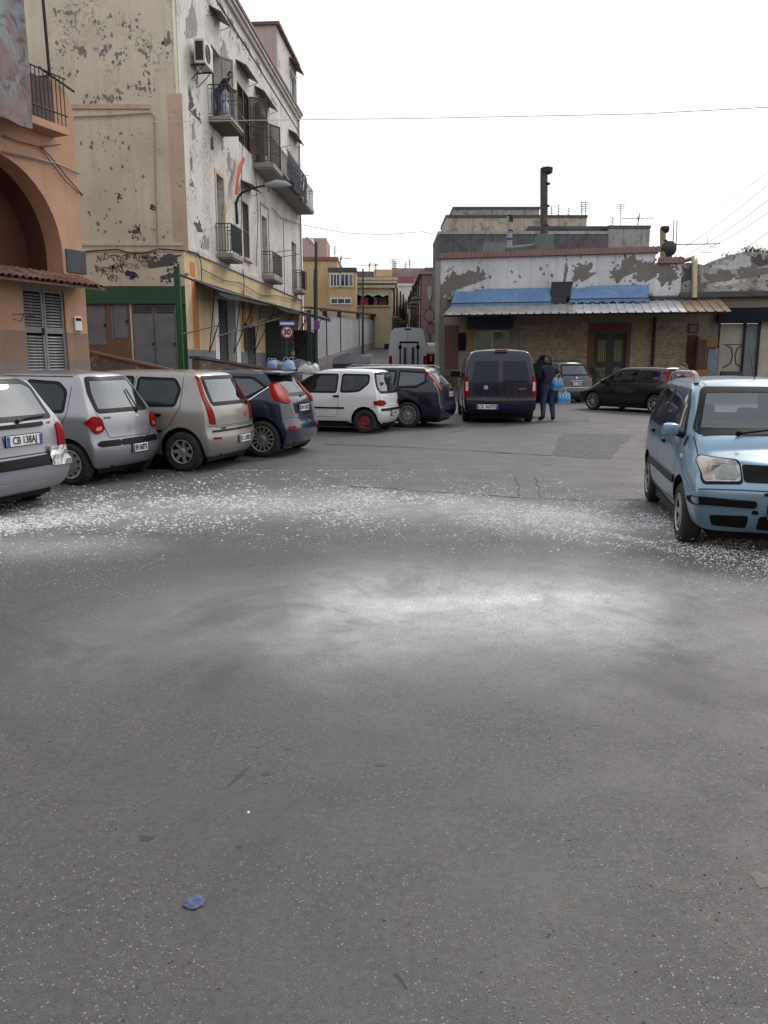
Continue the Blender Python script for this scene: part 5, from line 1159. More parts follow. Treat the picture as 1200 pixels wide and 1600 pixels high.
# air conditioner, pipes, cables, street lamp, drape, laundry
ac0 = FA.hit(313, 95, .35)[0]; acz = FA.hit(322, 94, .35)[1]
acr = root('air_conditioner', FA.P(ac0, -.3, acz), 'white air conditioner unit high on the facade above the top balcony', 'air conditioner')
mb = MB(FA.M); mb.rbox(ac0, ac0+.95, -.50, -.15, acz-.30, acz+.42, .02); mb.build('casing', plain('yellowed_white', (.55,.53,.50), .5, var=.1), acr)
mb = MB(FA.M @ Matrix.Translation((ac0+.35, -.505, acz+.06)) @ Matrix.Rotation(R(90), 4, 'X')); mb.lathe([(.27, 0), (.27, .01), (.24, .012), (.24, .0), (.2, .01), (.16, 0), (.12, .01), (.07, 0), (0, .01)], 20); mb.build('fan_grille', METAL, acr)
mb = MB(FA.M); mb.box(ac0-.004, ac0, -.45, -.2, acz-.22, acz+.34); mb.build('side_louvre', METAL, acr)
for s in (ac0+.1, ac0+.85): mb = MB(FA.M); mb.box(s-.02, s+.02, -.48, 0, acz-.345, acz-.305); mb.tube([(s, 0, acz-.75), (s, -.42, acz-.35)], .015, 5); mb.build('bracket', METAL, acr)
lmp = FA.hit(369, 350); z0 = lmp[1]; l1 = FA.P(lmp[0], -.05, z0); tip = at(418, 289, l1.y-.3); hd_ = at(446, 288, l1.y-.4)
lr = root('street_lamp', l1, 'grey curved-arm street lamp fixed to the facade between the balconies', 'street lamp')
mb = MB(); q1 = at(369, 318, l1.y-.05); q2 = at(378, 301, l1.y-.15); q3 = at(395, 294, l1.y-.2); mb.tube([l1, q1, at(372, 308, l1.y-.1), q2, q3, tip], [.05, .05, .048, .045, .04, .035], 8); mb.build('arm', METAL, lr, True)
mb = MB(); mb.tube([tip-Vector((.1, 0, 0)), tip+Vector((.1, 0, .02)), (tip+hd_)/2+Vector((0, 0, .03)), hd_, hd_+Vector((.22, 0, -.04))], [.04, .1, .15, .12, .03], 10); mb.build('lamp_head', plain('lamp_grey', (.33,.34,.35), .5), lr, True)
dp = [FA.hit(x, y, .25) for x, y in ((381, 247), (375, 262), (371, 280), (370, 305))]
mb = MB(FA.M); vs = []
for i, (s, z) in enumerate(dp): vs += [(s-.18, -.25+.04*(i % 2), z), (s, -.30, z), (s+.18, -.25-.03*(i % 2), z)]
mb.add(vs, [f for i in range(3) for f in ((3*i, 3*i+1, 3*i+4, 3*i+3), (3*i+1, 3*i+2, 3*i+5, 3*i+4))])
tag(mb.build('cloth_strip', plain('orange_red_cloth', (.42,.075,.04), .8, var=.3, scale=8), None, True), 'orange-red cloth strip hanging down the facade beside the street lamp', 'cloth')
cl = [plain('black_cloth', (.014,.014,.02), .9, var=.4), plain('navy_cloth', (.016,.018,.045), .9, var=.3)]
rnd = random.Random(8)
sl0 = FA.hit(449, 250, 1.1)[0]; sl1 = FA.hit(480, 290, 1.1)[0]
for i in range(6):
    s = sl0 + (sl1-sl0)*(i+.0)/6; wd = (sl1-sl0)/6*.98; zt = zA+1.05-(0.02*i); ln = [1.25, 1.2, 1.45, 1.3, 1.15, 1.35][i]; mb = MB(FA.M); vs = []; nx, nz = 6, 6
    for j in range(nz+1):
        for k in range(nx+1): f = k/nx; g = j/nz; vs.append((s+wd*f+.03*math.sin(g*5+i), -1.08-.05*math.sin(f*9+i*2)*g-.03*math.sin(g*7), zt-ln*g*(1-.08*math.sin(f*3.1+i))))
    mb.add(vs, [(j*(nx+1)+k, j*(nx+1)+k+1, (j+1)*(nx+1)+k+1, (j+1)*(nx+1)+k) for j in range(nz) for k in range(nx)])
    tag(mb.build('hanging_garment', cl[i % 2], None, True), ['first dark garment from the left on the long upper balcony', 'second dark garment from the left on the long upper balcony', 'third garment on the long balcony, the longest', 'fourth dark garment on the long upper balcony', 'fifth dark garment, second from the right on the long balcony', 'dark garment at the far right end of the long balcony'][i], 'laundry', 'dark laundry on the upper balcony')
mb = MB(FA.M)
for yy in (-1.0, -1.12): mb.tube([(sl0-.4, yy, zA+1.06), (sl1+.2, yy, zA+1.06)], .008, 5)
for s in (sl0-.3, sl1): mb.tube([(s, -.8, zA+.98), (s, -1.3, zA+1.08)], .012, 5)
tag(mb.build('drying_rack', RAILM), 'thin wire drying rack fixed outside the upper balcony railing', 'drying rack')
mb = MB(FA.M); z = zD+1.0
for s in (sD0+.5, sD1-.1): mb.tube([(s, -.45, z), (s, -1.35, z+.12)], .014, 5)
mb.tube([(sD0+.5, -1.3, z+.11), (sD1-.1, -1.3, z+.11)], .006, 5); tag(mb.build('drying_rack', RAILM), 'empty iron drying rack sticking out from the small middle balcony', 'drying rack')
# string of cables across the facade
cb = plain('black_cable', (.03,.03,.03), .7, bmp=0)
for pts in ([(290, 392), (306, 396), (310, 412), (311, 440)], [(311, 420), (345, 438), (372, 442), (405, 462), (430, 462), (470, 472)], [(376, 420), (378, 440), (374, 525)], [(395, 250), (400, 340), (397, 415)], [(375, 205), (373, 400)], [(440, 345), (442, 460)], [(422, 325), (436, 340), (470, 352)]):
    P3 = [FA.hit(x, y) for x, y in pts]; mb = MB(FA.M); mb.tube([(s, -.09, z) for s, z in P3], .016, 5); mb.build('facade_cable', cb, ap)
mb = MB(FA.M); s = FEND-.15; mb.tube([(s, -.08, .3), (s, -.08, ZC-.3)], .05, 6); mb.build('drain_pipe', plain('pipe_grey', (.3,.28,.27), .6), ap)
# ---------------------------------------------------------------- green awning frame in front of the house
aw = root('awning_frame', at(279, 560, 25.2), 'dark green awning sheet on a bright green post and iron struts', 'awning')
p0 = at(276, 416, 25.0); mb = MB(); mb.rbox(p0.x-.085, p0.x+.085, 24.92, 25.08, 0, p0.z, .01); mb.build('post', GREENP, aw)
n1 = FA.P(.2, -.05, FA.hit(296, 430)[1]); f1 = FA.P(FA.hit(470, 478)[0], -.2, FA.hit(466, 468)[1]); n2 = at(283, 430, 25.2); f2 = at(497, 483, 44)
zi = n1.z
P_ = [at(283, 430, 25.2), at(336, 440, 26.3), at(497, 481, 44.0), at(470, 470, 45.5)]
shm = plain('dark_green_tarp', (.022,.032,.030), .75, var=.35, scale=3)
na, nb = at(340, 441, 28), at(497, 481, 43); ia, ib = FA.P(FA.hit(336, 441)[0]*.0+1.2, -.02, at(340, 441, 28).z+.55), FA.P(FA.hit(466, 468)[0], -.02, nb.z+.35)
oa, ob = at(338, 455, 26.5), at(490, 483, 42.0)
mb = MB(); vs = []; n = 24
A0, A1 = FA.P(1.0, -.03, oa.z+.40), FA.P(FEND-.5, -.03, oa.z+.45); B0, B1 = FA.P(.9, -.85, oa.z+.05), FA.P(FEND-.5, -1.75, oa.z+.12)
for k in range(n+1):
    f = k/n; a = A0.lerp(A1, f); b = B0.lerp(B1, f) - Vector((0, 0, .05*math.sin(f*14)))
    vs += [a, a.lerp(b, .5)-Vector((0, 0, .06)), b, b-Vector((0, 0, .13+.03*math.sin(f*31)))]
mb.add(vs, [(4*k+j, 4*k+j+1, 4*k+5+j, 4*k+4+j) for k in range(n) for j in range(3)]); mb.build('awning_sheet', shm, aw, True)
mb = MB(); mb.tube([at(283, 430, 25.1), B0, B1, at(500, 484, 46)], .035, 6); mb.tube([A0, A1], .03, 6); mb.tube([at(276, 431, 25.0), n1], .04, 6); mb.build('awning_beam', METAL, aw)
for k in range(6):
    f = (k+.3)/6; a = A0.lerp(A1, f); b = B0.lerp(B1, f); d = a + Vector((0, 0, -2.3)) + FA.n*.1
    mb = MB(); mb.tube([b, d], .022, 5); mb.build('strut', METAL, aw); mb = MB(); mb.tube([d, a.lerp(b, .45)], .018, 5); mb.build('strut', METAL, aw)
for (x0, y0, Y0, x1, y1, Y1) in ((341, 525, 27, 484, 484, 42), (380, 512, 29.5, 458, 481, 41), (285, 522, 25.2, 342, 508, 27.5)):
    mb = MB(); mb.tube([at(x0, y0, Y0), at(x1, y1, Y1)], .022, 5); mb.build('long_rod', METAL, aw)
# ---------------------------------------------------------------- ramp parapets in front of the house
STN = plaster('rough_ramp_masonry', (.16,.13,.11), (.06,.05,.05), .52, 3.5, peel=(.26,.24,.21), p_th=.56)
def parapet(name, a, b, label, capm, th=.3, r=.07):
    """a, b: top ends (world); wall goes down to the ground"""
    a, b = Vector(a), Vector(b); d = (b-a); d.z = 0; L_ = d.length; ang = math.atan2(d.y, d.x); rt = root(name, (a.x, a.y, 0), label, 'wall')
    M = Matrix.Translation((a.x, a.y, 0)) @ Matrix.Rotation(ang, 4, 'Z'); mb = MB(M); n = 16
    top = [(L_*k/n, a.z+(b.z-a.z)*k/n-r-.02+random.uniform(-.01, .01)) for k in range(n+1)]; mb.prism([(0, -.2)] + top + [(L_, -.2)], 0, th); mb.build('masonry', STN, rt)
    mb = MB(M); mb.prism([(-.05, a.z-r), (L_+.05, b.z-r), (L_+.05, b.z), (-.05, a.z)], -.06, th+.06); mb.build('coping', capm, rt); return rt, M
CAP = plaster('red_brown_coping', (.22,.115,.085), m_th=.58, sc=3)
parapet('ramp_wall', at(139, 547, 23.4), at(285, 581, 23.6), 'low rough ramp wall with red-brown coping beside the orange building', CAP)
rt, M = parapet('ramp_wall', at(311, 556, 23.0), at(462, 582, 26.5), 'low ramp wall with brown rail coping set with glass shards', plain('brown_coping', (.10,.055,.045), .7, var=.3))
mb = MB(M); rnd = random.Random(2)
for k in range(34):
    s = .5+k*.055; h_ = rnd.uniform(.03, .07); z = at(311, 556, 23).z - .13*0 - s*.18; mb.add([(s, .28, z-.05), (s+.05, .28, z-.05), (s+.02, .30, z+h_), (s+.03, .33, z-.05)], [(0,1,2), (1,3,2), (3,0,2)])
o = mb.build('glass_shards', WGLASS, rt); o['kind'] = 'stuff'
# ---------------------------------------------------------------- FAR LEFT: orange building with the arch
oc = at(140, 560, 20.6); OB = PL(oc.x, oc.y, .375, .93)      # s = 0 at its far corner, negative towards the camera
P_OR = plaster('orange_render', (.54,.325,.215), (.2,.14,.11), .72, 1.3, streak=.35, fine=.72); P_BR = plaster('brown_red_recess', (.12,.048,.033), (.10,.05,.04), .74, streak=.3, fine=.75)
P_LOW = plaster('worn_orange_plinth', (.33,.215,.165), m_th=.6, sc=2, streak=.5); P_PL = plaster('grey_plinth', (.26,.22,.19), m_th=.56, sc=2)
ob = root('orange_building', (oc.x, oc.y, 0), 'orange building with a large brown arched recess above a tiled door canopy', 'building')
dr = pxrect(OB, 41, 106, 452, 640); zts = OB.hit(100, 128)[1]
tz = OB.hit(103, 391)[1]
arch = []      # arch outline in s,z (right half seen), centre to the left outside the frame
ax, az = OB.hit(98, 400); apx, apz = OB.hit(0, 238); rad_ = apz-az; acx = ax-rad_*1.0
# wall face built from strips around the arch
mb = MB(OB.M); n = 22; zlow = OB.hit(60, 436)[1]
zband = apz + .0
S_L = -9.0
def face_poly(mb, pts, y0, y1): mb.prism(pts, y0, y1)
ztopw = OB.hit(60, 208)[1]
# pier right of the arch + spandrel
for k in range(n):
    t0 = math.pi*k/n; t1 = math.pi*(k+1)/n
    x0, z0_ = acx+math.cos(t0)*rad_, az+math.sin(t0)*rad_; x1, z1_ = acx+math.cos(t1)*rad_, az+math.sin(t1)*rad_
    mb.prism([(x1, z1_), (x0, z0_), (x0, ztopw+.25), (x1, ztopw+.25)], 0, .5)
mb.box(ax, 0, 0, .5, zlow, ztopw+.25); mb.box(S_L, acx-rad_, 0, .5, zlow, ztopw+.25)
mb.build('arch_wall', P_OR, ob)
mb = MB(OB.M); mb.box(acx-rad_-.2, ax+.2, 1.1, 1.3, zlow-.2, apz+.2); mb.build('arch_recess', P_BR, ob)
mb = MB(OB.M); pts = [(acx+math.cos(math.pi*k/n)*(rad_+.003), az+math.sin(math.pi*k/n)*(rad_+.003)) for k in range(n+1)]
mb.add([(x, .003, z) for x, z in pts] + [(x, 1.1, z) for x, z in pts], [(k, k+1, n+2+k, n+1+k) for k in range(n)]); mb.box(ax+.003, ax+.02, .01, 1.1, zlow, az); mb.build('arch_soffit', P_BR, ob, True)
mb = MB(OB.M); wall(mb, S_L, 0, .0, zlow-.001, [dr], .5); mb.build('lower_wall', P_OR, ob)
mb = MB(OB.M); wall(mb, S_L, .0, .0, OB.hit(20, 516)[1], [dr], 0, 0, .006); mb.build('faded_lower_band', P_LOW, ob)
mb = MB(OB.M); wall(mb, S_L, .0, -.0, OB.hit(20, 563)[1], [dr], 0, 0, .014); mb.build('grey_plinth', P_PL, ob)
# balcony parapet end (solid, rounded top), balcony floor and box behind
pe0, pe1 = OB.hit(80, 150)[0], .0; zp = OB.hit(92, 124)[1]
mb = MB(OB.M); poly = [(pe0, ztopw+.252), (0, ztopw+.252), (0, zp-.75)] + [(0-.75*(1-math.cos(a)), zp-.75+.75*math.sin(a)) for a in [R(15), R(30), R(45), R(60), R(75)]] + [(-.75, zp), (pe0, zp)]
mb.prism(poly, .0, .5); mb.build('parapet_end', P_OR, ob)
mb = MB(OB.M); mb.box(S_L, 0.0-.01, 1.301, 6.0, .0, ztopw+.2); mb.box(-.3, -.01, .501, 1.3, 0, ztopw+.2); mb.box(S_L, -.01, .501, 1.3, apz+.21, ztopw+.19); mb.build('building_core', P_OR, ob)
mb = MB(OB.M); mb.box(S_L, pe0, -.45, .02, ztopw+.02, ztopw+.18); mb.build('balcony_ledge', P_OR, ob)
mb = MB(OB.M); mb.box(S_L, pe0-.02, .9, 5, ztopw+.25, ztopw+5); mb.build('upper_storey', P_OR, ob)
# balcony rails behind and beside the banner
rb = OB.hit(65, 205)[0]; mb = MB(OB.M)
mb.tube([(S_L, -.42, ztopw+1.23), (pe0+.02, -.42, ztopw+1.23)], .02, 5)
rl = mb.build('railing', METAL, ob); mb = MB(OB.M); mb.tube([(pe0-.75, -.42, ztopw+1.25), (pe0+.75, .0, ztopw+1.23)], .028, 6); mb.build('rail_arm', METAL, ob); mb = MB(OB.M); mb.tube([(S_L, -.42, ztopw+.43), (pe0+.02, -.42, ztopw+.43)], .02, 5); mb.build('lower_rail', METAL, ob)
for k in range(24):
    mb = MB(OB.M); s = pe0-.05-k*.12; mb.tube([(s, -.42, ztopw+.18), (s, -.42, ztopw+1.23)], .012, 5); mb.build('baluster', METAL, rl)
mb = MB(); mb.tube([OB.P(pe0-.45, -.42, ztopw+1.2), at(62, -60, (OB.P(pe0-.45, -.42, 0)).y)], .035, 6); mb.build('tall_pole', METAL, ob)
mb = MB(OB.M); mb.box(pe0-1.1, pe0-.05, -.1, .0, ztopw+.25, ztopw+1.2); mb.build('brown_screen', BROWNW, ob)
# the draped banner: plain faded colours
bm_, t, b = nodes('faded_banner'); p = opos(t); b.inputs['Roughness'].default_value = .8
v = noise(t, p, 1.6, 5, .6, .6); v2 = noise(t, p, 3.1, 4, .6, 1.0)
cc = mixc(t, ramp(t, v, .42, .55), (.20,.24,.26), (.20,.135,.13)); cc = mixc(t, ramp(t, v2, .52, .62), cc, (.095,.08,.085)); t.links.new(cc, b.inputs['Base Color'])
q0 = OB.hit(55, 202, .6); mb = MB(OB.M); vs = []; nx, nz = 14, 12
sR = q0[0]; zB_ = q0[1]; zL = OB.hit(0, 178, .6)[1]; sL = OB.hit(0, 178, .6)[0]
for j in range(nz+1):
    for k in range(nx+1):
        f = k/nx; g = j/nz; s = sL-2.0+(sR-sL+2.0)*f; zb0 = zB_+(zL-zB_)*(1-f)*1.0*(sR-(sL-2.0))/max(.1, sR-sL)*0 + (zL-zB_)*((sR-s)/max(.1, sR-sL))*.1
        vs.append((s+.03*math.sin(g*6), -.58-.05*math.sin(f*11+g*2), zB_-.0+4.2*g+.02*math.sin(f*20)*(1-g)))
mb.add(vs, [(j*(nx+1)+k, j*(nx+1)+k+1, (j+1)*(nx+1)+k+1, (j+1)*(nx+1)+k) for j in range(nz) for k in range(nx)])
tag(mb.build('banner', bm_, None, True), 'large faded banner with pinkish-brown smudges draped over the orange balcony', 'banner')
# louvred grey door with separate slats
dm = plain('grey_louvre_paint', (.23,.23,.235), .6, var=.25, scale=7)
a, b_, c, d = dr; d1 = root('louvred_door', OB.P((a+b_)/2, .05, 0), 'double grey louvred door under the tiled canopy', 'door')
mb = MB(OB.M); mb.box(a, b_, .12, .16, c, d); mb.build('back_panel', DARK, d1)
mid = (a+b_)/2
for l0, l1_ in ((a+.02, mid-.01), (mid+.01, b_-.02)):
    mb = MB(OB.M); f = .055; zm = OB.hit(74, 516)[1]
    for q in ((l0, l0+f, c, d), (l1_-f, l1_, c, d), (l0+f, l1_-f, d-.08, d), (l0+f, l1_-f, zm-.07, zm+.07), (l0+f, l1_-f, c, c+.15)): mb.box(q[0], q[1], .04, .085, q[2], q[3])
    fr_ = mb.build('door_leaf', dm, d1); me = None; z = c+.2
    while z < d-.1:
        if abs(z-zm) > .10:
            M_ = OB.M @ Matrix.Translation((l0+f, .05, z))
            if me is None:
                s_ = MB(); w_ = l1_-f-l0-f; s_.add([(0,0,-.02),(w_,0,-.02),(w_,.03,.02),(0,.03,.02),(0,.008,-.026),(w_,.008,-.026),(w_,.038,.014),(0,.038,.014)], [(0,1,2,3),(7,6,5,4),(0,4,5,1),(2,6,7,3)])
                o = s_.build('slat', dm, fr_); me = o.data; o.matrix_local = M_
            else: o = bpy.data.objects.new('slat', me); COL.objects.link(o); o.parent = fr_; o.matrix_local = M_
        z += .068
mb = MB(OB.M); mb.rbox(mid-.1, mid-.05, .0, .04, zm-.12, zm+.05, .01); mb.build('handle', METAL, d1)
# tiled canopy: every tile a piece
ct = root('tiled_canopy', OB.P(-1.5, -.3, OB.hit(70, 440)[1]), 'small canopy of red clay roof tiles over the louvred door', 'canopy')
z0t = OB.hit(100, 428)[1]; s_r = OB.hit(148, 444, .6)[0]; s_l = -7.5
TIL = [plain('clay_tile_%s' % 'abc'[i], c, .8, var=.3, scale=9) for i, c in enumerate([(.15,.065,.05), (.11,.052,.042), (.19,.095,.072)])]
mb = MB(OB.M); mb.add([(s_l,-.02,z0t-.06),(-.1,-.02,z0t-.06),(-.1,-.75,z0t-.34),(s_l,-.75,z0t-.34),(s_l,-.02,z0t-.10),(-.1,-.02,z0t-.10),(-.1,-.75,z0t-.38),(s_l,-.75,z0t-.38)], [(0,1,2,3),(7,6,5,4),(3,2,6,7),(0,4,5,1),(1,5,6,2),(0,3,7,4)]); mb.build('board', BROWNW, ct)
tl = MB(); n = 7; vs = []
for (y, rr) in ((0, .075), (-.40, .09)):
    for k in range(n): a_ = math.pi*k/(n-1); vs.append((math.cos(a_)*rr, y, math.sin(a_)*rr*.8))
    for k in range(n): a_ = math.pi*k/(n-1); vs.append((math.cos(a_)*(rr-.014), y, math.sin(a_)*(rr-.014)*.8))
tl.add(vs, [(k, k+1, 2*n+k+1, 2*n+k) for k in range(n-1)] + [(n+k+1, n+k, 3*n+k, 3*n+k+1) for k in range(n-1)] + [(2*n+k, 2*n+k+1, 3*n+k+1, 3*n+k) for k in range(n-1)])
tme = []
for m in TIL:
    t_ = MB(); t_.v, t_.f, t_.m = tl.v, tl.f, tl.m; o = t_.build('tmp', m); tme.append(o.data); bpy.data.objects.remove(o)
rnd = random.Random(4); s = s_l
while s < -.12:
    for row in (0, 1):
        o = bpy.data.objects.new('roof_tile', tme[rnd.randrange(3)]); COL.objects.link(o); o.parent = ct
        o.matrix_local = Matrix.Translation(-ct.location) @ OB.M @ Matrix.Translation((s+rnd.uniform(-.01, .01), -.0-.36*row+rnd.uniform(-.02, .01), z0t-.045-.135*row+rnd.uniform(0, .012))) @ Matrix.Rotation(R(20.5), 4, 'X') @ Matrix.Rotation(R(rnd.uniform(-3, 3)), 4, 'Z')
    s += .185
# plaque, intercom, bracket lamp, wires
pq = pxrect(OB, 103, 133, 391, 427); mb = MB(OB.M); mb.rbox(pq[0], pq[1], -.035, 0, pq[2], pq[3], .01)
tag(mb.build('plaque', plaster('dark_slate', (.085,.09,.11), (.2,.2,.22), .6, 3)), 'dark slate plaque on the orange pier above the tiles', 'plaque')
pi_ = pxrect(OB, 115, 126, 495, 517); rt = root('intercom', OB.P(pi_[0], 0, pi_[2]), 'white intercom panel beside the louvred door', 'intercom')
mb = MB(OB.M); mb.rbox(pi_[0], pi_[1], -.05, 0, pi_[2], pi_[3], .015); mb.build('box', WHITE, rt); mb = MB(OB.M); mb.box(pi_[0]+.03, pi_[1]-.03, -.056, -.049, pi_[3]-.1, pi_[3]-.03); mb.build('nameplate', BLACK, rt)
bl = OB.hit(5, 493); mb = MB(OB.M); sx_ = bl[0]; mb.tube([(sx_+.9, -.02, bl[1]+.02), (sx_+.3, -.35, bl[1]+.04), (sx_-.3, -.6, bl[1])], .018, 6); mb.tube([(sx_+.25, -.35, bl[1]+.04), (sx_+.1, -.4, bl[1]-.12), (sx_-.2, -.5, bl[1]-.1)], .010, 5)
tag(mb.build('iron_bracket', RAILM), 'crooked rusty iron bracket left of the louvred door', 'bracket')
for pts, r_ in (([(0, 212), (26, 222), (60, 230), (92, 226)], .012), ([(60, 229), (80, 250), (104, 280), (126, 305)], .014), ([(60, 232), (78, 256), (98, 282), (125, 306)], .012), ([(0, 237), (50, 248), (85, 256), (122, 272)], .022)):
    P3 = [OB.hit(x, y) for x, y in pts]; mb = MB(OB.M); mb.tube([(s, -.06, z) for s, z in P3], r_, 5); mb.build('wall_cable', cb if r_ < .02 else plain('grey_pipe', (.2,.19,.19), .6), ob)
# raised pavement in front of both houses
mb = MB(); a0 = Vector((-16, 17, 0)); mb.prism([(-14, -.2), (-14, 1.0), (-9.2, 1.0), (-6.6, .05), (-6.6, -.2)], 23.9, 25.9); tag(mb.build('ramp', CONC), 'raised concrete ramp along the left houses', kind='structure')
mb = MB(); mb.prism([(-14, -.2), (-14, .9), (-8.6, .9), (-7.4, .02), (-7.4, -.2)], 19.0, 23.3); tag(mb.build('ramp', CONC), 'raised pavement before the orange building', kind='structure')

# ---------------------------------------------------------------- RIGHT: low building with the blue awnings
AR = R(13); RB = PL(0, 39.6, math.cos(AR), -math.sin(AR))
h_ = RB.hit
P_WH = plaster('white_flaking_render', (.68,.685,.71), (.30,.29,.28), .60, .9, streak=.6, fine=.6); P_LOWR = plaster('dark_lower_render', (.29,.25,.205), (.08,.07,.07), .6, 1.2, streak=.4)
P_STN = plain('tan_stone', (.36,.29,.20), .85, var=.35, scale=4, bmp=.4); P_TERR = plaster('terracotta_surround', (.19,.085,.065), m_th=.68, streak=.4)
rb_ = root('low_market_building', RB.P(8, 3, 0), 'long low white building with flaking render and a red tile edge', 'building')
s0, s1 = h_(688, 440)[0], h_(1022, 440)[0]; s2 = h_(1064, 440)[0]; zt = h_(860, 398)[1]; zt2 = h_(1043, 410)[1]; zled = h_(860, 465)[1]
shopw = pxrect(RB, 741, 796, 517, 590); door_ = pxrect(RB, 927, 977, 521, 618); brd = pxrect(RB, 695, 716, 510, 600); zg = .3
door_ = (door_[0], door_[1], .3, door_[3]); shopw = (shopw[0], shopw[1], .9, shopw[3]); br2 = pxrect(RB, 1072, 1088, 524, 590); br2 = (br2[0], br2[1], .3, br2[3])
mb = MB(RB.M); wall(mb, s0, s1, zled, zt, (), .4); mb.build('upper_wall', P_WH, rb_)
mb = MB(RB.M); wall(mb, s1+.001, s2, zled, zt2, (), .4); mb.build('upper_wall', P_WH, rb_)
s3 = h_(1105, 550)[0]
mb = MB(RB.M); wall(mb, s0, s3, -.3, zled-.001, [shopw, door_, br2], .4, 0); mb.build('lower_wall', P_LOWR, rb_)
mb = MB(RB.M); mb.box(s0+.02, s1-.02, .4, 9, zt-.5, zt-.25); mb.box(s0+.01, s0+.39, .401, 9, -.3, zt-.51); mb.box(s0+.5, s2, 8.5, 9, -.3, zt-.55); mb.build('roof', CONC, rb_)
# red tile coping (small ridges)
RT = plaster('red_tile_edge', (.19,.125,.112), (.12,.06,.05), .6, 3); 
for a, b, z in ((s0-.05, s1+.1, zt), (s1+.12, s2+.08, zt2)):
    mb = MB(RB.M); mb.box(a, b, -.10, .5, z-.06, z+.02); k = a
    while k < b-.1: mb.add([(k,-.16,z-.05),(k+.2,-.16,z-.05),(k+.2,.0,z+.21),(k,.0,z+.21),(k+.1,-.16,z-.02),(k+.1,.0,z+.25)], [(0,4,5,3),(4,1,2,5),(0,1,4),(3,5,2)]); k += .205
    mb.add([(a,.0,z+.2),(b,.0,z+.2),(b,.5,z+.0),(a,.5,z+.0)], [(0,1,2,3)]); o = mb.build('tile_coping', RT, rb_); o['kind'] = 'stuff'
mb = MB(RB.M); zl = h_(800, 463)[1]; mb.rbox(h_(700, 463)[0], h_(1020, 460)[0], -.22, 0, zl-.12, zl, .02); mb.build('grey_ledge', CONC, rb_)
mb = MB(RB.M); mb.box(s0-.22, s0-.001, -.1, .35, -.3, h_(690, 408)[1]); mb.build('corner_pier', CONC, rb_)
for i, (px, py, rx, rz) in enumerate([(727, 438, .95, .28), (748, 432, .22, .45), (700, 450, .45, .6), (912, 427, .42, .48), (980, 423, .55, .42), (1010, 432, .5, .38), (1022, 420, .38, .35), (1040, 424, .42, .38), (1000, 416, .3, .2), (884, 425, .06, .6), (1052, 434, .2, .3), (965, 430, .3, .22), (700, 470, .35, .4)]):
    scar(rb_, RB, px, py, rx, rz, P_BARE, 70+i, .006 if i % 2 else .009, jag=.42, n=34)
rnd = random.Random(9)
for px, py in ((800, 425), (812, 432), (845, 420), (850, 428), (855, 415), (862, 430), (805, 440)): scar(rb_, RB, px, py, rnd.uniform(.04, .09), rnd.uniform(.05, .09), P_BARE, rnd.randrange(999), .004, 'small_flake', .3, 9)
# shop front, doors, stone cladding
window(rb_, RB, *shopw, plain('white_frame', (.50,.50,.50), .5), .08, 1)
sg = pxrect(RB, 742, 795, 496, 514); mb = MB(RB.M); mb.box(sg[0]-.3, sg[1]+.2, -.5, -.02, sg[2], sg[3]+.1); tag(mb.build('shop_sign', plain('dark_navy_sign', (.012,.022,.05), .5)), 'dark blue shop fascia under the corrugated canopy', 'sign')
cl_ = root('stone_cladding', RB.P(h_(950, 540)[0], -.04, .3), 'tan split-stone cladding between the shop and the brown door', 'wall cladding')
for (x0, x1) in ((812, 918), (984, 1072)):
    a, b = h_(x0, 540)[0], h_(x1, 540)[0]; mb = MB(RB.M); z = .15; zt_ = h_(900, 507)[1]
    rnd = random.Random(x0); row = 0
    while z < zt_:
        hh = .075; s = a - rnd.random()*.2
        while s < b:
            wd = rnd.uniform(.16, .42); e0, e1 = max(a, s), min(b, s+wd-.008)
            if e1-e0 > .03: mb.box(e0, e1, -.03-rnd.random()*.028, -.002, z, z+hh-.008, rnd.randrange(3))
            s += wd
        z += hh; row += 1
    o = mb.build('cladding_panel', [P_STN, plain('dark_tan_stone', (.31,.25,.175), .85, var=.3), plain('light_tan_stone', (.41,.335,.235), .85, var=.3)], cl_); o['kind'] = 'stuff'
a, b, c, d = door_; fr0, fr1 = h_(918, 560)[0], h_(984, 560)[0]; zf = h_(950, 505)[1]; mb = MB(RB.M)
for q in ((fr0, a, -.2, zf), (b, fr1, -.2, zf), (a, b, d, zf)): mb.box(q[0], q[1], -.07, -.003, q[2], q[3])
mb.build('terracotta_surround', P_TERR, rb_)
dg = root('iron_door', RB.P((a+b)/2, .1, c), 'black-green double door with barred yellowish glass in the terracotta surround', 'door')
DGM = plain('dark_green_door', (.018,.025,.022), .5); YG = plain('yellowish_frosted_glass', (.30,.29,.13), .4, var=.2)
m_ = (a+b)/2
for l0, l1_ in ((a, m_-.01), (m_+.01, b)):
    zr = [c, c+.22, c+1.05, c+1.3, d-.3, d]; mb = MB(RB.M); mb.box(l0, l0+.16, .1, .16, c, d); mb.box(l1_-.16, l1_, .1, .16, c, d)
    for q in ((zr[0], zr[1]), (zr[2], zr[3]), (zr[4], zr[5])): mb.box(l0+.16, l1_-.16, .1, .16, q[0], q[1])
    lf = mb.build('door_leaf', DGM, dg)
    for q in ((zr[1], zr[2]), (zr[3], zr[4])):
        mb = MB(RB.M); mb.box(l0+.16, l1_-.16, .125, .135, q[0], q[1]); mb.build('pane', YG, lf)
        for k in range(4): s = l0+.16+(l1_-l0-.32)*(k+.5)/4; mb = MB(RB.M); mb.tube([(s, .09, q[0]), (s, .09, q[1])], .014, 5); mb.build('bar', METAL, lf)
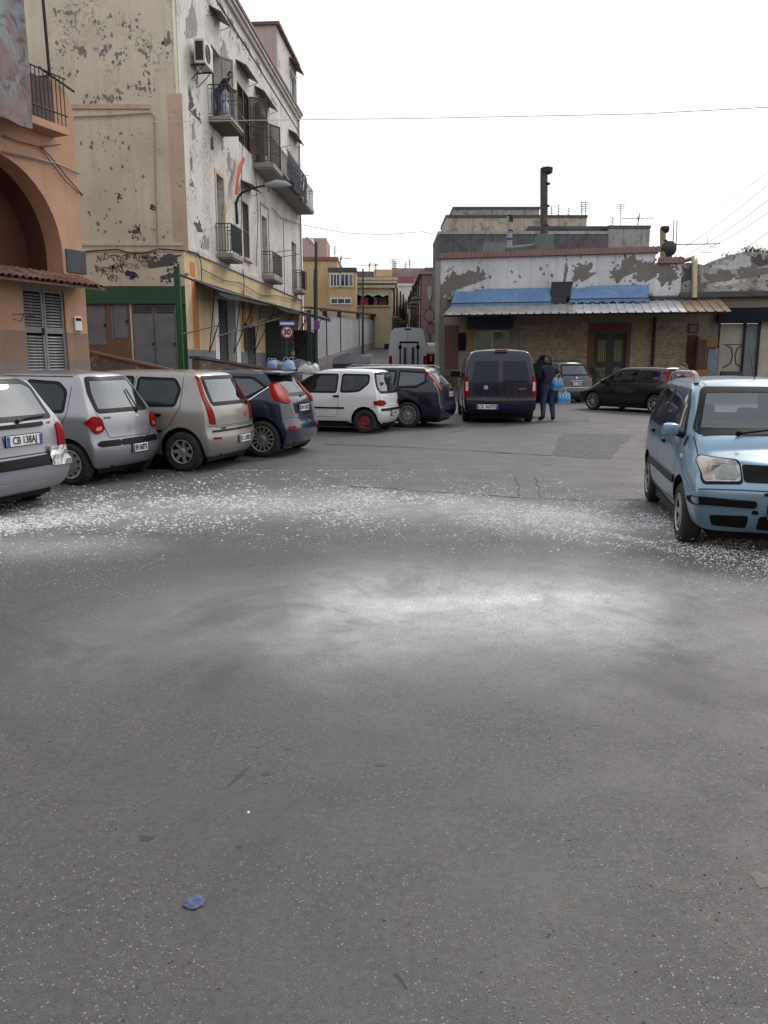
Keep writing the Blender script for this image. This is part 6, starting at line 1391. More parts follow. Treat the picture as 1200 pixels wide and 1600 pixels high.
for (x0, x1, y0, y1, m, out, nm) in ((694, 716, 508, 606, plain('reddish_brown_board', (.11,.055,.045), .7), .03, 'reddish_panel'), (729, 740, 508, 548, plain('tan_board', (.26,.18,.11), .7), .03, 'tan_board'), (716, 728, 520, 548, BLACK, .03, 'meter_box'), (798, 812, 500, 606, P_LOWR, .12, 'pier')):
    a_, b__, c_, d_ = pxrect(RB, x0, x1, y0, y1); mb = MB(RB.M); mb.box(a_, b__, -out, -.002, c_, d_); mb.build(nm, m, rb_)
mb = MB(RB.M); s = h_(1021, 530)[0]; mb.tube([(s, -.14, .2), (s, -.14, h_(1021, 496)[1])], .07, 8); mb.build('drain_pipe', METAL, rb_)
a, b, c, d = br2; mb = MB(RB.M); mb.box(a, b, .08, .14, c, d); mb.build('brown_door', BROWNW, rb_)
window(rb_, RB, a, b, d+.1, d+.5, BROWNW, -.08, 0)
# corrugated canopy: sheet by sheet
cc_ = root('corrugated_canopy', RB.P(8, -1, h_(900, 480)[1]), 'long corrugated metal canopy along the low white building', 'canopy')
dep = 3.0; zi_ = h_(860, 471, .2)[1]; zo = h_(860, 490, dep)[1]; ca, cb_ = h_(693, 496, dep)[0], h_(1143, 484, dep)[0]
SHM = [plain('galvanised_sheet', (.42,.42,.43), .55, .3, var=.25, scale=2), plain('rusty_sheet', (.24,.17,.12), .7, .2, var=.35, scale=3), plain('worn_sheet', (.27,.26,.255), .6, .35, var=.3, scale=2)]
ns_ = 34; wd = (cb_-ca)/ns_
for k in range(ns_):
    mb = MB(RB.M); s = ca+wd*k; vs = []; prof = [(0, 0), (.18, .0), (.24, .045), (.34, .045), (.40, 0), (1, 0)]; off = random.uniform(-.02, .02); lift = random.uniform(0, .012)
    zi2 = h_(860, 471, .2)[1]; 
    for (f, hh) in prof: vs += [(s+wd*f*1.02, -.05, zi_+hh+lift), (s+wd*f*1.02, -dep+off, zo+hh+lift), (s+wd*f*1.02, -.05, zi_+hh+lift-.012), (s+wd*f*1.02, -dep+off, zo+hh+lift-.012)]
    fs = []
    for i in range(len(prof)-1): a = 4*i; fs += [(a, a+1, a+5, a+4), (a+2, a+6, a+7, a+3), (a+1, a+3, a+7, a+5)]
    mb.add(vs, fs); mb.build('corrugated_sheet', SHM[1] if k > ns_-6 else SHM[0] if k > 15 else SHM[2], cc_)
# the left end sheets hang lower over the lane
mb = MB(RB.M)
for s in (ca+.2, (ca*2+cb_)/3, (ca+2*cb_)/3, cb_-.3): mb.box(s-.03, s+.03, -dep+.1, 0, zi_-.12, zi_-.06) if 0 else mb.tube([(s, -.05, zi_-.05), (s, -dep+.05, zo-.04)], .035, 5)
mb.tube([(ca, -dep+.08, zo-.05), (cb_, -dep+.08, zo-.05)], .035, 5); mb.build('support_beam', METAL, cc_)
for x in (690,): s = h_(x, 520, dep-.1)[0]; mb = MB(RB.M); mb.box(s-.06, s+.06, -dep+.05, -dep+.17, 0, zo-.05); mb.build('post', plain('canopy_post', (.10,.10,.105), .6, .2), cc_)
# blue awnings
BLU = plaster('blue_tarpaulin', (.13,.235,.42), (.28,.31,.34), .55, 1.4, streak=.5, fine=.55)
def blue_awning(x0, x1, y0, y1, label, seed):
    rt = root('blue_awning', RB.P(h_(x0, 460)[0], -.4, h_(x0, y1)[1]), label, 'awning', 'blue awnings on the low building'); a, b = h_(x0, y0)[0], h_(x1, y0)[0]; zt_ = h_((x0+x1)/2, y0, .1)[1]; zb0 = h_((x0+x1)/2, y1, .9)[1]; rnd = random.Random(seed)
    mb = MB(RB.M); n = 26; vs = []
    for k in range(n+1):
        f = k/n; s = a+(b-a)*f; drop = .10*math.exp(-((f-.12)/.13)**2)
        vs += [(s, -.12, zt_-drop+rnd.uniform(-.01, .01)), (s, -.5, (zt_+zb0)/2+.06-drop*1.4+rnd.uniform(-.02, .02)), (s, -.9, zb0+.16+rnd.uniform(-.02, .02)), (s+.02, -.93, zb0+.05*math.sin(k*1.9)+rnd.uniform(-.02, .0))]
    mb.add(vs, [(4*k+j, 4*k+j+1, 4*k+5+j, 4*k+4+j) for k in range(n) for j in range(3)]); mb.build('tarpaulin', BLU, rt, True)
    mb = MB(RB.M); mb.tube([(a, -.9, zb0+.15), (b, -.9, zb0+.15)], .022, 5)
    for s in (a+.03, b-.03): mb.tube([(s, 0, zt_), (s, -.9, zb0+.15)], .02, 5)
    mb.build('frame', METAL, rt)
blue_awning(709, 863, 451, 478, 'long crumpled blue tarpaulin awning, left of the black gap', 1); blue_awning(891, 1013, 446, 472, 'short blue tarpaulin awning at the right, straight and tidy', 2)
BT = plain('black_tarpaulin', (.010,.010,.014), .7, var=.4)
g0 = h_(862, 443)[0]; g1 = h_(893, 443)[0]; mb = MB(RB.M); zt_ = h_(877, 440, .3)[1]; zb0 = h_(877, 476, .8)[1]
mb.add([(g0+.0, -.26, zt_), (g1+.1, -.26, zt_), (g1-.1, -.5, (zt_+zb0)/2), (g1-.25, -.85, zb0), (g0+.05, -.9, zb0), (g0-.03, -.5, (zt_+zb0)/2)], [(0,1,2,5), (5,2,3,4)]); tag(mb.build('black_tarpaulin', BT), 'black plastic sheet hanging between the two blue awnings', 'tarpaulin')
mb = MB(RB.M); mb.box(h_(1015, 470)[0], cb_, -.3, -.01, h_(1040, 482)[1], h_(1040, 468)[1]+.1); mb.build('dark_roofing', BARK_ if False else plain('tar_paper', (.05,.05,.05), .8, var=.4), rb_)
# ---- right extension with vaulted dark top
ve = root('vaulted_store', RB.P(h_(1150, 430)[0], 2, 0), 'stained vaulted building at the right edge, weeds on its roof', 'building')
P_ST = plaster('black_stained_render', (.46,.44,.41), (.09,.085,.08), .52, 1.3, streak=1.0, peel=(.19,.17,.15), p_th=.55, fine=.5)
top = [(1066, 462), (1070, 455), (1085, 447), (1098, 445), (1104, 452), (1112, 440), (1122, 425), (1136, 412), (1150, 402), (1165, 397), (1182, 395), (1200, 397), (1230, 402), (1270, 425), (1275, 430)]
top = [(1064, 452), (1074, 440), (1085, 444), (1096, 455), (1104, 443), (1114, 423), (1126, 410), (1142, 401), (1160, 397), (1182, 395), (1203, 397), (1230, 404), (1280, 430)]
top = [(1064, 412), (1076, 410), (1090, 412), (1100, 414), (1112, 408), (1126, 403), (1142, 398), (1160, 394), (1182, 393), (1203, 395), (1230, 402), (1280, 425)]
P3 = [h_(x, y) for x, y in top]; zb0 = h_(1130, 456)[1]; sE = P3[-1][0]
mb = MB(RB.M); mb.prism([(P3[0][0]+.002, zb0)] + P3 + [(sE, zb0)], .02, .5); mb.build('vaulted_wall', P_ST, ve)
mb = MB(RB.M); mb.prism([(P3[0][0]+.002, zb0)] + [(s, z-.1) for s, z in P3] + [(sE, zb0)], .5, 8); mb.build('vault_roof', P_BARED, ve)
zk = h_(1150, 478)[1]; mb = MB(RB.M); mb.rbox(P3[0][0]+.01, sE, -.35, .4, zk+.35, zb0-.002, .03); mb.build('dark_ledge', P_BARED, ve)
mb = MB(RB.M); mb.box(P3[0][0]+.01, sE, .0, .4, zk-.1, zk+.348); mb.build('frieze', P_LOWR, ve)
dw = [pxrect(RB, 1122, 1160, 505, 600), pxrect(RB, 1162, 1183, 505, 600), pxrect(RB, 1185, 1215, 501, 600)]
mb = MB(RB.M); wall(mb, s3+.001, sE, -.3, zk-.101, [(q[0], q[1], .0, q[3]) for q in dw], .4); mb.build('lower_wall', plaster('grey_store_wall', (.23,.225,.22), m_th=.6, streak=.5), ve)
mb = MB(RB.M); mb.box(h_(1120, 495)[0], sE, -.4, -.01, h_(1150, 503)[1], zk-.1); mb.build('dark_fascia', plain('black_fascia', (.010,.012,.02), .8, spec=.2), ve)
WD = plain('cream_door', (.40,.37,.30), .6, var=.15, scale=3)
for i, q in enumerate(dw):
    mb = MB(RB.M); mb.box(q[0]+.02, q[1]-.02, .1, .15, .02, q[3]-.02); mb.build('sheet_door', WD if i != 1 else GREYM, ve)
    mb = MB(RB.M); mb.box(q[0]-.05, q[0]+.02, -.02, .2, 0, q[3]); mb.box(q[1]-.02, q[1]+.05, -.02, .2, 0, q[3]); mb.build('door_post', METAL, ve)
a_, b__, c_, d_ = pxrect(RB, 1104, 1120, 530, 543); mb = MB(RB.M); mb.box(a_, b__, -.25, -.003, c_, d_); mb.build('wooden_box', plain('orange_wood', (.27,.12,.035), .6), ve)
a_, b__, c_, d_ = pxrect(RB, 1104, 1120, 544, 600); mb = MB(RB.M); mb.box(a_, b__, -.12, -.003, 0, d_); mb.build('pale_blue_panel', plain('pale_blue_panel', (.22,.25,.30), .6), ve)
# orange cabinet
oc_ = pxrect(RB, 1089, 1104, 527, 585, .6); rt = root('wooden_cabinet', RB.P(oc_[0], -.5, .2), 'tall orange-brown wooden cabinet beside the brown door', 'cabinet')
OW = plain('orange_brown_wood', (.26,.115,.04), .6, var=.25, scale=4); mb = MB(RB.M); mb.rbox(oc_[0], oc_[1], -.7, -.2, .15, oc_[3], .02); mb.build('carcass', OW, rt); mb = MB(RB.M); mb.box(oc_[0]+.03, oc_[1]-.03, -.72, -.701, .3, oc_[3]-.1); mb.build('cabinet_door', BROWNW, rt)
a_, b__, c_, d_ = pxrect(RB, 1080, 1107, 578, 592, 1.2); mb = MB(RB.M); mb.rbox(a_, b__, -1.5, -1.0, .2, d_, .03); tag(mb.build('wooden_crate', OW), 'low orange-brown wooden box in front of the cabinet', 'crate')
# iron table leg (double curve) by the white door
s, z = h_(1147, 548, .4); rt = root('table_frame', RB.P(s, -.4, .3), 'black curved iron table frame leaning by the cream door', 'table'); mb = MB(RB.M); e = .32
zt_, zb0 = h_(1147, 549, .4)[1], h_(1147, 575, .4)[1]
zt_, zb0 = zb0+1.0, zb0
mb.tube([(s-.5, -.4, zt_), (s+.38, -.4, zt_)], .022, 6); mb.build('top_bar', METAL, rt)
for sg in (-1, 1):
    mb = MB(RB.M); mb.tube([(s+sg*.35, -.4, zt_-.02), (s+sg*.12, -.4, zt_-.15), (s+sg*.05, -.4, (zt_+zb0)/2), (s+sg*.12, -.4, zb0+.18), (s+sg*.42, -.4, zb0)], .03, 6); mb.build('leg', METAL, rt)
mb = MB(RB.M); mb.rbox(s-.5, s+.35, -.7, -.3, .2, zb0-.15, .03); tag(mb.build('dark_crate', plain('dark_crate', (.05,.05,.052), .7)), 'dark crate on the ground under the iron table frame', 'crate')
# ---- chimneys, ducts, dish, poles
def chim(name, px, y0, y1, Y, r, label, mat, base=None, capr=1.6, cat='chimney', cone=False):
    b0, t0 = at(px, y1, Y), at(px, y0, Y); rt = root(name, b0, label, cat); b0 = Vector((b0.x, Y, b0.z)); x = b0.x
    mb = MB(); mb.cyl((x, Y, b0.z), (t0.x, Y, t0.z-.1), r, r, 14); mb.build('flue', mat, rt, True)
    for f in (.25, .5, .78): z = b0.z+(t0.z-b0.z)*f; mb = MB(); mb.cyl((x, Y, z), (x, Y, z+.07), r*1.12, r*1.12, 14); mb.build('flue_ring', METAL, rt, True)
    mb = MB(); mb.lathe([(r*1.05, t0.z-.32), (r*capr, t0.z-.25), (r*capr*1.05, t0.z-.04), (r*capr*.6, t0.z), (0, t0.z+.03)] if not cone else [(r*1.0, t0.z-.3), (r*1.5, t0.z-.22), (r*1.6, t0.z-.1), (r*1.3, t0.z-.02), (0, t0.z)], 12, 0, Matrix.Translation((x, Y, 0))); mb.build('cowl', METAL, rt, True)
    if base: mb = MB(); mb.rbox(x-base, x+base, Y-base, Y+base, b0.z-.3, b0.z+.5, .03); mb.build('base_box', plain('chimney_base', (.11,.13,.11), .7), rt)
    return rt
RUST = plain('rusty_flue', (.075,.06,.058), .8, var=.45, scale=1.6)
chim('chimney', 850, 261, 384, 41, .18, 'tall rusty flue pipe with a flat cap above the white building', RUST, .38)
chim('chimney', 796, 335, 388, 42.5, .14, 'pale grey square-topped vent pipe left of the tall flue', plain('pale_flue', (.28,.29,.31), .6), None, 1.1)
chim('chimney', 1036, 353, 402, 37.4, .13, 'short tan flue with a dark round cowl beside the satellite dish', plain('tan_flue', (.30,.235,.15), .7), None, 1.5, 'chimney', True)
y_ = 37.3
mb = MB(); mb.tube([at(1066, 408, y_), at(1081, 404, y_-.3), at(1085, 403, y_-.6), at(1085.5, 410, y_-.9), at(1085, 466, y_-1.2)], [.09, .10, .125, .135, .135], 12); o = mb.build('stove_pipe', plain('tan_steel_pipe', (.36,.30,.23), .4, .6, var=.2), None, True); tag(o, 'bent tan metal stove pipe fixed in front of the vaulted wall', 'pipe')
dsh = at(1045, 389, y_); rt = root('satellite_dish', dsh, 'dark round satellite dish on the tiled ledge', 'satellite dish'); mb = MB(Matrix.Translation(dsh) @ Matrix.Rotation(R(-78), 4, 'X') @ Matrix.Rotation(R(180), 4, 'X')); mb.lathe([(0, .10), (.15, .085), (.26, .05), (.345, .0), (.35, .0), (.26, .03), (.15, .065), (0, .08)], 24); mb.build('reflector', plain('dish_grey', (.035,.035,.042), .5), rt, True)
mb = MB(); mb.tube([dsh+Vector((0, .05, -.3)), dsh+Vector((0, .1, -.55))], .025, 6); mb.tube([dsh+Vector((0, -.05, -.3)), dsh+Vector((0, -.4, -.05))], .012, 5); mb.build('mast', METAL, rt)
for px in (1053, 1058): a, b = at(px, 344, y_+.5), at(px-2, 392, y_+.5); mb = MB(); mb.tube([a, b], .028, 5); tag(mb.build('thin_pole', STEEL), ('left' if px == 1053 else 'right') + ' one of two thin pale poles behind the satellite dish', 'pole', 'pair of thin poles behind the dish')
mb = MB(); mb.tube([at(1055, 382, y_), at(1125, 381, y_)], .022, 5); mb.tube([at(1105, 370, y_), at(1105, 381, y_)], .012, 5); mb.tube([at(1108, 383, y_), at(1118, 389, y_), at(1113, 394, y_), at(1095, 395, y_)], .012, 5); tag(mb.build('bracket_arm', METAL), 'horizontal iron bracket arm with a hooked wire on the right roof', 'bracket')
mb = MB(); P3 = [at(760, 386, 41.5), at(800, 388, 41.5), at(828, 385, 41.5), at(842, 382, 41.2)]; mb.tube(P3, .11, 8); mb.box(*[f for q in ((P3[0].x-.1, P3[0].x+.9), (41.3, 41.9), (P3[0].z-.25, P3[0].z+.2)) for f in q]); tag(mb.build('roof_duct', plain('duct_grey', (.15,.155,.16), .6)), 'grey roof duct running to the tall flue', 'duct')
# ---- buildings behind the low one
def block(name, x0, x1, ytop, Y, dep, mat, label, ybot=430, topmat=None, rim=.0, parts=()):
    a, b = at(x0, ytop, Y), at(x1, ytop, Y); zb = at(x0, ybot, Y).z if ybot else 0; rt = root(name, (a.x, Y, 0), label, 'building'); mb = MB()
    mb.box(a.x, b.x, Y, Y+dep, min(0, zb), a.z); mb.build('walls', mat, rt)
    if topmat: mb = MB(); mb.box(a.x-rim, b.x+rim, Y-rim-.03, Y+dep, a.z+.001, a.z+.16); mb.build('parapet_edge', topmat, rt)
    return rt, a, b
P_DG = plaster('dark_stained_concrete', (.14,.14,.145), (.05,.05,.055), .5, .8, streak=.9); P_BG = plaster('beige_streaked_render', (.50,.44,.36), (.10,.09,.08), .5, 1.0, streak=1.0); P_LG = plaster('light_grey_render', (.40,.39,.385), (.12,.12,.12), .52, .8, streak=1.0)
bk, a, b = block('parapet_building', 685, 950, 366, 47, 5, P_DG, 'dark concrete building directly behind the white one', 470, P_LG, .02)
bk, a, b = block('parapet_building', 951, 1016, 357, 47.3, 5, P_LG, 'light grey concrete block behind the right end of the white building', 470, P_BARED, .02)
bk, a, b = block('parapet_building', 826, 950.5, 358, 47.6, 4.4, P_DG, 'raised dark parapet behind the tall flue', 470, P_BARED, .02)
bk, a, b = block('rooftop_building', 697, 917, 340, 56, 5, P_BG, 'beige streaked upper storey far behind the white building', 470, P_BARED, .04)
for i, (px, py, rx, rz, m) in enumerate([(1120, 440, .5, .5, P_BARE), (1175, 430, .6, .5, P_BARE), (1150, 420, .9, .35, P_WH), (1135, 445, .4, .25, P_WH), (1190, 415, .25, .5, P_BARED), (1082, 432, .35, .5, P_BARED), (1090, 450, .3, .2, P_BARE)]): scar(ve, PL(*(RB.o + RB.n*-.02)[:2], RB.d.x, RB.d.y), px, py, rx, rz, m, 200+i, .006, jag=.4)
bk, a, b = block('rooftop_building', 708, 843, 327, 57.5, 3, plaster('streaked_grey_rail_wall', (.38,.37,.36), (.07,.07,.07), .48, 1.4, streak=1.0), 'topmost grey streaked wall left of the tall flue', 470, P_BARED, .03)
# ---- antennas
def antenna(px, y0, y1, Y, kind, label):
    a, b = at(px, y0, Y), at(px, y1, Y); mb = MB(); mb.tube([b, a], .022*Y/50, 5); rr = .014*Y/50; h = a.z-b.z
    if kind == 1:
        for k in range(5): z = a.z-.12*k*Y/50-.05; mb.tube([(a.x-.3*Y/60, Y, z), (a.x+.3*Y/60, Y, z)], rr, 4)
    elif kind == 2:
        mb.tube([(a.x-.9, Y, a.z-.15), (a.x+.9, Y, a.z-.12)], rr*1.3, 4)
        for k in range(7): x = a.x-.8+.27*k; mb.tube([(x, Y-.25, a.z-.15), (x, Y+.25, a.z-.13)], rr, 4)
        mb.tube([(a.x, Y, a.z-.5), (a.x+.1, Y, a.z+.15)], rr*2, 4)
    else:
        for k in range(4): z = a.z-.2*k; mb.tube([(a.x-.18, Y-.1, z), (a.x+.18, Y+.1, z-.05)], rr, 4)
    tag(mb.build('tv_aerial', METAL), label, 'aerial', 'television aerials on the roofs')
for q in ((997, 337, 360, 47.5, 2, 'wide television aerial on the light grey block'), (970, 318, 357, 47.5, 1, 'tallest aerial on the light grey block'), (957, 340, 357, 47.5, 0, 'short thin aerial left of the tallest one on the grey block'), (915, 315, 338, 56.5, 1, 'aerial at the right corner of the beige storey'), (909, 316, 338, 56.5, 0, 'aerial just left of the beige storey corner'), (889, 325, 338, 56.5, 0, 'small aerial midway between flue and beige corner'), (873, 320, 338, 56.5, 0, 'thin aerial second to the right of the tall flue'), (862, 322, 338, 56.5, 1, 'comb-like aerial right beside the tall flue'), (614, 405, 420, 95, 1, 'comb-like aerial over the skyline by the yellow rooftop room'), (617, 408, 420, 95, 0, 'thin aerial touching the comb-like one on the skyline'), (634, 410, 419, 95, 0, 'tiny aerial left of two on the grey-brown skyline block'), (640, 405, 419, 95, 0, 'tiny aerial right of two on the grey-brown skyline block'), (577, 412, 424, 85, 2, 'wide aerial on the dark grey rooftop hut'), (587, 412, 430, 85, 0, 'thin aerial right of the rooftop hut'), (523, 385, 425, 75, 0, 'tall thin aerial above the ochre house edge'), (532, 402, 425, 75, 2, 'wide low aerial behind the white veranda')): antenna(*q)
# weeds on the right roof
rnd = random.Random(3); wm = plain('roof_weed', (.035,.05,.022), .9, var=.4)
for (px, py, n, hh, wl_) in ((1178, 393, 60, .5, 'largest weed tuft on top of the vaulted roof'), (1145, 397, 14, .3, 'small weed sprig at the left slope of the vaulted roof'), (1161, 395, 12, .25, 'tiny weed sprig just left of the largest roof weed'), (1188, 392, 30, .4, 'weed tuft just right of the largest roof weed')):
    c = RB.P(*[f for f in (h_(px, py)[0], .3, h_(px, py)[1]-.1)]); mb = MB()
    for _ in range(n):
        d = Vector((rnd.gauss(0, .5), rnd.gauss(0, .5), 1)).normalized(); o_ = c+Vector((rnd.gauss(0, .22), rnd.gauss(0, .1), 0)); t_ = o_+d*hh*rnd.uniform(.4, 1); mb.tube([o_, t_], .006, 3)
        for j in range(4): q = o_.lerp(t_, .3+.18*j); e = Vector((rnd.gauss(0, 1), rnd.gauss(0, 1), rnd.gauss(0, .6))).normalized()*.07; f = Vector((e.y, -e.x, .02))*.5; mb.add([q, q+e*.5+f, q+e*1.2, q+e*.5-f], [(0, 1, 2, 3)])
    tag(mb.build('roof_weed', wm), wl_, 'weed', 'weeds on the vaulted roof')
# ---------------------------------------------------------------- the lane: grey fence wall and houses beyond
fa, fb = at(484, 575, 47.5), at(607, 556, 80); FN = PL(-4.4, 47.5, 0.6+4.4, 80-47.5)
P_FN = plaster('pale_grey_wall', (.52,.53,.56), (.26,.26,.27), .62, .6, streak=.8); P_FB = plaster('fence_base_concrete', (.33,.31,.28), (.15,.14,.13), .56, 1)
fn = root('panel_fence', (-4.4, 47.5, 1), 'long pale grey panel wall with dark posts along the lane', 'fence')
Lf = math.hypot(5.0, 32.5); xs = [484, 509, 531, 560, 583, 606]; ss = [FN.hit(x, 540)[0] for x in xs]
def zt_f(s): return (1.62+(565-484)/1250*47.5) + .0*s + .012*s + gz(0)*0
for i in range(len(ss)-1):
    a, b = ss[i]+.06, ss[i+1]-.06; n = 3
    zb0 = gz(FN.P(a, 0, 0).y)
    ta = FN.hit(xs[i]+1, 487+i*2.2)[1]; tb = FN.hit(xs[i+1]-1, 495+i*2.0)[1]
    mb = MB(FN.M); zl = gz(FN.P(b, 0, 0).y)+.55
    mb.prism([(a, zb0+.55), (b, zl), (b, tb), ((a+b)/2-.2*(b-a), ta-.05), (a, ta)], -.05, .08); mb.build('wall_panel', P_FN, fn)
    mb = MB(FN.M); mb.prism([(a, -.2), (b, -.2), (b, zl-.003), (a, zb0+.547)], -.12, .15); mb.build('base_panel', P_FB, fn)
for i, s in enumerate(ss):
    mb = MB(FN.M); z = FN.hit(xs[i], 484+i*1.8)[1]; mb.box(s-.07, s+.07, -.10, .15, -.2, z); mb.build('post', plain('fence_post', (.09,.09,.095), .6), fn)
mb = MB(FN.M); mb.prism([(ss[0]-.5, FN.hit(483, 480)[1]), (ss[-1]+.8, FN.hit(607, 493)[1]), (ss[-1]+.8, FN.hit(607, 495)[1]), (ss[0]-.5, FN.hit(483, 482)[1])], -.3, .3); mb.build('capping', P_BARED, fn)
# houses up the lane
def house(name, x0, x1, ytop, ybot, Y, dep, mat, label, side=None, roof=None, rimx=.05):
    """frontal block with optional side face turned to the lane"""
    a = at(x0, ytop, Y); b = at(x1, ytop, Y); pl = PL(a.x, Y, 1, 0); rt = root(name, (a.x, Y, 0), label, 'building'); W_ = b.x-a.x; zt = a.z
    mb = MB(); mb.box(a.x, b.x, Y, Y+.3, 0, zt); mb.build('front_wall', mat, rt); mb = MB(); mb.box(a.x, b.x-.001, Y+.301, Y+dep, 0, zt-.01); mb.build('side_walls', side or mat, rt)
    if roof: mb = MB(); mb.box(a.x-rimx, b.x+rimx, Y-.15, Y+dep, zt+.001, zt+.28); mb.build('roof_edge', roof, rt)
    return rt, pl, zt
def win_on(rt, pl, x0, x1, y0, y1, frame=WHITE, mull=1, curtain=None, Y=0):
    a, b, c, d = pxrect(pl, x0, x1, y0, y1); mb = MB(pl.M); mb.box(a-.08, b+.08, -.05, -.002, c-.1, d+.08); mb.build('window_surround', P_CREAM, rt); T = pl; o = window(rt, pl, a, b, c, d, frame, -.12, mull, 0, None, None)
    for ch in list(o.children):
        if ch.name.startswith('dark_room'): bpy.data.objects.remove(ch)
    mb = MB(pl.M); mb.box(a+.02, b-.02, -.068, -.0505, c+.02, d-.02); mb.build('blind', curtain or DARK, o)
P_OC = plaster('ochre_render', (.56,.40,.22), m_th=.7, streak=.4, sc=.6); P_YL = plaster('yellow_render', (.58,.49,.31), m_th=.7, streak=.4, sc=.6); P_PK = plaster('pink_render', (.46,.31,.29), m_th=.62, streak=.7, sc=.5); P_CR = plaster('far_cream_render', (.58,.53,.40), m_th=.68, streak=.5, sc=.6)
P_GW = plaster('far_grey_white_render', (.55,.52,.51), m_th=.64, streak=.6, sc=.6); P_RD = plaster('far_red_render', (.27,.12,.11), m_th=.66, streak=.5, sc=.6); P_BR2 = plaster('far_brown_render', (.33,.26,.24), m_th=.6, streak=.6, sc=.6)
house('tower_house', 472, 510, 372, 420, 88, 6, P_PK, 'pink flaking tower-like house behind the ochre one', None, None)
house('ochre_house', 474, 527, 407, 560, 70, 8, P_OC, 'plain ochre house with a dark red roof edge beside the lane', None, P_RD)
rt, pl, zt = house('veranda_house', 513, 556, 424, 560, 66, 4, P_OC, 'ochre house with a white glazed veranda on top', None, P_BARED)
win_on(rt, pl, 516, 531, 428, 448, WHITE, 2, WHITE); win_on(rt, pl, 532, 552, 428, 448, WHITE, 2, plain('grey_blind', (.42,.42,.43), .6)); win_on(rt, pl, 517, 549, 466, 475, WHITE, 2, plain('grey_blind', (.42,.42,.43), .6))
rt, pl, zt = house('corner_house', 555, 612, 437, 560, 70, 9, P_YL, 'cream-yellow corner house with a cornice and covered loggia', P_CR, None)
mb = MB(pl.M)
W_ = pl.hit(612, 450)[0]
for k, (z, o) in enumerate(((zt-.2, .45), (zt-.55, .3), (zt+.05, .5))): mb.box(-.1, W_+o, -o, 9, z-.12, z+.1)
mb.build('cornice', P_CR, rt)
a, b, c, d = pxrect(pl, 556, 607, 462, 477); mb = MB(pl.M); mb.box(a, b, -.04, -.002, c, d); mb.build('loggia_opening', DARK, rt)
mb = MB(pl.M); n = 16; vs = []
for k in range(n+1): s = a+(b-a)*k/n; vs += [(s, -.03, d+.25), (s, -.7, d-.05+.1*math.sin(k*1.3))]
mb.add(vs, [(2*k, 2*k+1, 2*k+3, 2*k+2) for k in range(n)]); mb.build('loggia_awning', plain('pale_green_awning', (.30,.33,.28), .7), rt, True)
for f0, f1, m in ((.12, .38, REDP), (.55, .66, GREYM), (.70, .95, BROWNW)): mb = MB(pl.M); mb.box(a+(b-a)*f0, a+(b-a)*f1, -.08, -.041, c, d-.15); mb.build('curtain', m, rt)
mb = MB(pl.M); mb.box(a-.05, b+.1, -.15, -.001, c-.12, c-.0); mb.build('loggia_sill', P_YL, rt)
# lane side of the corner house
sp = PL(at(612, 500, 70).x+.0, 70.0, .10, 1.0)
SP = plaster('corner_side_render', (.44,.40,.31), m_th=.66, streak=.4, sc=.6)
mb = MB(sp.M); mb.box(.0, 18, .0, .3, 0, zt); mb.build('lane_wall', SP, rt)
for s in (1.5, 4.5, 8.5, 12): 
    mb = MB(sp.M); mb.box(s, s+1.2, -.06, -.002, 5.6, 8.2); o = mb.build('window', DARK, rt); mb = MB(sp.M); mb.box(s-.2, s+1.4, -.5, -.01, 5.3, 5.45); mb.build('small_balcony', SLABM, rt)
    mb = MB(sp.M); mb.tube([(s-.2, -.48, 6.3), (s+1.4, -.48, 6.3)], .03, 5); [mb.tube([(s-.2+.2*k, -.48, 5.4), (s-.2+.2*k, -.48, 6.3)], .014, 4) for k in range(9)]; q = mb.build('railing', RAILM, rt); q['kind'] = 'stuff'
house('lane_house', 618, 648, 447, 560, 92, 5, P_GW, 'grey-white house end with a cornice in the lane', None, P_GW, .25)
rt, pl, zt = house('lane_house', 640, 657, 452, 560, 99, 6, P_CR, 'narrow cream house end beyond the grey-white one', None, None)
rt, pl, zt = house('lane_house', 648, 671, 436, 560, 108, 8, plaster('lane_pink', (.42,.30,.25), m_th=.66, sc=.5), 'pale pink house closing the lane with a red side', None, None)
house('lane_house', 585, 664, 432, 450, 112, 8, P_RD, 'dark red long house over the roofs', None, None)
house('lane_house', 584, 613, 421, 450, 120, 8, P_OC, 'small yellow rooftop room on the skyline', None, None)
house('lane_house', 612, 668, 419, 450, 122, 8, P_BR2, 'grey-brown skyline block behind the dark red house', None, None)
house('lane_house', 664, 690, 418, 560, 118, 8, plaster('skyline_dark', (.13,.11,.115), m_th=.6, sc=.5), 'dark block at the right end of the skyline', None, None)
house('lane_house', 548, 584, 424, 450, 96, 8, P_DG, 'dark grey rooftop hut behind the corner house', None, None)
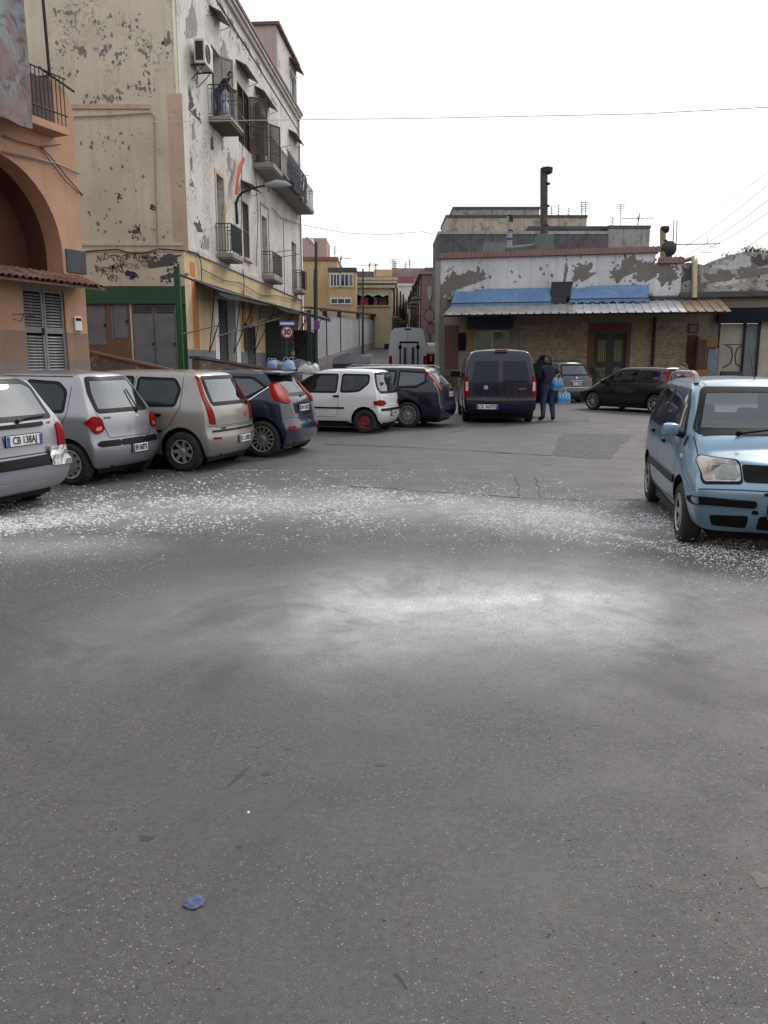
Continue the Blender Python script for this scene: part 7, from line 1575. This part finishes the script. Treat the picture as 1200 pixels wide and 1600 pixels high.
# right side of the lane: dark red house with balconies
rl_ = PL(at(684, 500, 62).x, 62.0, -.035, 1.0); rh = root('red_lane_house', (rl_.o.x, 62, 0), 'dark red house with laundry and balconies on the right of the lane', 'building'); 
z1 = at(676, 428, 62).z
mb = MB(Matrix.Translation((rl_.o.x, 62, 0))); mb.box(-1.2, 6, 0, .4, 0, z1); mb.box(-1.199, -.8, .401, 30, 0, z1-.02); mb.build('walls', plaster('maroon_render', (.29,.19,.18), m_th=.6, sc=.6, streak=.8), rh)
mb = MB(Matrix.Translation((rl_.o.x, 62, 0))); mb.box(-1.5, 6, -.15, 30, z1, z1+.15); mb.build('roof_edge', P_LG, rh)
for k, z in enumerate((4.0, 6.3)):
    for j in range(3):
        y0 = 62.6+j*5; mb = MB(); mb.box(rl_.o.x-1.9, rl_.o.x-1.2, y0, y0+2, z, z+.12); o = mb.build('balcony', P_BR2, rh)
        mb = MB(); mb.tube([(rl_.o.x-1.88, y0, z+1), (rl_.o.x-1.88, y0+2, z+1)], .03, 5); mb.tube([(rl_.o.x-1.88, y0, z+1), (rl_.o.x-1.2, y0, z+1)], .03, 5); [mb.tube([(rl_.o.x-1.88, y0+.2*i, z+.1), (rl_.o.x-1.88, y0+.2*i, z+1)], .016, 4) for i in range(11)]; [mb.tube([(rl_.o.x-1.88+.15*i, y0, z+.1), (rl_.o.x-1.88+.15*i, y0, z+1)], .016, 4) for i in range(5)]; q = mb.build('railing', METAL, rh); q['kind'] = 'stuff'
        mb = MB(); mb.box(rl_.o.x-1.215, rl_.o.x-1.2, y0+.4, y0+1.5, z+.13, z+2.2); mb.build('window', DARK, rh)
for i, (px, py, Y, c) in enumerate(((671, 455, 60, (.35,.35,.37)), (675, 458, 60.3, (.10,.10,.13)), (679, 456, 60.6, (.42,.38,.36)))):
    p = at(px, py, Y); mb = MB(); mb.add([(p.x-.13, Y, p.z+.35), (p.x+.13, Y, p.z+.35), (p.x+.15, Y-.05, p.z-.2), (p.x+.1, Y, p.z-.6), (p.x-.12, Y-.03, p.z-.55), (p.x-.15, Y+.02, p.z)], [(0, 1, 2, 3, 4, 5)]); tag(mb.build('hanging_garment', plain('garment_%d' % i if False else 'garment_' + 'abc'[i], c, .9)), ['pale grey garment', 'black garment', 'cream garment'][i] + ' drying high over the lane', 'laundry')
# street poles and signs
PG = plain('dark_green_pole', (.025,.06,.05), .5, .2, var=.3)
def post(px, y0, y1, Y, r, label, cat='pole', name='street_pole', lean=0):
    b = at(px, y1, Y); t_ = at(px+lean, y0, Y); rt = root(name, (b.x, Y, gz(Y)), label, cat); mb = MB(); mb.tube([(b.x, Y, 0), (b.x, Y, b.z+1), (t_.x, Y, t_.z)], [r*1.25, r*1.15, r*.8], 10); mb.build('pole', PG, rt, True); return rt, b, t_
rt, b, t_ = post(494, 378, 575, 40, .085, 'green street lamp pole at the corner with a small round sign', 'street lamp', 'street_lamp')
mb = MB(); mb.tube([t_-Vector((0, 0, .25)), t_+Vector((-.25, 0, .12)), at(480, 372, 40)], [.04, .05, .05], 6); mb.build('arm', PG, rt); mb = MB(); mb.tube([at(492, 384, 40), at(486, 377, 40), at(478, 371, 40)], [.05, .11, .06], 8); mb.build('lamp_head', plain('lamp_pale', (.5,.5,.52), .4), rt, True)
def rsign(px, py, Y, r, label, faces, name='round_sign', tilt=0, parent=None):
    c = at(px, py, Y); rt = root(name, c, label, 'sign'); T = Matrix.Translation(c) @ Matrix.Rotation(R(tilt), 4, 'Z') @ Matrix.Rotation(R(90), 4, 'X')
    prev = 0
    for i, (rr, m, nm) in enumerate(faces): mb = MB(T); mb.lathe([(0, -.012+0), (rr*r, -.012), (rr*r, .006+.005*i), (0, .006+.005*i)] if i == 0 else [(rr*r, .0), (rr*r, .006+.005*i), (0, .006+.005*i)], 28); mb.build(nm, m, rt)
    return rt, c, T
rt, c, T = rsign(495, 508, 39.7, .25, 'round no-parking sign on the green corner pole', [(1, REDP, 'red_rim'), (.8, BLUEP, 'blue_disc')], tilt=58)
mb = MB(T @ Matrix.Rotation(R(45), 4, 'Z')); mb.box(-.19, .19, -.022, .022, .012, .018); mb.build('red_bar', REDP, rt)
post(567, 420, 560, 62, .08, 'slim green pole before the grey panel wall'); post(477+14, 420, 470, 44, .03, 'thin dark mast beside the ochre house')
rt, b, t_ = post(448, 528, 585, 31, .035, 'thin post that carries the speed limit sign', 'pole', 'sign_post')
rt, c, T = rsign(448.5, 519, 30.9, .235, 'round speed limit 30 sign with a red rim', [(1, REDP, 'red_rim'), (.76, WHITE, 'white_disc')])
me = text_mesh('30', .30, .012, .002, sx=.95); me.materials.append(INK); o = link('lettering', me, rt); o.matrix_local = T @ Matrix.Translation((0, -.005, .0145)); o.location = o.location - Vector(rt.location)
c = at(449, 505.5, 30.9); rt = root('one_way_sign', c, 'blue one-way sign with a white arrow above the speed limit sign', 'sign'); mb = MB(); mb.rbox(c.x-.31, c.x+.31, 30.88, 30.91, c.z-.095, c.z+.095, .01); mb.build('plate', BLUEP, rt)
mb = MB(); x, z = c.x, c.z; mb.add([(x-.27, 30.876, z-.045), (x+.17, 30.876, z-.045), (x+.17, 30.876, z-.075), (x+.28, 30.876, z), (x+.17, 30.876, z+.075), (x+.17, 30.876, z+.045), (x-.27, 30.876, z+.045)], [tuple(range(7))]); mb.build('arrow', WHITE, rt)
for (px, py, Y, lab, tl) in ((671, 493, 46, 'round red-rimmed sign seen under the canopy end', 20), (673, 513, 46.2, 'lower round red-rimmed sign on the lane corner', 40)): rsign(px, py, Y, .36, lab, [(1, plain('faded_red_rim', (.20,.05,.055), .6), 'red_rim'), (.78, plain('faded_sign', (.22,.20,.21), .5), 'face')], tilt=tl)
mb = MB(); c = at(672, 500, 46.3); mb.tube([(c.x, 46.3, 0), (c.x, 46.3, c.z+.8)], .035, 6); tag(mb.build('sign_post', METAL), 'thin metal post holding two round signs at the lane corner', 'pole')
# ---------------------------------------------------------------- white delivery van in the lane
YV = 43; c = at(637, 560, YV); z0 = gz(YV); W2 = at(666, 540, YV).x - c.x + .02; ztp = at(637, 513, YV).z - z0
vr = root('delivery_van', (c.x, YV+2.8, z0), 'tall pale grey delivery van in the lane with a black lift at its back', 'van')
mb = MB(Matrix.Translation((c.x, YV, z0))); n = 10
prof = [(-W2+.02, .35), (-W2, .9), (-W2+.02, 1.5), (-W2+.10, 2.15), (-W2+.19, ztp-.12), (-W2+.30, ztp), (0, ztp+.06)]
prof = prof + [(-x, z) for x, z in prof[-2::-1]]; rows = [(0.0, 1.0), (.06, 1.02), (3.6, 1.02), (4.6, .98)]; vs = []
for yy, f in rows: vs += [(x*f, yy, z) for x, z in prof]
m = len(prof); mb.add(vs, [(r*m+k, r*m+k+1, (r+1)*m+k+1, (r+1)*m+k) for r in range(3) for k in range(m-1)] + [tuple(range(m)), tuple(3*m+k for k in range(m))]); mb.box(-W2+.05, W2-.05, 4.4, 5.4, .35, 1.5)
mb.build('body', C_VW, vr, True)
T = Matrix.Translation((c.x, YV, z0)); mb = MB(T); mb.box(-.008, .008, -.006, -.001, .5, ztp-.05); mb.build('door_gap', INK, vr); mb = MB(T); mb.rbox(-.18, .18, -.04, -.005, ztp-.07, ztp-.0, .01); mb.build('brake_light', BLACK, vr)
for sg in (-1, 1):
    mb = MB(T); mb.rbox(sg*(W2-.17), sg*(W2-.01), -.03, .05, .62, 1.15, .02); mb.build('tail_light', REDL, vr); mb = MB(T); mb.rbox(sg*(W2+.0), sg*(W2+.25), 3.5, 3.6, 1.55, 1.85, .03); mb.build('wing_mirror', BLACK, vr)
    mb = MB(T); mb.rbox(sg*(W2-.02), sg*(W2+.05), -.01, .06, 1.7, 1.78, .01); mb.build('door_hinge', BLACK, vr)
for yy in (.9, 4.2):
    for sg in (1, -1): wheel(vr, 0, 0, .34, 1, 'steel', .21, METAL, .2, 0).matrix_local = Matrix.Translation((c.x+sg*(W2-.12), YV+yy, z0)-Vector(vr.location) if False else Vector((c.x+sg*(W2-.12), YV+yy, z0))-Vector(vr.location)) @ Matrix.Rotation(R(-90*sg), 4, 'Z')
lf = root('pallet_lift', (c.x+.05, YV-.6, z0), 'black lift frame standing behind the grey delivery van', 'lift'); T = Matrix.Translation((c.x+.05, YV-.6, z0))
za_ = at(637, 534, YV-.6).z - z0; xw = at(653, 540, YV-.6).x-(c.x+.05)
for sg in (-1, 1): mb = MB(T); mb.box(sg*xw-.04, sg*xw+.04, -.04, .04, .1, za_); mb.build('upright', BLACK, lf); mb = MB(T); mb.lathe([(.11, -.02), (.11, .02), (0, .02)], 14, 0, Matrix.Translation((sg*(xw+.0), -.06, za_-.28)) @ Matrix.Rotation(R(90), 4, 'X')); mb.build('roller', BLACK, lf); mb = MB(T); mb.box(sg*xw*.45-.07, sg*xw*.45+.07, -.02, .05, .4, za_-.28); mb.build('inner_mast', METAL, lf)
mb = MB(T); mb.box(-xw, xw, -.05, .03, za_-.08, za_+.02); mb.box(-xw, xw, -.3, -.0, .05, .5); mb.build('crossbar', BLACK, lf)
# vehicle glimpsed right of it
c2 = at(672, 548, 45); rt = root('small_truck', (c2.x+.5, 46.5, gz(45)), 'small vehicle with a lit red tail light half hidden beside the delivery van', 'truck'); T = Matrix.Translation((c2.x, 45, gz(45)))
mb = MB(T); mb.rbox(-.22, 1.0, 0, 2.2, .45, 1.05, .08); mb.build('body', BLACK, rt); mb = MB(T); mb.rbox(-.26, 1.05, -.1, 2.1, 1.06, 1.72, .14); mb.build('white_hood', WHITE, rt); 
em, t, b = nodes('lit_tail_light'); b.inputs['Base Color'].default_value = (.6, .02, .01, 1); b.inputs['Emission Color'].default_value = (1, .06, .02, 1); b.inputs['Emission Strength'].default_value = .12
mb = MB(T); mb.rbox(-.02, .12, -.05, .02, .72, 1.0, .03); mb.build('tail_light', em, rt); mb = MB(T); mb.tube([(0, -.02, .5), (.05, -.25, .1)], .05, 6); mb.lathe([(.28, -.06), (.28, .06), (0, .06)], 16, 0, Matrix.Translation((.2, .4, .28)) @ Matrix.Rotation(R(90), 4, 'Y')); mb.build('wheel', RUBBER, rt)
# ---------------------------------------------------------------- covered market stalls behind the parked cars
TP = plain('grey_tarpaulin', (.13,.135,.15), .7, var=.3, scale=2); TPL = plain('pale_tarpaulin', (.45,.46,.48), .6, var=.2, scale=2); BAG = plain('pale_blue_bag', (.30,.40,.62), .5, var=.3, scale=7)
def drape(name, x0, x1, ytop, Y, dep, zb, mat, label, seed, sag=.12, cat='stall'):
    a, b = at(x0, ytop, Y), at(x1, ytop, Y); rnd = random.Random(seed); rt = root(name, ((a.x+b.x)/2, Y, zb), label, cat); mb = MB(); nx, ny = 14, 8; vs = []; W_ = b.x-a.x
    ph = [rnd.uniform(0, 6) for _ in range(4)]
    for j in range(ny+1):
        for k in range(nx+1):
            f, g = k/nx, j/ny; z = a.z + .05*math.sin(f*9+ph[0]) + sag*math.sin(g*7+ph[1]+f*4)*.4 - (.0 if 0 < f < 1 else .25); 
            vs.append((a.x+W_*f, Y+dep*g, z if 0 < j < ny and 0 < k < nx else (z+zb)/2-.1+.04*math.sin(f*20+g*13)))
    mb.add(vs, [(j*(nx+1)+k, j*(nx+1)+k+1, (j+1)*(nx+1)+k+1, (j+1)*(nx+1)+k) for j in range(ny) for k in range(nx)]); mb.build('cover', mat, rt, True)
    mb = MB(); mb.box(a.x+.1, b.x-.1, Y+.1, Y+dep-.1, zb, a.z-.22); mb.build('table', METAL, rt); return rt
drape('covered_stall', 418, 485, 566, 27.6, 1.6, .1, TP, 'market stall under a grey tarpaulin behind the navy car', 3)
drape('covered_stall', 470, 497, 572, 26.6, 1.2, .1, TPL, 'pale covered bundle beside the white car', 4)
drape('covered_stall', 515, 585, 558, 27.5, 1.5, .1, TP, 'dark tarpaulin stall behind the white and dark cars', 6, .3)
def bag(px, py, Y, w, h, label, seed, mat=BAG):
    c = at(px, py, Y); rnd = random.Random(seed); mb = MB(Matrix.Translation(c)); n = 12; rows = [(0, .8), (.25, 1.05), (.55, 1.0), (.8, .8), (1.0, .45)]; vs = []
    for z, f in rows:
        for k in range(n): a_ = 6.283*k/n; rr = f*(1+rnd.uniform(-.15, .15)); vs.append((math.cos(a_)*w/2*rr, math.sin(a_)*w/3*rr, (z-.5)*h))
    mb.add(vs, [(r*n+k, r*n+(k+1) % n, (r+1)*n+(k+1) % n, (r+1)*n+k) for r in range(4) for k in range(n)] + [tuple(range(n)), tuple(4*n+k for k in range(n))]); rt = root('plastic_bag', c, label, 'bag'); mb.build('bag_body', mat, rt, True)
    mb = MB(Matrix.Translation(c))
    for sg in (-1, 1): mb.tube([(sg*w*.2-.08, 0, h*.42), (sg*w*.2-.05, 0, h*.75), (sg*w*.2+.05, 0, h*.75), (sg*w*.2+.08, 0, h*.42)], .012, 5)
    mb.build('bag_handle', mat, rt)
bag(451, 572, 25.9, .42, .36, 'larger pale blue plastic bag on the stall behind the navy car', 1); bag(425, 569, 26.4, .34, .24, 'smaller pale blue bag at the left end of the stall', 2); bag(478, 578, 25.6, .5, .3, 'white plastic bundle on the stall next to the white car', 3, TPL)
# ---------------------------------------------------------------- people
SKIN = plain('skin', (.32,.18,.125), .55, var=.12, scale=20, bmp=0); HAIR = plain('dark_hair', (.018,.014,.012), .7, var=.3, scale=40); NAVYC = plain('navy_sweater', (.015,.018,.035), .9, var=.3, scale=12); JEAN = plain('blue_jeans', (.035,.05,.10), .85, var=.35, scale=10); SHOE = plain('dark_shoes', (.03,.022,.02), .6)
def skin(name, verts, edges, rad, mats, parent, rootv=0, sub=2):
    me = bpy.data.meshes.new(name); me.from_pydata(verts, edges, []); o = bpy.data.objects.new('tmp', me); COL.objects.link(o)
    md = o.modifiers.new('s', 'SKIN'); md.use_smooth_shade = True
    for i, r_ in enumerate(rad): me.skin_vertices[0].data[i].radius = (r_, r_) if not isinstance(r_, tuple) else r_
    me.skin_vertices[0].data[rootv].use_root = True
    sb = o.modifiers.new('u', 'SUBSURF'); sb.levels = sub; dg = bpy.context.evaluated_depsgraph_get(); dg.update()
    m2 = bpy.data.meshes.new_from_object(o.evaluated_get(dg)); bpy.data.objects.remove(o)
    m2.materials.clear(); [m2.materials.append(m) for m in mats]; return m2
def person(loc, rz, label, J, zones, hair=True, coat=None, seed=0):
    """J: joints (x right, y forward, z up) ; zones: function(co)-> material index"""
    rt = bpy.data.objects.new('person', None); COL.objects.link(rt); rt.location = loc; rt.rotation_euler = (0, 0, rz); tag(rt, label, 'person')
    K = ['pelvis', 'waist', 'chest', 'neck', 'head0', 'hipL', 'kneeL', 'ankL', 'toeL', 'hipR', 'kneeR', 'ankR', 'toeR', 'shL', 'elL', 'wrL', 'shR', 'elR', 'wrR', 'palmL', 'palmR']
    rr = dict(pelvis=(.16,.12), waist=(.15,.11), chest=(.17,.125), neck=.062, head0=.058, hipL=.125, kneeL=.088, ankL=.066, toeL=.052, hipR=.125, kneeR=.088, ankR=.066, toeR=.052, shL=.075, elL=.052, wrL=.034, shR=.075, elR=.052, wrR=.034, palmL=.034, palmR=.034)
    E = [('pelvis','waist'),('waist','chest'),('chest','neck'),('neck','head0'),('pelvis','hipL'),('hipL','kneeL'),('kneeL','ankL'),('ankL','toeL'),('pelvis','hipR'),('hipR','kneeR'),('kneeR','ankR'),('ankR','toeR'),('chest','shL'),('shL','elL'),('elL','wrL'),('chest','shR'),('shR','elR'),('elR','wrR'),('wrL','palmL'),('wrR','palmR')]
    for sd in 'LR':
        e, w_ = Vector(J['el'+sd]), Vector(J['wr'+sd]); d = (w_-e).normalized(); J['palm'+sd] = tuple(w_+d*.07)
    V = [J[k] for k in K]; idx = {k: i for i, k in enumerate(K)}; ed = [(idx[a], idx[b]) for a, b in E]; rad = [rr[k] for k in K]
    me = skin('body', V, ed, rad, [SKIN, NAVYC, JEAN, SHOE], rt)
    for p in me.polygons: p.material_index = zones(p.center); p.use_smooth = True
    o = link('body', me, rt, False)
    # fingers
    for sd in 'LR':
        w_, pm = Vector(J['wr'+sd]), Vector(J['palm'+sd]); d = (pm-w_).normalized(); sx = d.cross(Vector((0, 1, .2))).normalized(); up = sx.cross(d); mb = MB()
        for k in range(4): b0 = pm + sx*(k-1.5)*.019; ln = (.065, .075, .07, .055)[k]; mb.tube([b0, b0+d*ln*.5+up*.006, b0+d*ln*.75-up*.02, b0+d*ln*.7-up*.045], [.010, .009, .008, .006], 6)
        mb.tube([w_+sx*.02+d*.02, pm+sx*.045-up*.01, pm+sx*.045+d*.03-up*.02], [.012, .010, .008], 6); mb.build('fingers', SKIN, rt, True, False)
    # head with a face
    h0 = Vector(J['head0']); hd = Vector(J['headc']); bm = bmesh.new(); bmesh.ops.create_uvsphere(bm, u_segments=24, v_segments=16, radius=1)
    for v in bm.verts:
        x, y, z = v.co; w_ = .078*(1-.18*max(0, -z)); v.co = Vector((x*w_, y*.098*(1-.12*max(0, -z)), z*.122))
        if y > .3 and abs(x) < .25 and -.35 < z < .15: v.co.y += .022*(1-abs(x)/.25)*(1-abs(z+.15)/.3)       # nose
        if y > .4 and .05 < z < .3 and .2 < abs(x) < .6: v.co.y -= .008                                          # eye sockets
        if y > .4 and z < -.75: v.co.y += .008
    me = bpy.data.meshes.new('head'); bm.to_mesh(me); bm.free(); me.materials.append(SKIN); [setattr(p, 'use_smooth', True) for p in me.polygons]
    T = Matrix.Translation(hd) @ Matrix.Rotation(J.get('yaw', 0), 4, 'Z') @ Matrix.Rotation(J.get('nod', 0), 4, 'X'); ho = link('head', me, rt, False); ho.matrix_local = T
    mb = MB(T)
    for sg in (-1, 1): mb.lathe([(0, -.01), (.012, -.004), (.0, .004)], 8, 0, Matrix.Translation((sg*.03, .085, .022)) @ Matrix.Rotation(R(-90), 4, 'X'))
    mb.box(-.024, .024, .086, .092, -.062, -.055); e_ = mb.build('eyes_and_mouth', plain('dark_eyes', (.04,.02,.02), .3), rt, True, False); e_['kind'] = 'stuff'
    for sg in (-1, 1): mb = MB(T); mb.rbox(sg*.072, sg*.09, -.025, .015, -.03, .035, .01); mb.build('ear', SKIN, rt, True, False)
    if hair:
        bm = bmesh.new(); bmesh.ops.create_uvsphere(bm, u_segments=20, v_segments=14, radius=1)
        for v in bm.verts: x, y, z = v.co; v.co = Vector((x*.086, y*.104-.008, z*.128+.010))
        dl = [v for v in bm.verts if v.co.z < .02 + .55*(v.co.y) and not (v.co.y < -.03 and v.co.z > -.06*(3 if J.get('long') else 1))]; bmesh.ops.delete(bm, geom=dl, context='VERTS')
        me = bpy.data.meshes.new('hair'); bm.to_mesh(me); bm.free(); me.materials.append(HAIR); [setattr(p, 'use_smooth', True) for p in me.polygons]; q = link('hair', me, rt, False); q.matrix_local = T
    return rt
# man by the van, back three-quarters to us, looking left; arm out with a bottle pack
J = dict(pelvis=(0,0,.95), waist=(0,.01,1.12), chest=(0,.02,1.36), neck=(0,.01,1.50), head0=(0,.03,1.56), headc=(0,.06,1.66), hipL=(-.10,0,.92), kneeL=(-.12,.06,.50), ankL=(-.14,-.02,.09), toeL=(-.19,.14,.04), hipR=(.10,0,.92), kneeR=(.13,.03,.50), ankR=(.15,-.06,.09), toeR=(.20,.08,.04),
         shL=(-.19,.02,1.42), elL=(-.27,.12,1.16), wrL=(-.22,.34,1.10), shR=(.19,.0,1.42), elR=(.36,-.02,1.20), wrR=(.45,.06,.98), yaw=R(45))
def zn(c):
    if c.z < .11: return 3
    if c.z < .97: return 2 if abs(c.x) < .30 else 0
    if c.z > 1.53: return 0
    if abs(c.x) > .42 and c.z < 1.02: return 0
    return 1
pm = G(855, 657); pm.z = gz(pm.y)
person(pm, R(18), 'man in navy sweater and rolled jeans holding blue bottle packs beside the van', J, zn)
BOT = plain('clear_blue_bottle', (.22,.42,.62), .2, var=.3, scale=30, coat=.6); PKB = plain('blue_film', (.04,.28,.62), .25, var=.4, scale=12, coat=.6); CAPM = plain('teal_cap', (.02,.25,.18), .5)
def pack(c, label, tilt=0, yaw=0, n=3, m=2, up=True, nm='bottle_pack'):
    rt = bpy.data.objects.new(nm, None); COL.objects.link(rt); rt.location = c; rt.rotation_euler = (tilt, R(0), yaw); tag(rt, label, 'bottle pack')
    for i in range(n):
        for j in range(m): mb = MB(Matrix.Translation(((i-(n-1)/2)*.088, (j-(m-1)/2)*.088, 0))); mb.lathe([(0, -.15), (.042, -.15), (.044, -.13), (.042, .0), (.044, .04), (.036, .09), (.015, .135), (.015, .155), (0, .155)], 12); mb.build('bottle', BOT, rt, True, False)
    for i in range(n):
        for j in range(m): mb = MB(Matrix.Translation(((i-(n-1)/2)*.088, (j-(m-1)/2)*.088, 0))); mb.lathe([(.017, .14), (.017, .162), (0, .162)], 8); mb.build('bottle_cap', CAPM if i % 2 else WHITE, rt, True, False)
    mb = MB(); mb.rbox(-n*.046, n*.046, -m*.046, m*.046, -.11, .035, .03); mb.build('blue_wrap', PKB, rt, True, False)
    mb = MB(); mb.tube([(-.08, 0, .13), (-.05, 0, .24), (0, 0, .29), (.05, 0, .24), (.08, 0, .13)], .008, 5); mb.build('carry_strap', WHITE, rt, True, False)
    return rt
pack(pm + Vector((.42, -.02, .62)), 'lower blue-wrapped bottle pack hanging from the man\'s hand', 0, R(8), 4, 2)
pack(pm + Vector((.20, -.16, 1.0)), 'upper blue bottle pack tucked under the man\'s arm', R(15), R(20), 3, 2)
# man leaning on the upper balcony
bp = FA.P((sA0+sA1)/2-.15, -.22, zA)
J = dict(pelvis=(0,-.10,.93), waist=(0,.02,1.08), chest=(0,.22,1.27), neck=(0,.30,1.38), head0=(0,.34,1.43), headc=(0,.39,1.53), hipL=(-.10,-.10,.90), kneeL=(-.11,-.04,.49), ankL=(-.12,-.16,.08), toeL=(-.14,0,.04), hipR=(.10,-.10,.90), kneeR=(.11,-.02,.49), ankR=(.12,-.14,.08), toeR=(.15,.02,.04),
         shL=(-.18,.22,1.32), elL=(-.26,.30,1.08), wrL=(-.12,.50,1.04), shR=(.18,.22,1.32), elR=(.26,.32,1.08), wrR=(.12,.52,1.04), nod=R(-25))
person(bp, FA.rz - R(172), 'man in dark clothes leaning over the railing of the upper balcony', J, lambda c: 3 if c.z < .1 else (0 if c.z > 1.41 or (c.y > .44) else (2 if c.z < .95 else 1)))
bk_ = FA.P(sA0+.25, -.55, zA); mb = MB(Matrix.Translation(bk_)); mb.lathe([(0, 0), (.13, 0), (.14, .3), (.10, .42), (.04, .5), (.04, .56), (0, .56)], 14); tag(mb.build('gas_bottle', plain('pale_blue_canister', (.35,.40,.46), .5), None, True), 'pale blue gas bottle standing on the upper balcony beside the man', 'gas bottle')
# woman seen to the shoulders behind the stall
J0 = dict(pelvis=(0,0,.88), waist=(0,.01,1.04), chest=(0,.02,1.24), neck=(0,.01,1.38), head0=(0,.02,1.43), headc=(0,.03,1.53), hipL=(-.09,0,.86), kneeL=(-.10,.03,.48), ankL=(-.11,0,.08), toeL=(-.12,.14,.04), hipR=(.09,0,.86), kneeR=(.10,.03,.48), ankR=(.11,0,.08), toeR=(.12,.14,.04), shL=(-.17,.01,1.30), elL=(-.22,.04,1.04), wrL=(-.2,.20,.88), shR=(.17,.01,1.30), elR=(.22,.04,1.04), wrR=(.2,.20,.88), yaw=R(0), long=1)
c = at(458, 553, 31.5); person((c.x, 31.5, c.z-1.53), R(160), 'dark-haired woman behind the grey stall, head and shoulders visible', dict(J0), lambda c: 3 if c.z < .1 else (0 if c.z > 1.4 or (abs(c.x) > .17 and c.z < .93 and c.y > .12) else (2 if c.z < .9 else 1)))
# person bending behind the light blue car
c = at(1068, 577, 17.5); person((c.x, 17.5, c.z-1.53), R(150), 'person with dark hair mostly hidden behind the light blue car roof', dict(J0, yaw=R(-30)), lambda c: 3 if c.z < .1 else (0 if c.z > 1.4 or (abs(c.x) > .17 and c.z < .93 and c.y > .12) else (2 if c.z < .9 else 1)))
pack(G(1030, 640)+Vector((0, 0, .16)), 'blue bottle pack on the ground just beyond the light blue car', 0, 0, 2, 2)
# ---------------------------------------------------------------- bushes by the iron door
LEAF = plain('hedge_leaf', (.045,.055,.025), .8, var=.45, scale=20)
def bush(px, py, Y, r, h, label, seed, n=420):
    c = at(px, py, Y); c.z = gz(Y); rnd = random.Random(seed); rt = root('bush', c, label, 'bush'); mb = MB(Matrix.Translation(c)); lobes = [(rnd.uniform(-r, r)*.6, rnd.uniform(-r, r)*.4, rnd.uniform(.35, .9)*h, rnd.uniform(.35, .6)*r) for _ in range(7)]
    for _ in range(n):
        lx, ly, lz, lr = rnd.choice(lobes); d = Vector((rnd.gauss(0, 1), rnd.gauss(0, 1), rnd.gauss(0, 1))).normalized()*lr*rnd.uniform(.5, 1.05); q = Vector((lx, ly, lz))+d; e = Vector((rnd.gauss(0, 1), rnd.gauss(0, 1), rnd.gauss(0, 1))).normalized(); f = e.orthogonal().normalized(); mb.add([q, q+e*.05+f*.025, q+e*.11, q+e*.05-f*.025], [(0,1,2,3)])
    mb.build('foliage', LEAF, rt); mb = MB(Matrix.Translation(c)); [mb.tube([(0, 0, 0), (l[0]*.7, l[1]*.7, l[2])], [.025, .01], 5) for l in lobes]; mb.build('stem', BROWNW, rt)
bush(932, 600, 35.2, .5, 1.4, 'leafy bush in front of the barred door, right of the grey car', 1); bush(697, 600, 34, .55, 1.3, 'dark bush beside the lane corner behind the estate car', 2)
# ---------------------------------------------------------------- overhead cables
wc = plain('pale_overhead_cable', (.6,.6,.6), .6, bmp=0)
cable('overhead_cable', [at(115, 192, 25.9), at(470, 187, 20), at(655, 185, 18), at(1000, 178, 15.5), at(1210, 167, 14)], .008, wc, 'long overhead cable crossing the whole sky and the facade')
cable('overhead_cable', [at(475, 352, 48), at(540, 364, 50), at(600, 367, 50), at(660, 362, 49), at(684, 368, 48)], .014, cb, 'thin sagging cable over the lane between the corner houses')
for i, (x0, y0, x1, y1, Y0, Y1, lab) in enumerate(((1210, 280, 1060, 392, 30, 37, 'upper of the cables rising right from the dish'), (1210, 305, 1070, 400, 29, 37, 'second cable rising right behind the stove pipe'), (1210, 325, 1090, 395, 28, 37, 'middle cable rising right over the vaulted roof'), (1210, 355, 1120, 410, 27, 37, 'cable running low over the vaulted roof'), (1210, 372, 1180, 395, 27, 36, 'lowest short cable at the right edge above the weeds'), (1210, 262, 1090, 340, 32, 60, 'faint highest cable at the right edge'))):
    cable('overhead_cable', [at(x0, y0, Y0), at(x1, y1, Y1)], .010, cb, lab, .12)

# ---------------------------------------------------------------- unseen houses added behind the viewpoint to darken reflections in paint and glass
rnd = random.Random(21)
for i, (x0, x1, hh, m) in enumerate(((-34, -21, 11.5, P_GW), (-20.6, -8, 13.5, P_CR), (-7.6, 5.5, 12.2, P_BR2), (5.9, 19, 14, P_OC), (19.4, 33, 11.8, P_PK))):
    rt = root('apartment_house', (x0, -17, 0), ['grey-white', 'cream', 'grey-brown', 'ochre', 'pink'][i] + ' house on the unseen side of the square, added to darken reflections', 'building'); pl = PL(x1, -17, -1, 0); W_ = x1-x0; ops = []
    for f in range(3 if hh < 13 else 4):
        for k in range(4): s = W_*(k+.5)/4; ops.append((s-.6, s+.6, 1.0+3.2*f, 3.1+3.2*f))
    mb = MB(pl.M); wall(mb, 0, W_, -.3, hh, ops, .35); mb.build('front_wall', m, rt); mb = MB(pl.M); mb.box(0, W_, .36, 9, -.3, hh-.3); mb.build('core', DARK, rt); mb = MB(pl.M); mb.rbox(-.1, W_+.1, -.35, .4, hh+.002, hh+.35, .05); mb.build('cornice', P_LG, rt)
    for a, b, c, d in ops: mb = MB(pl.M); mb.box(a+.03, b-.03, .15, .2, c+.03, d-.03); mb.build('window', shb if rnd.random() < .6 else WGLASS, rt)
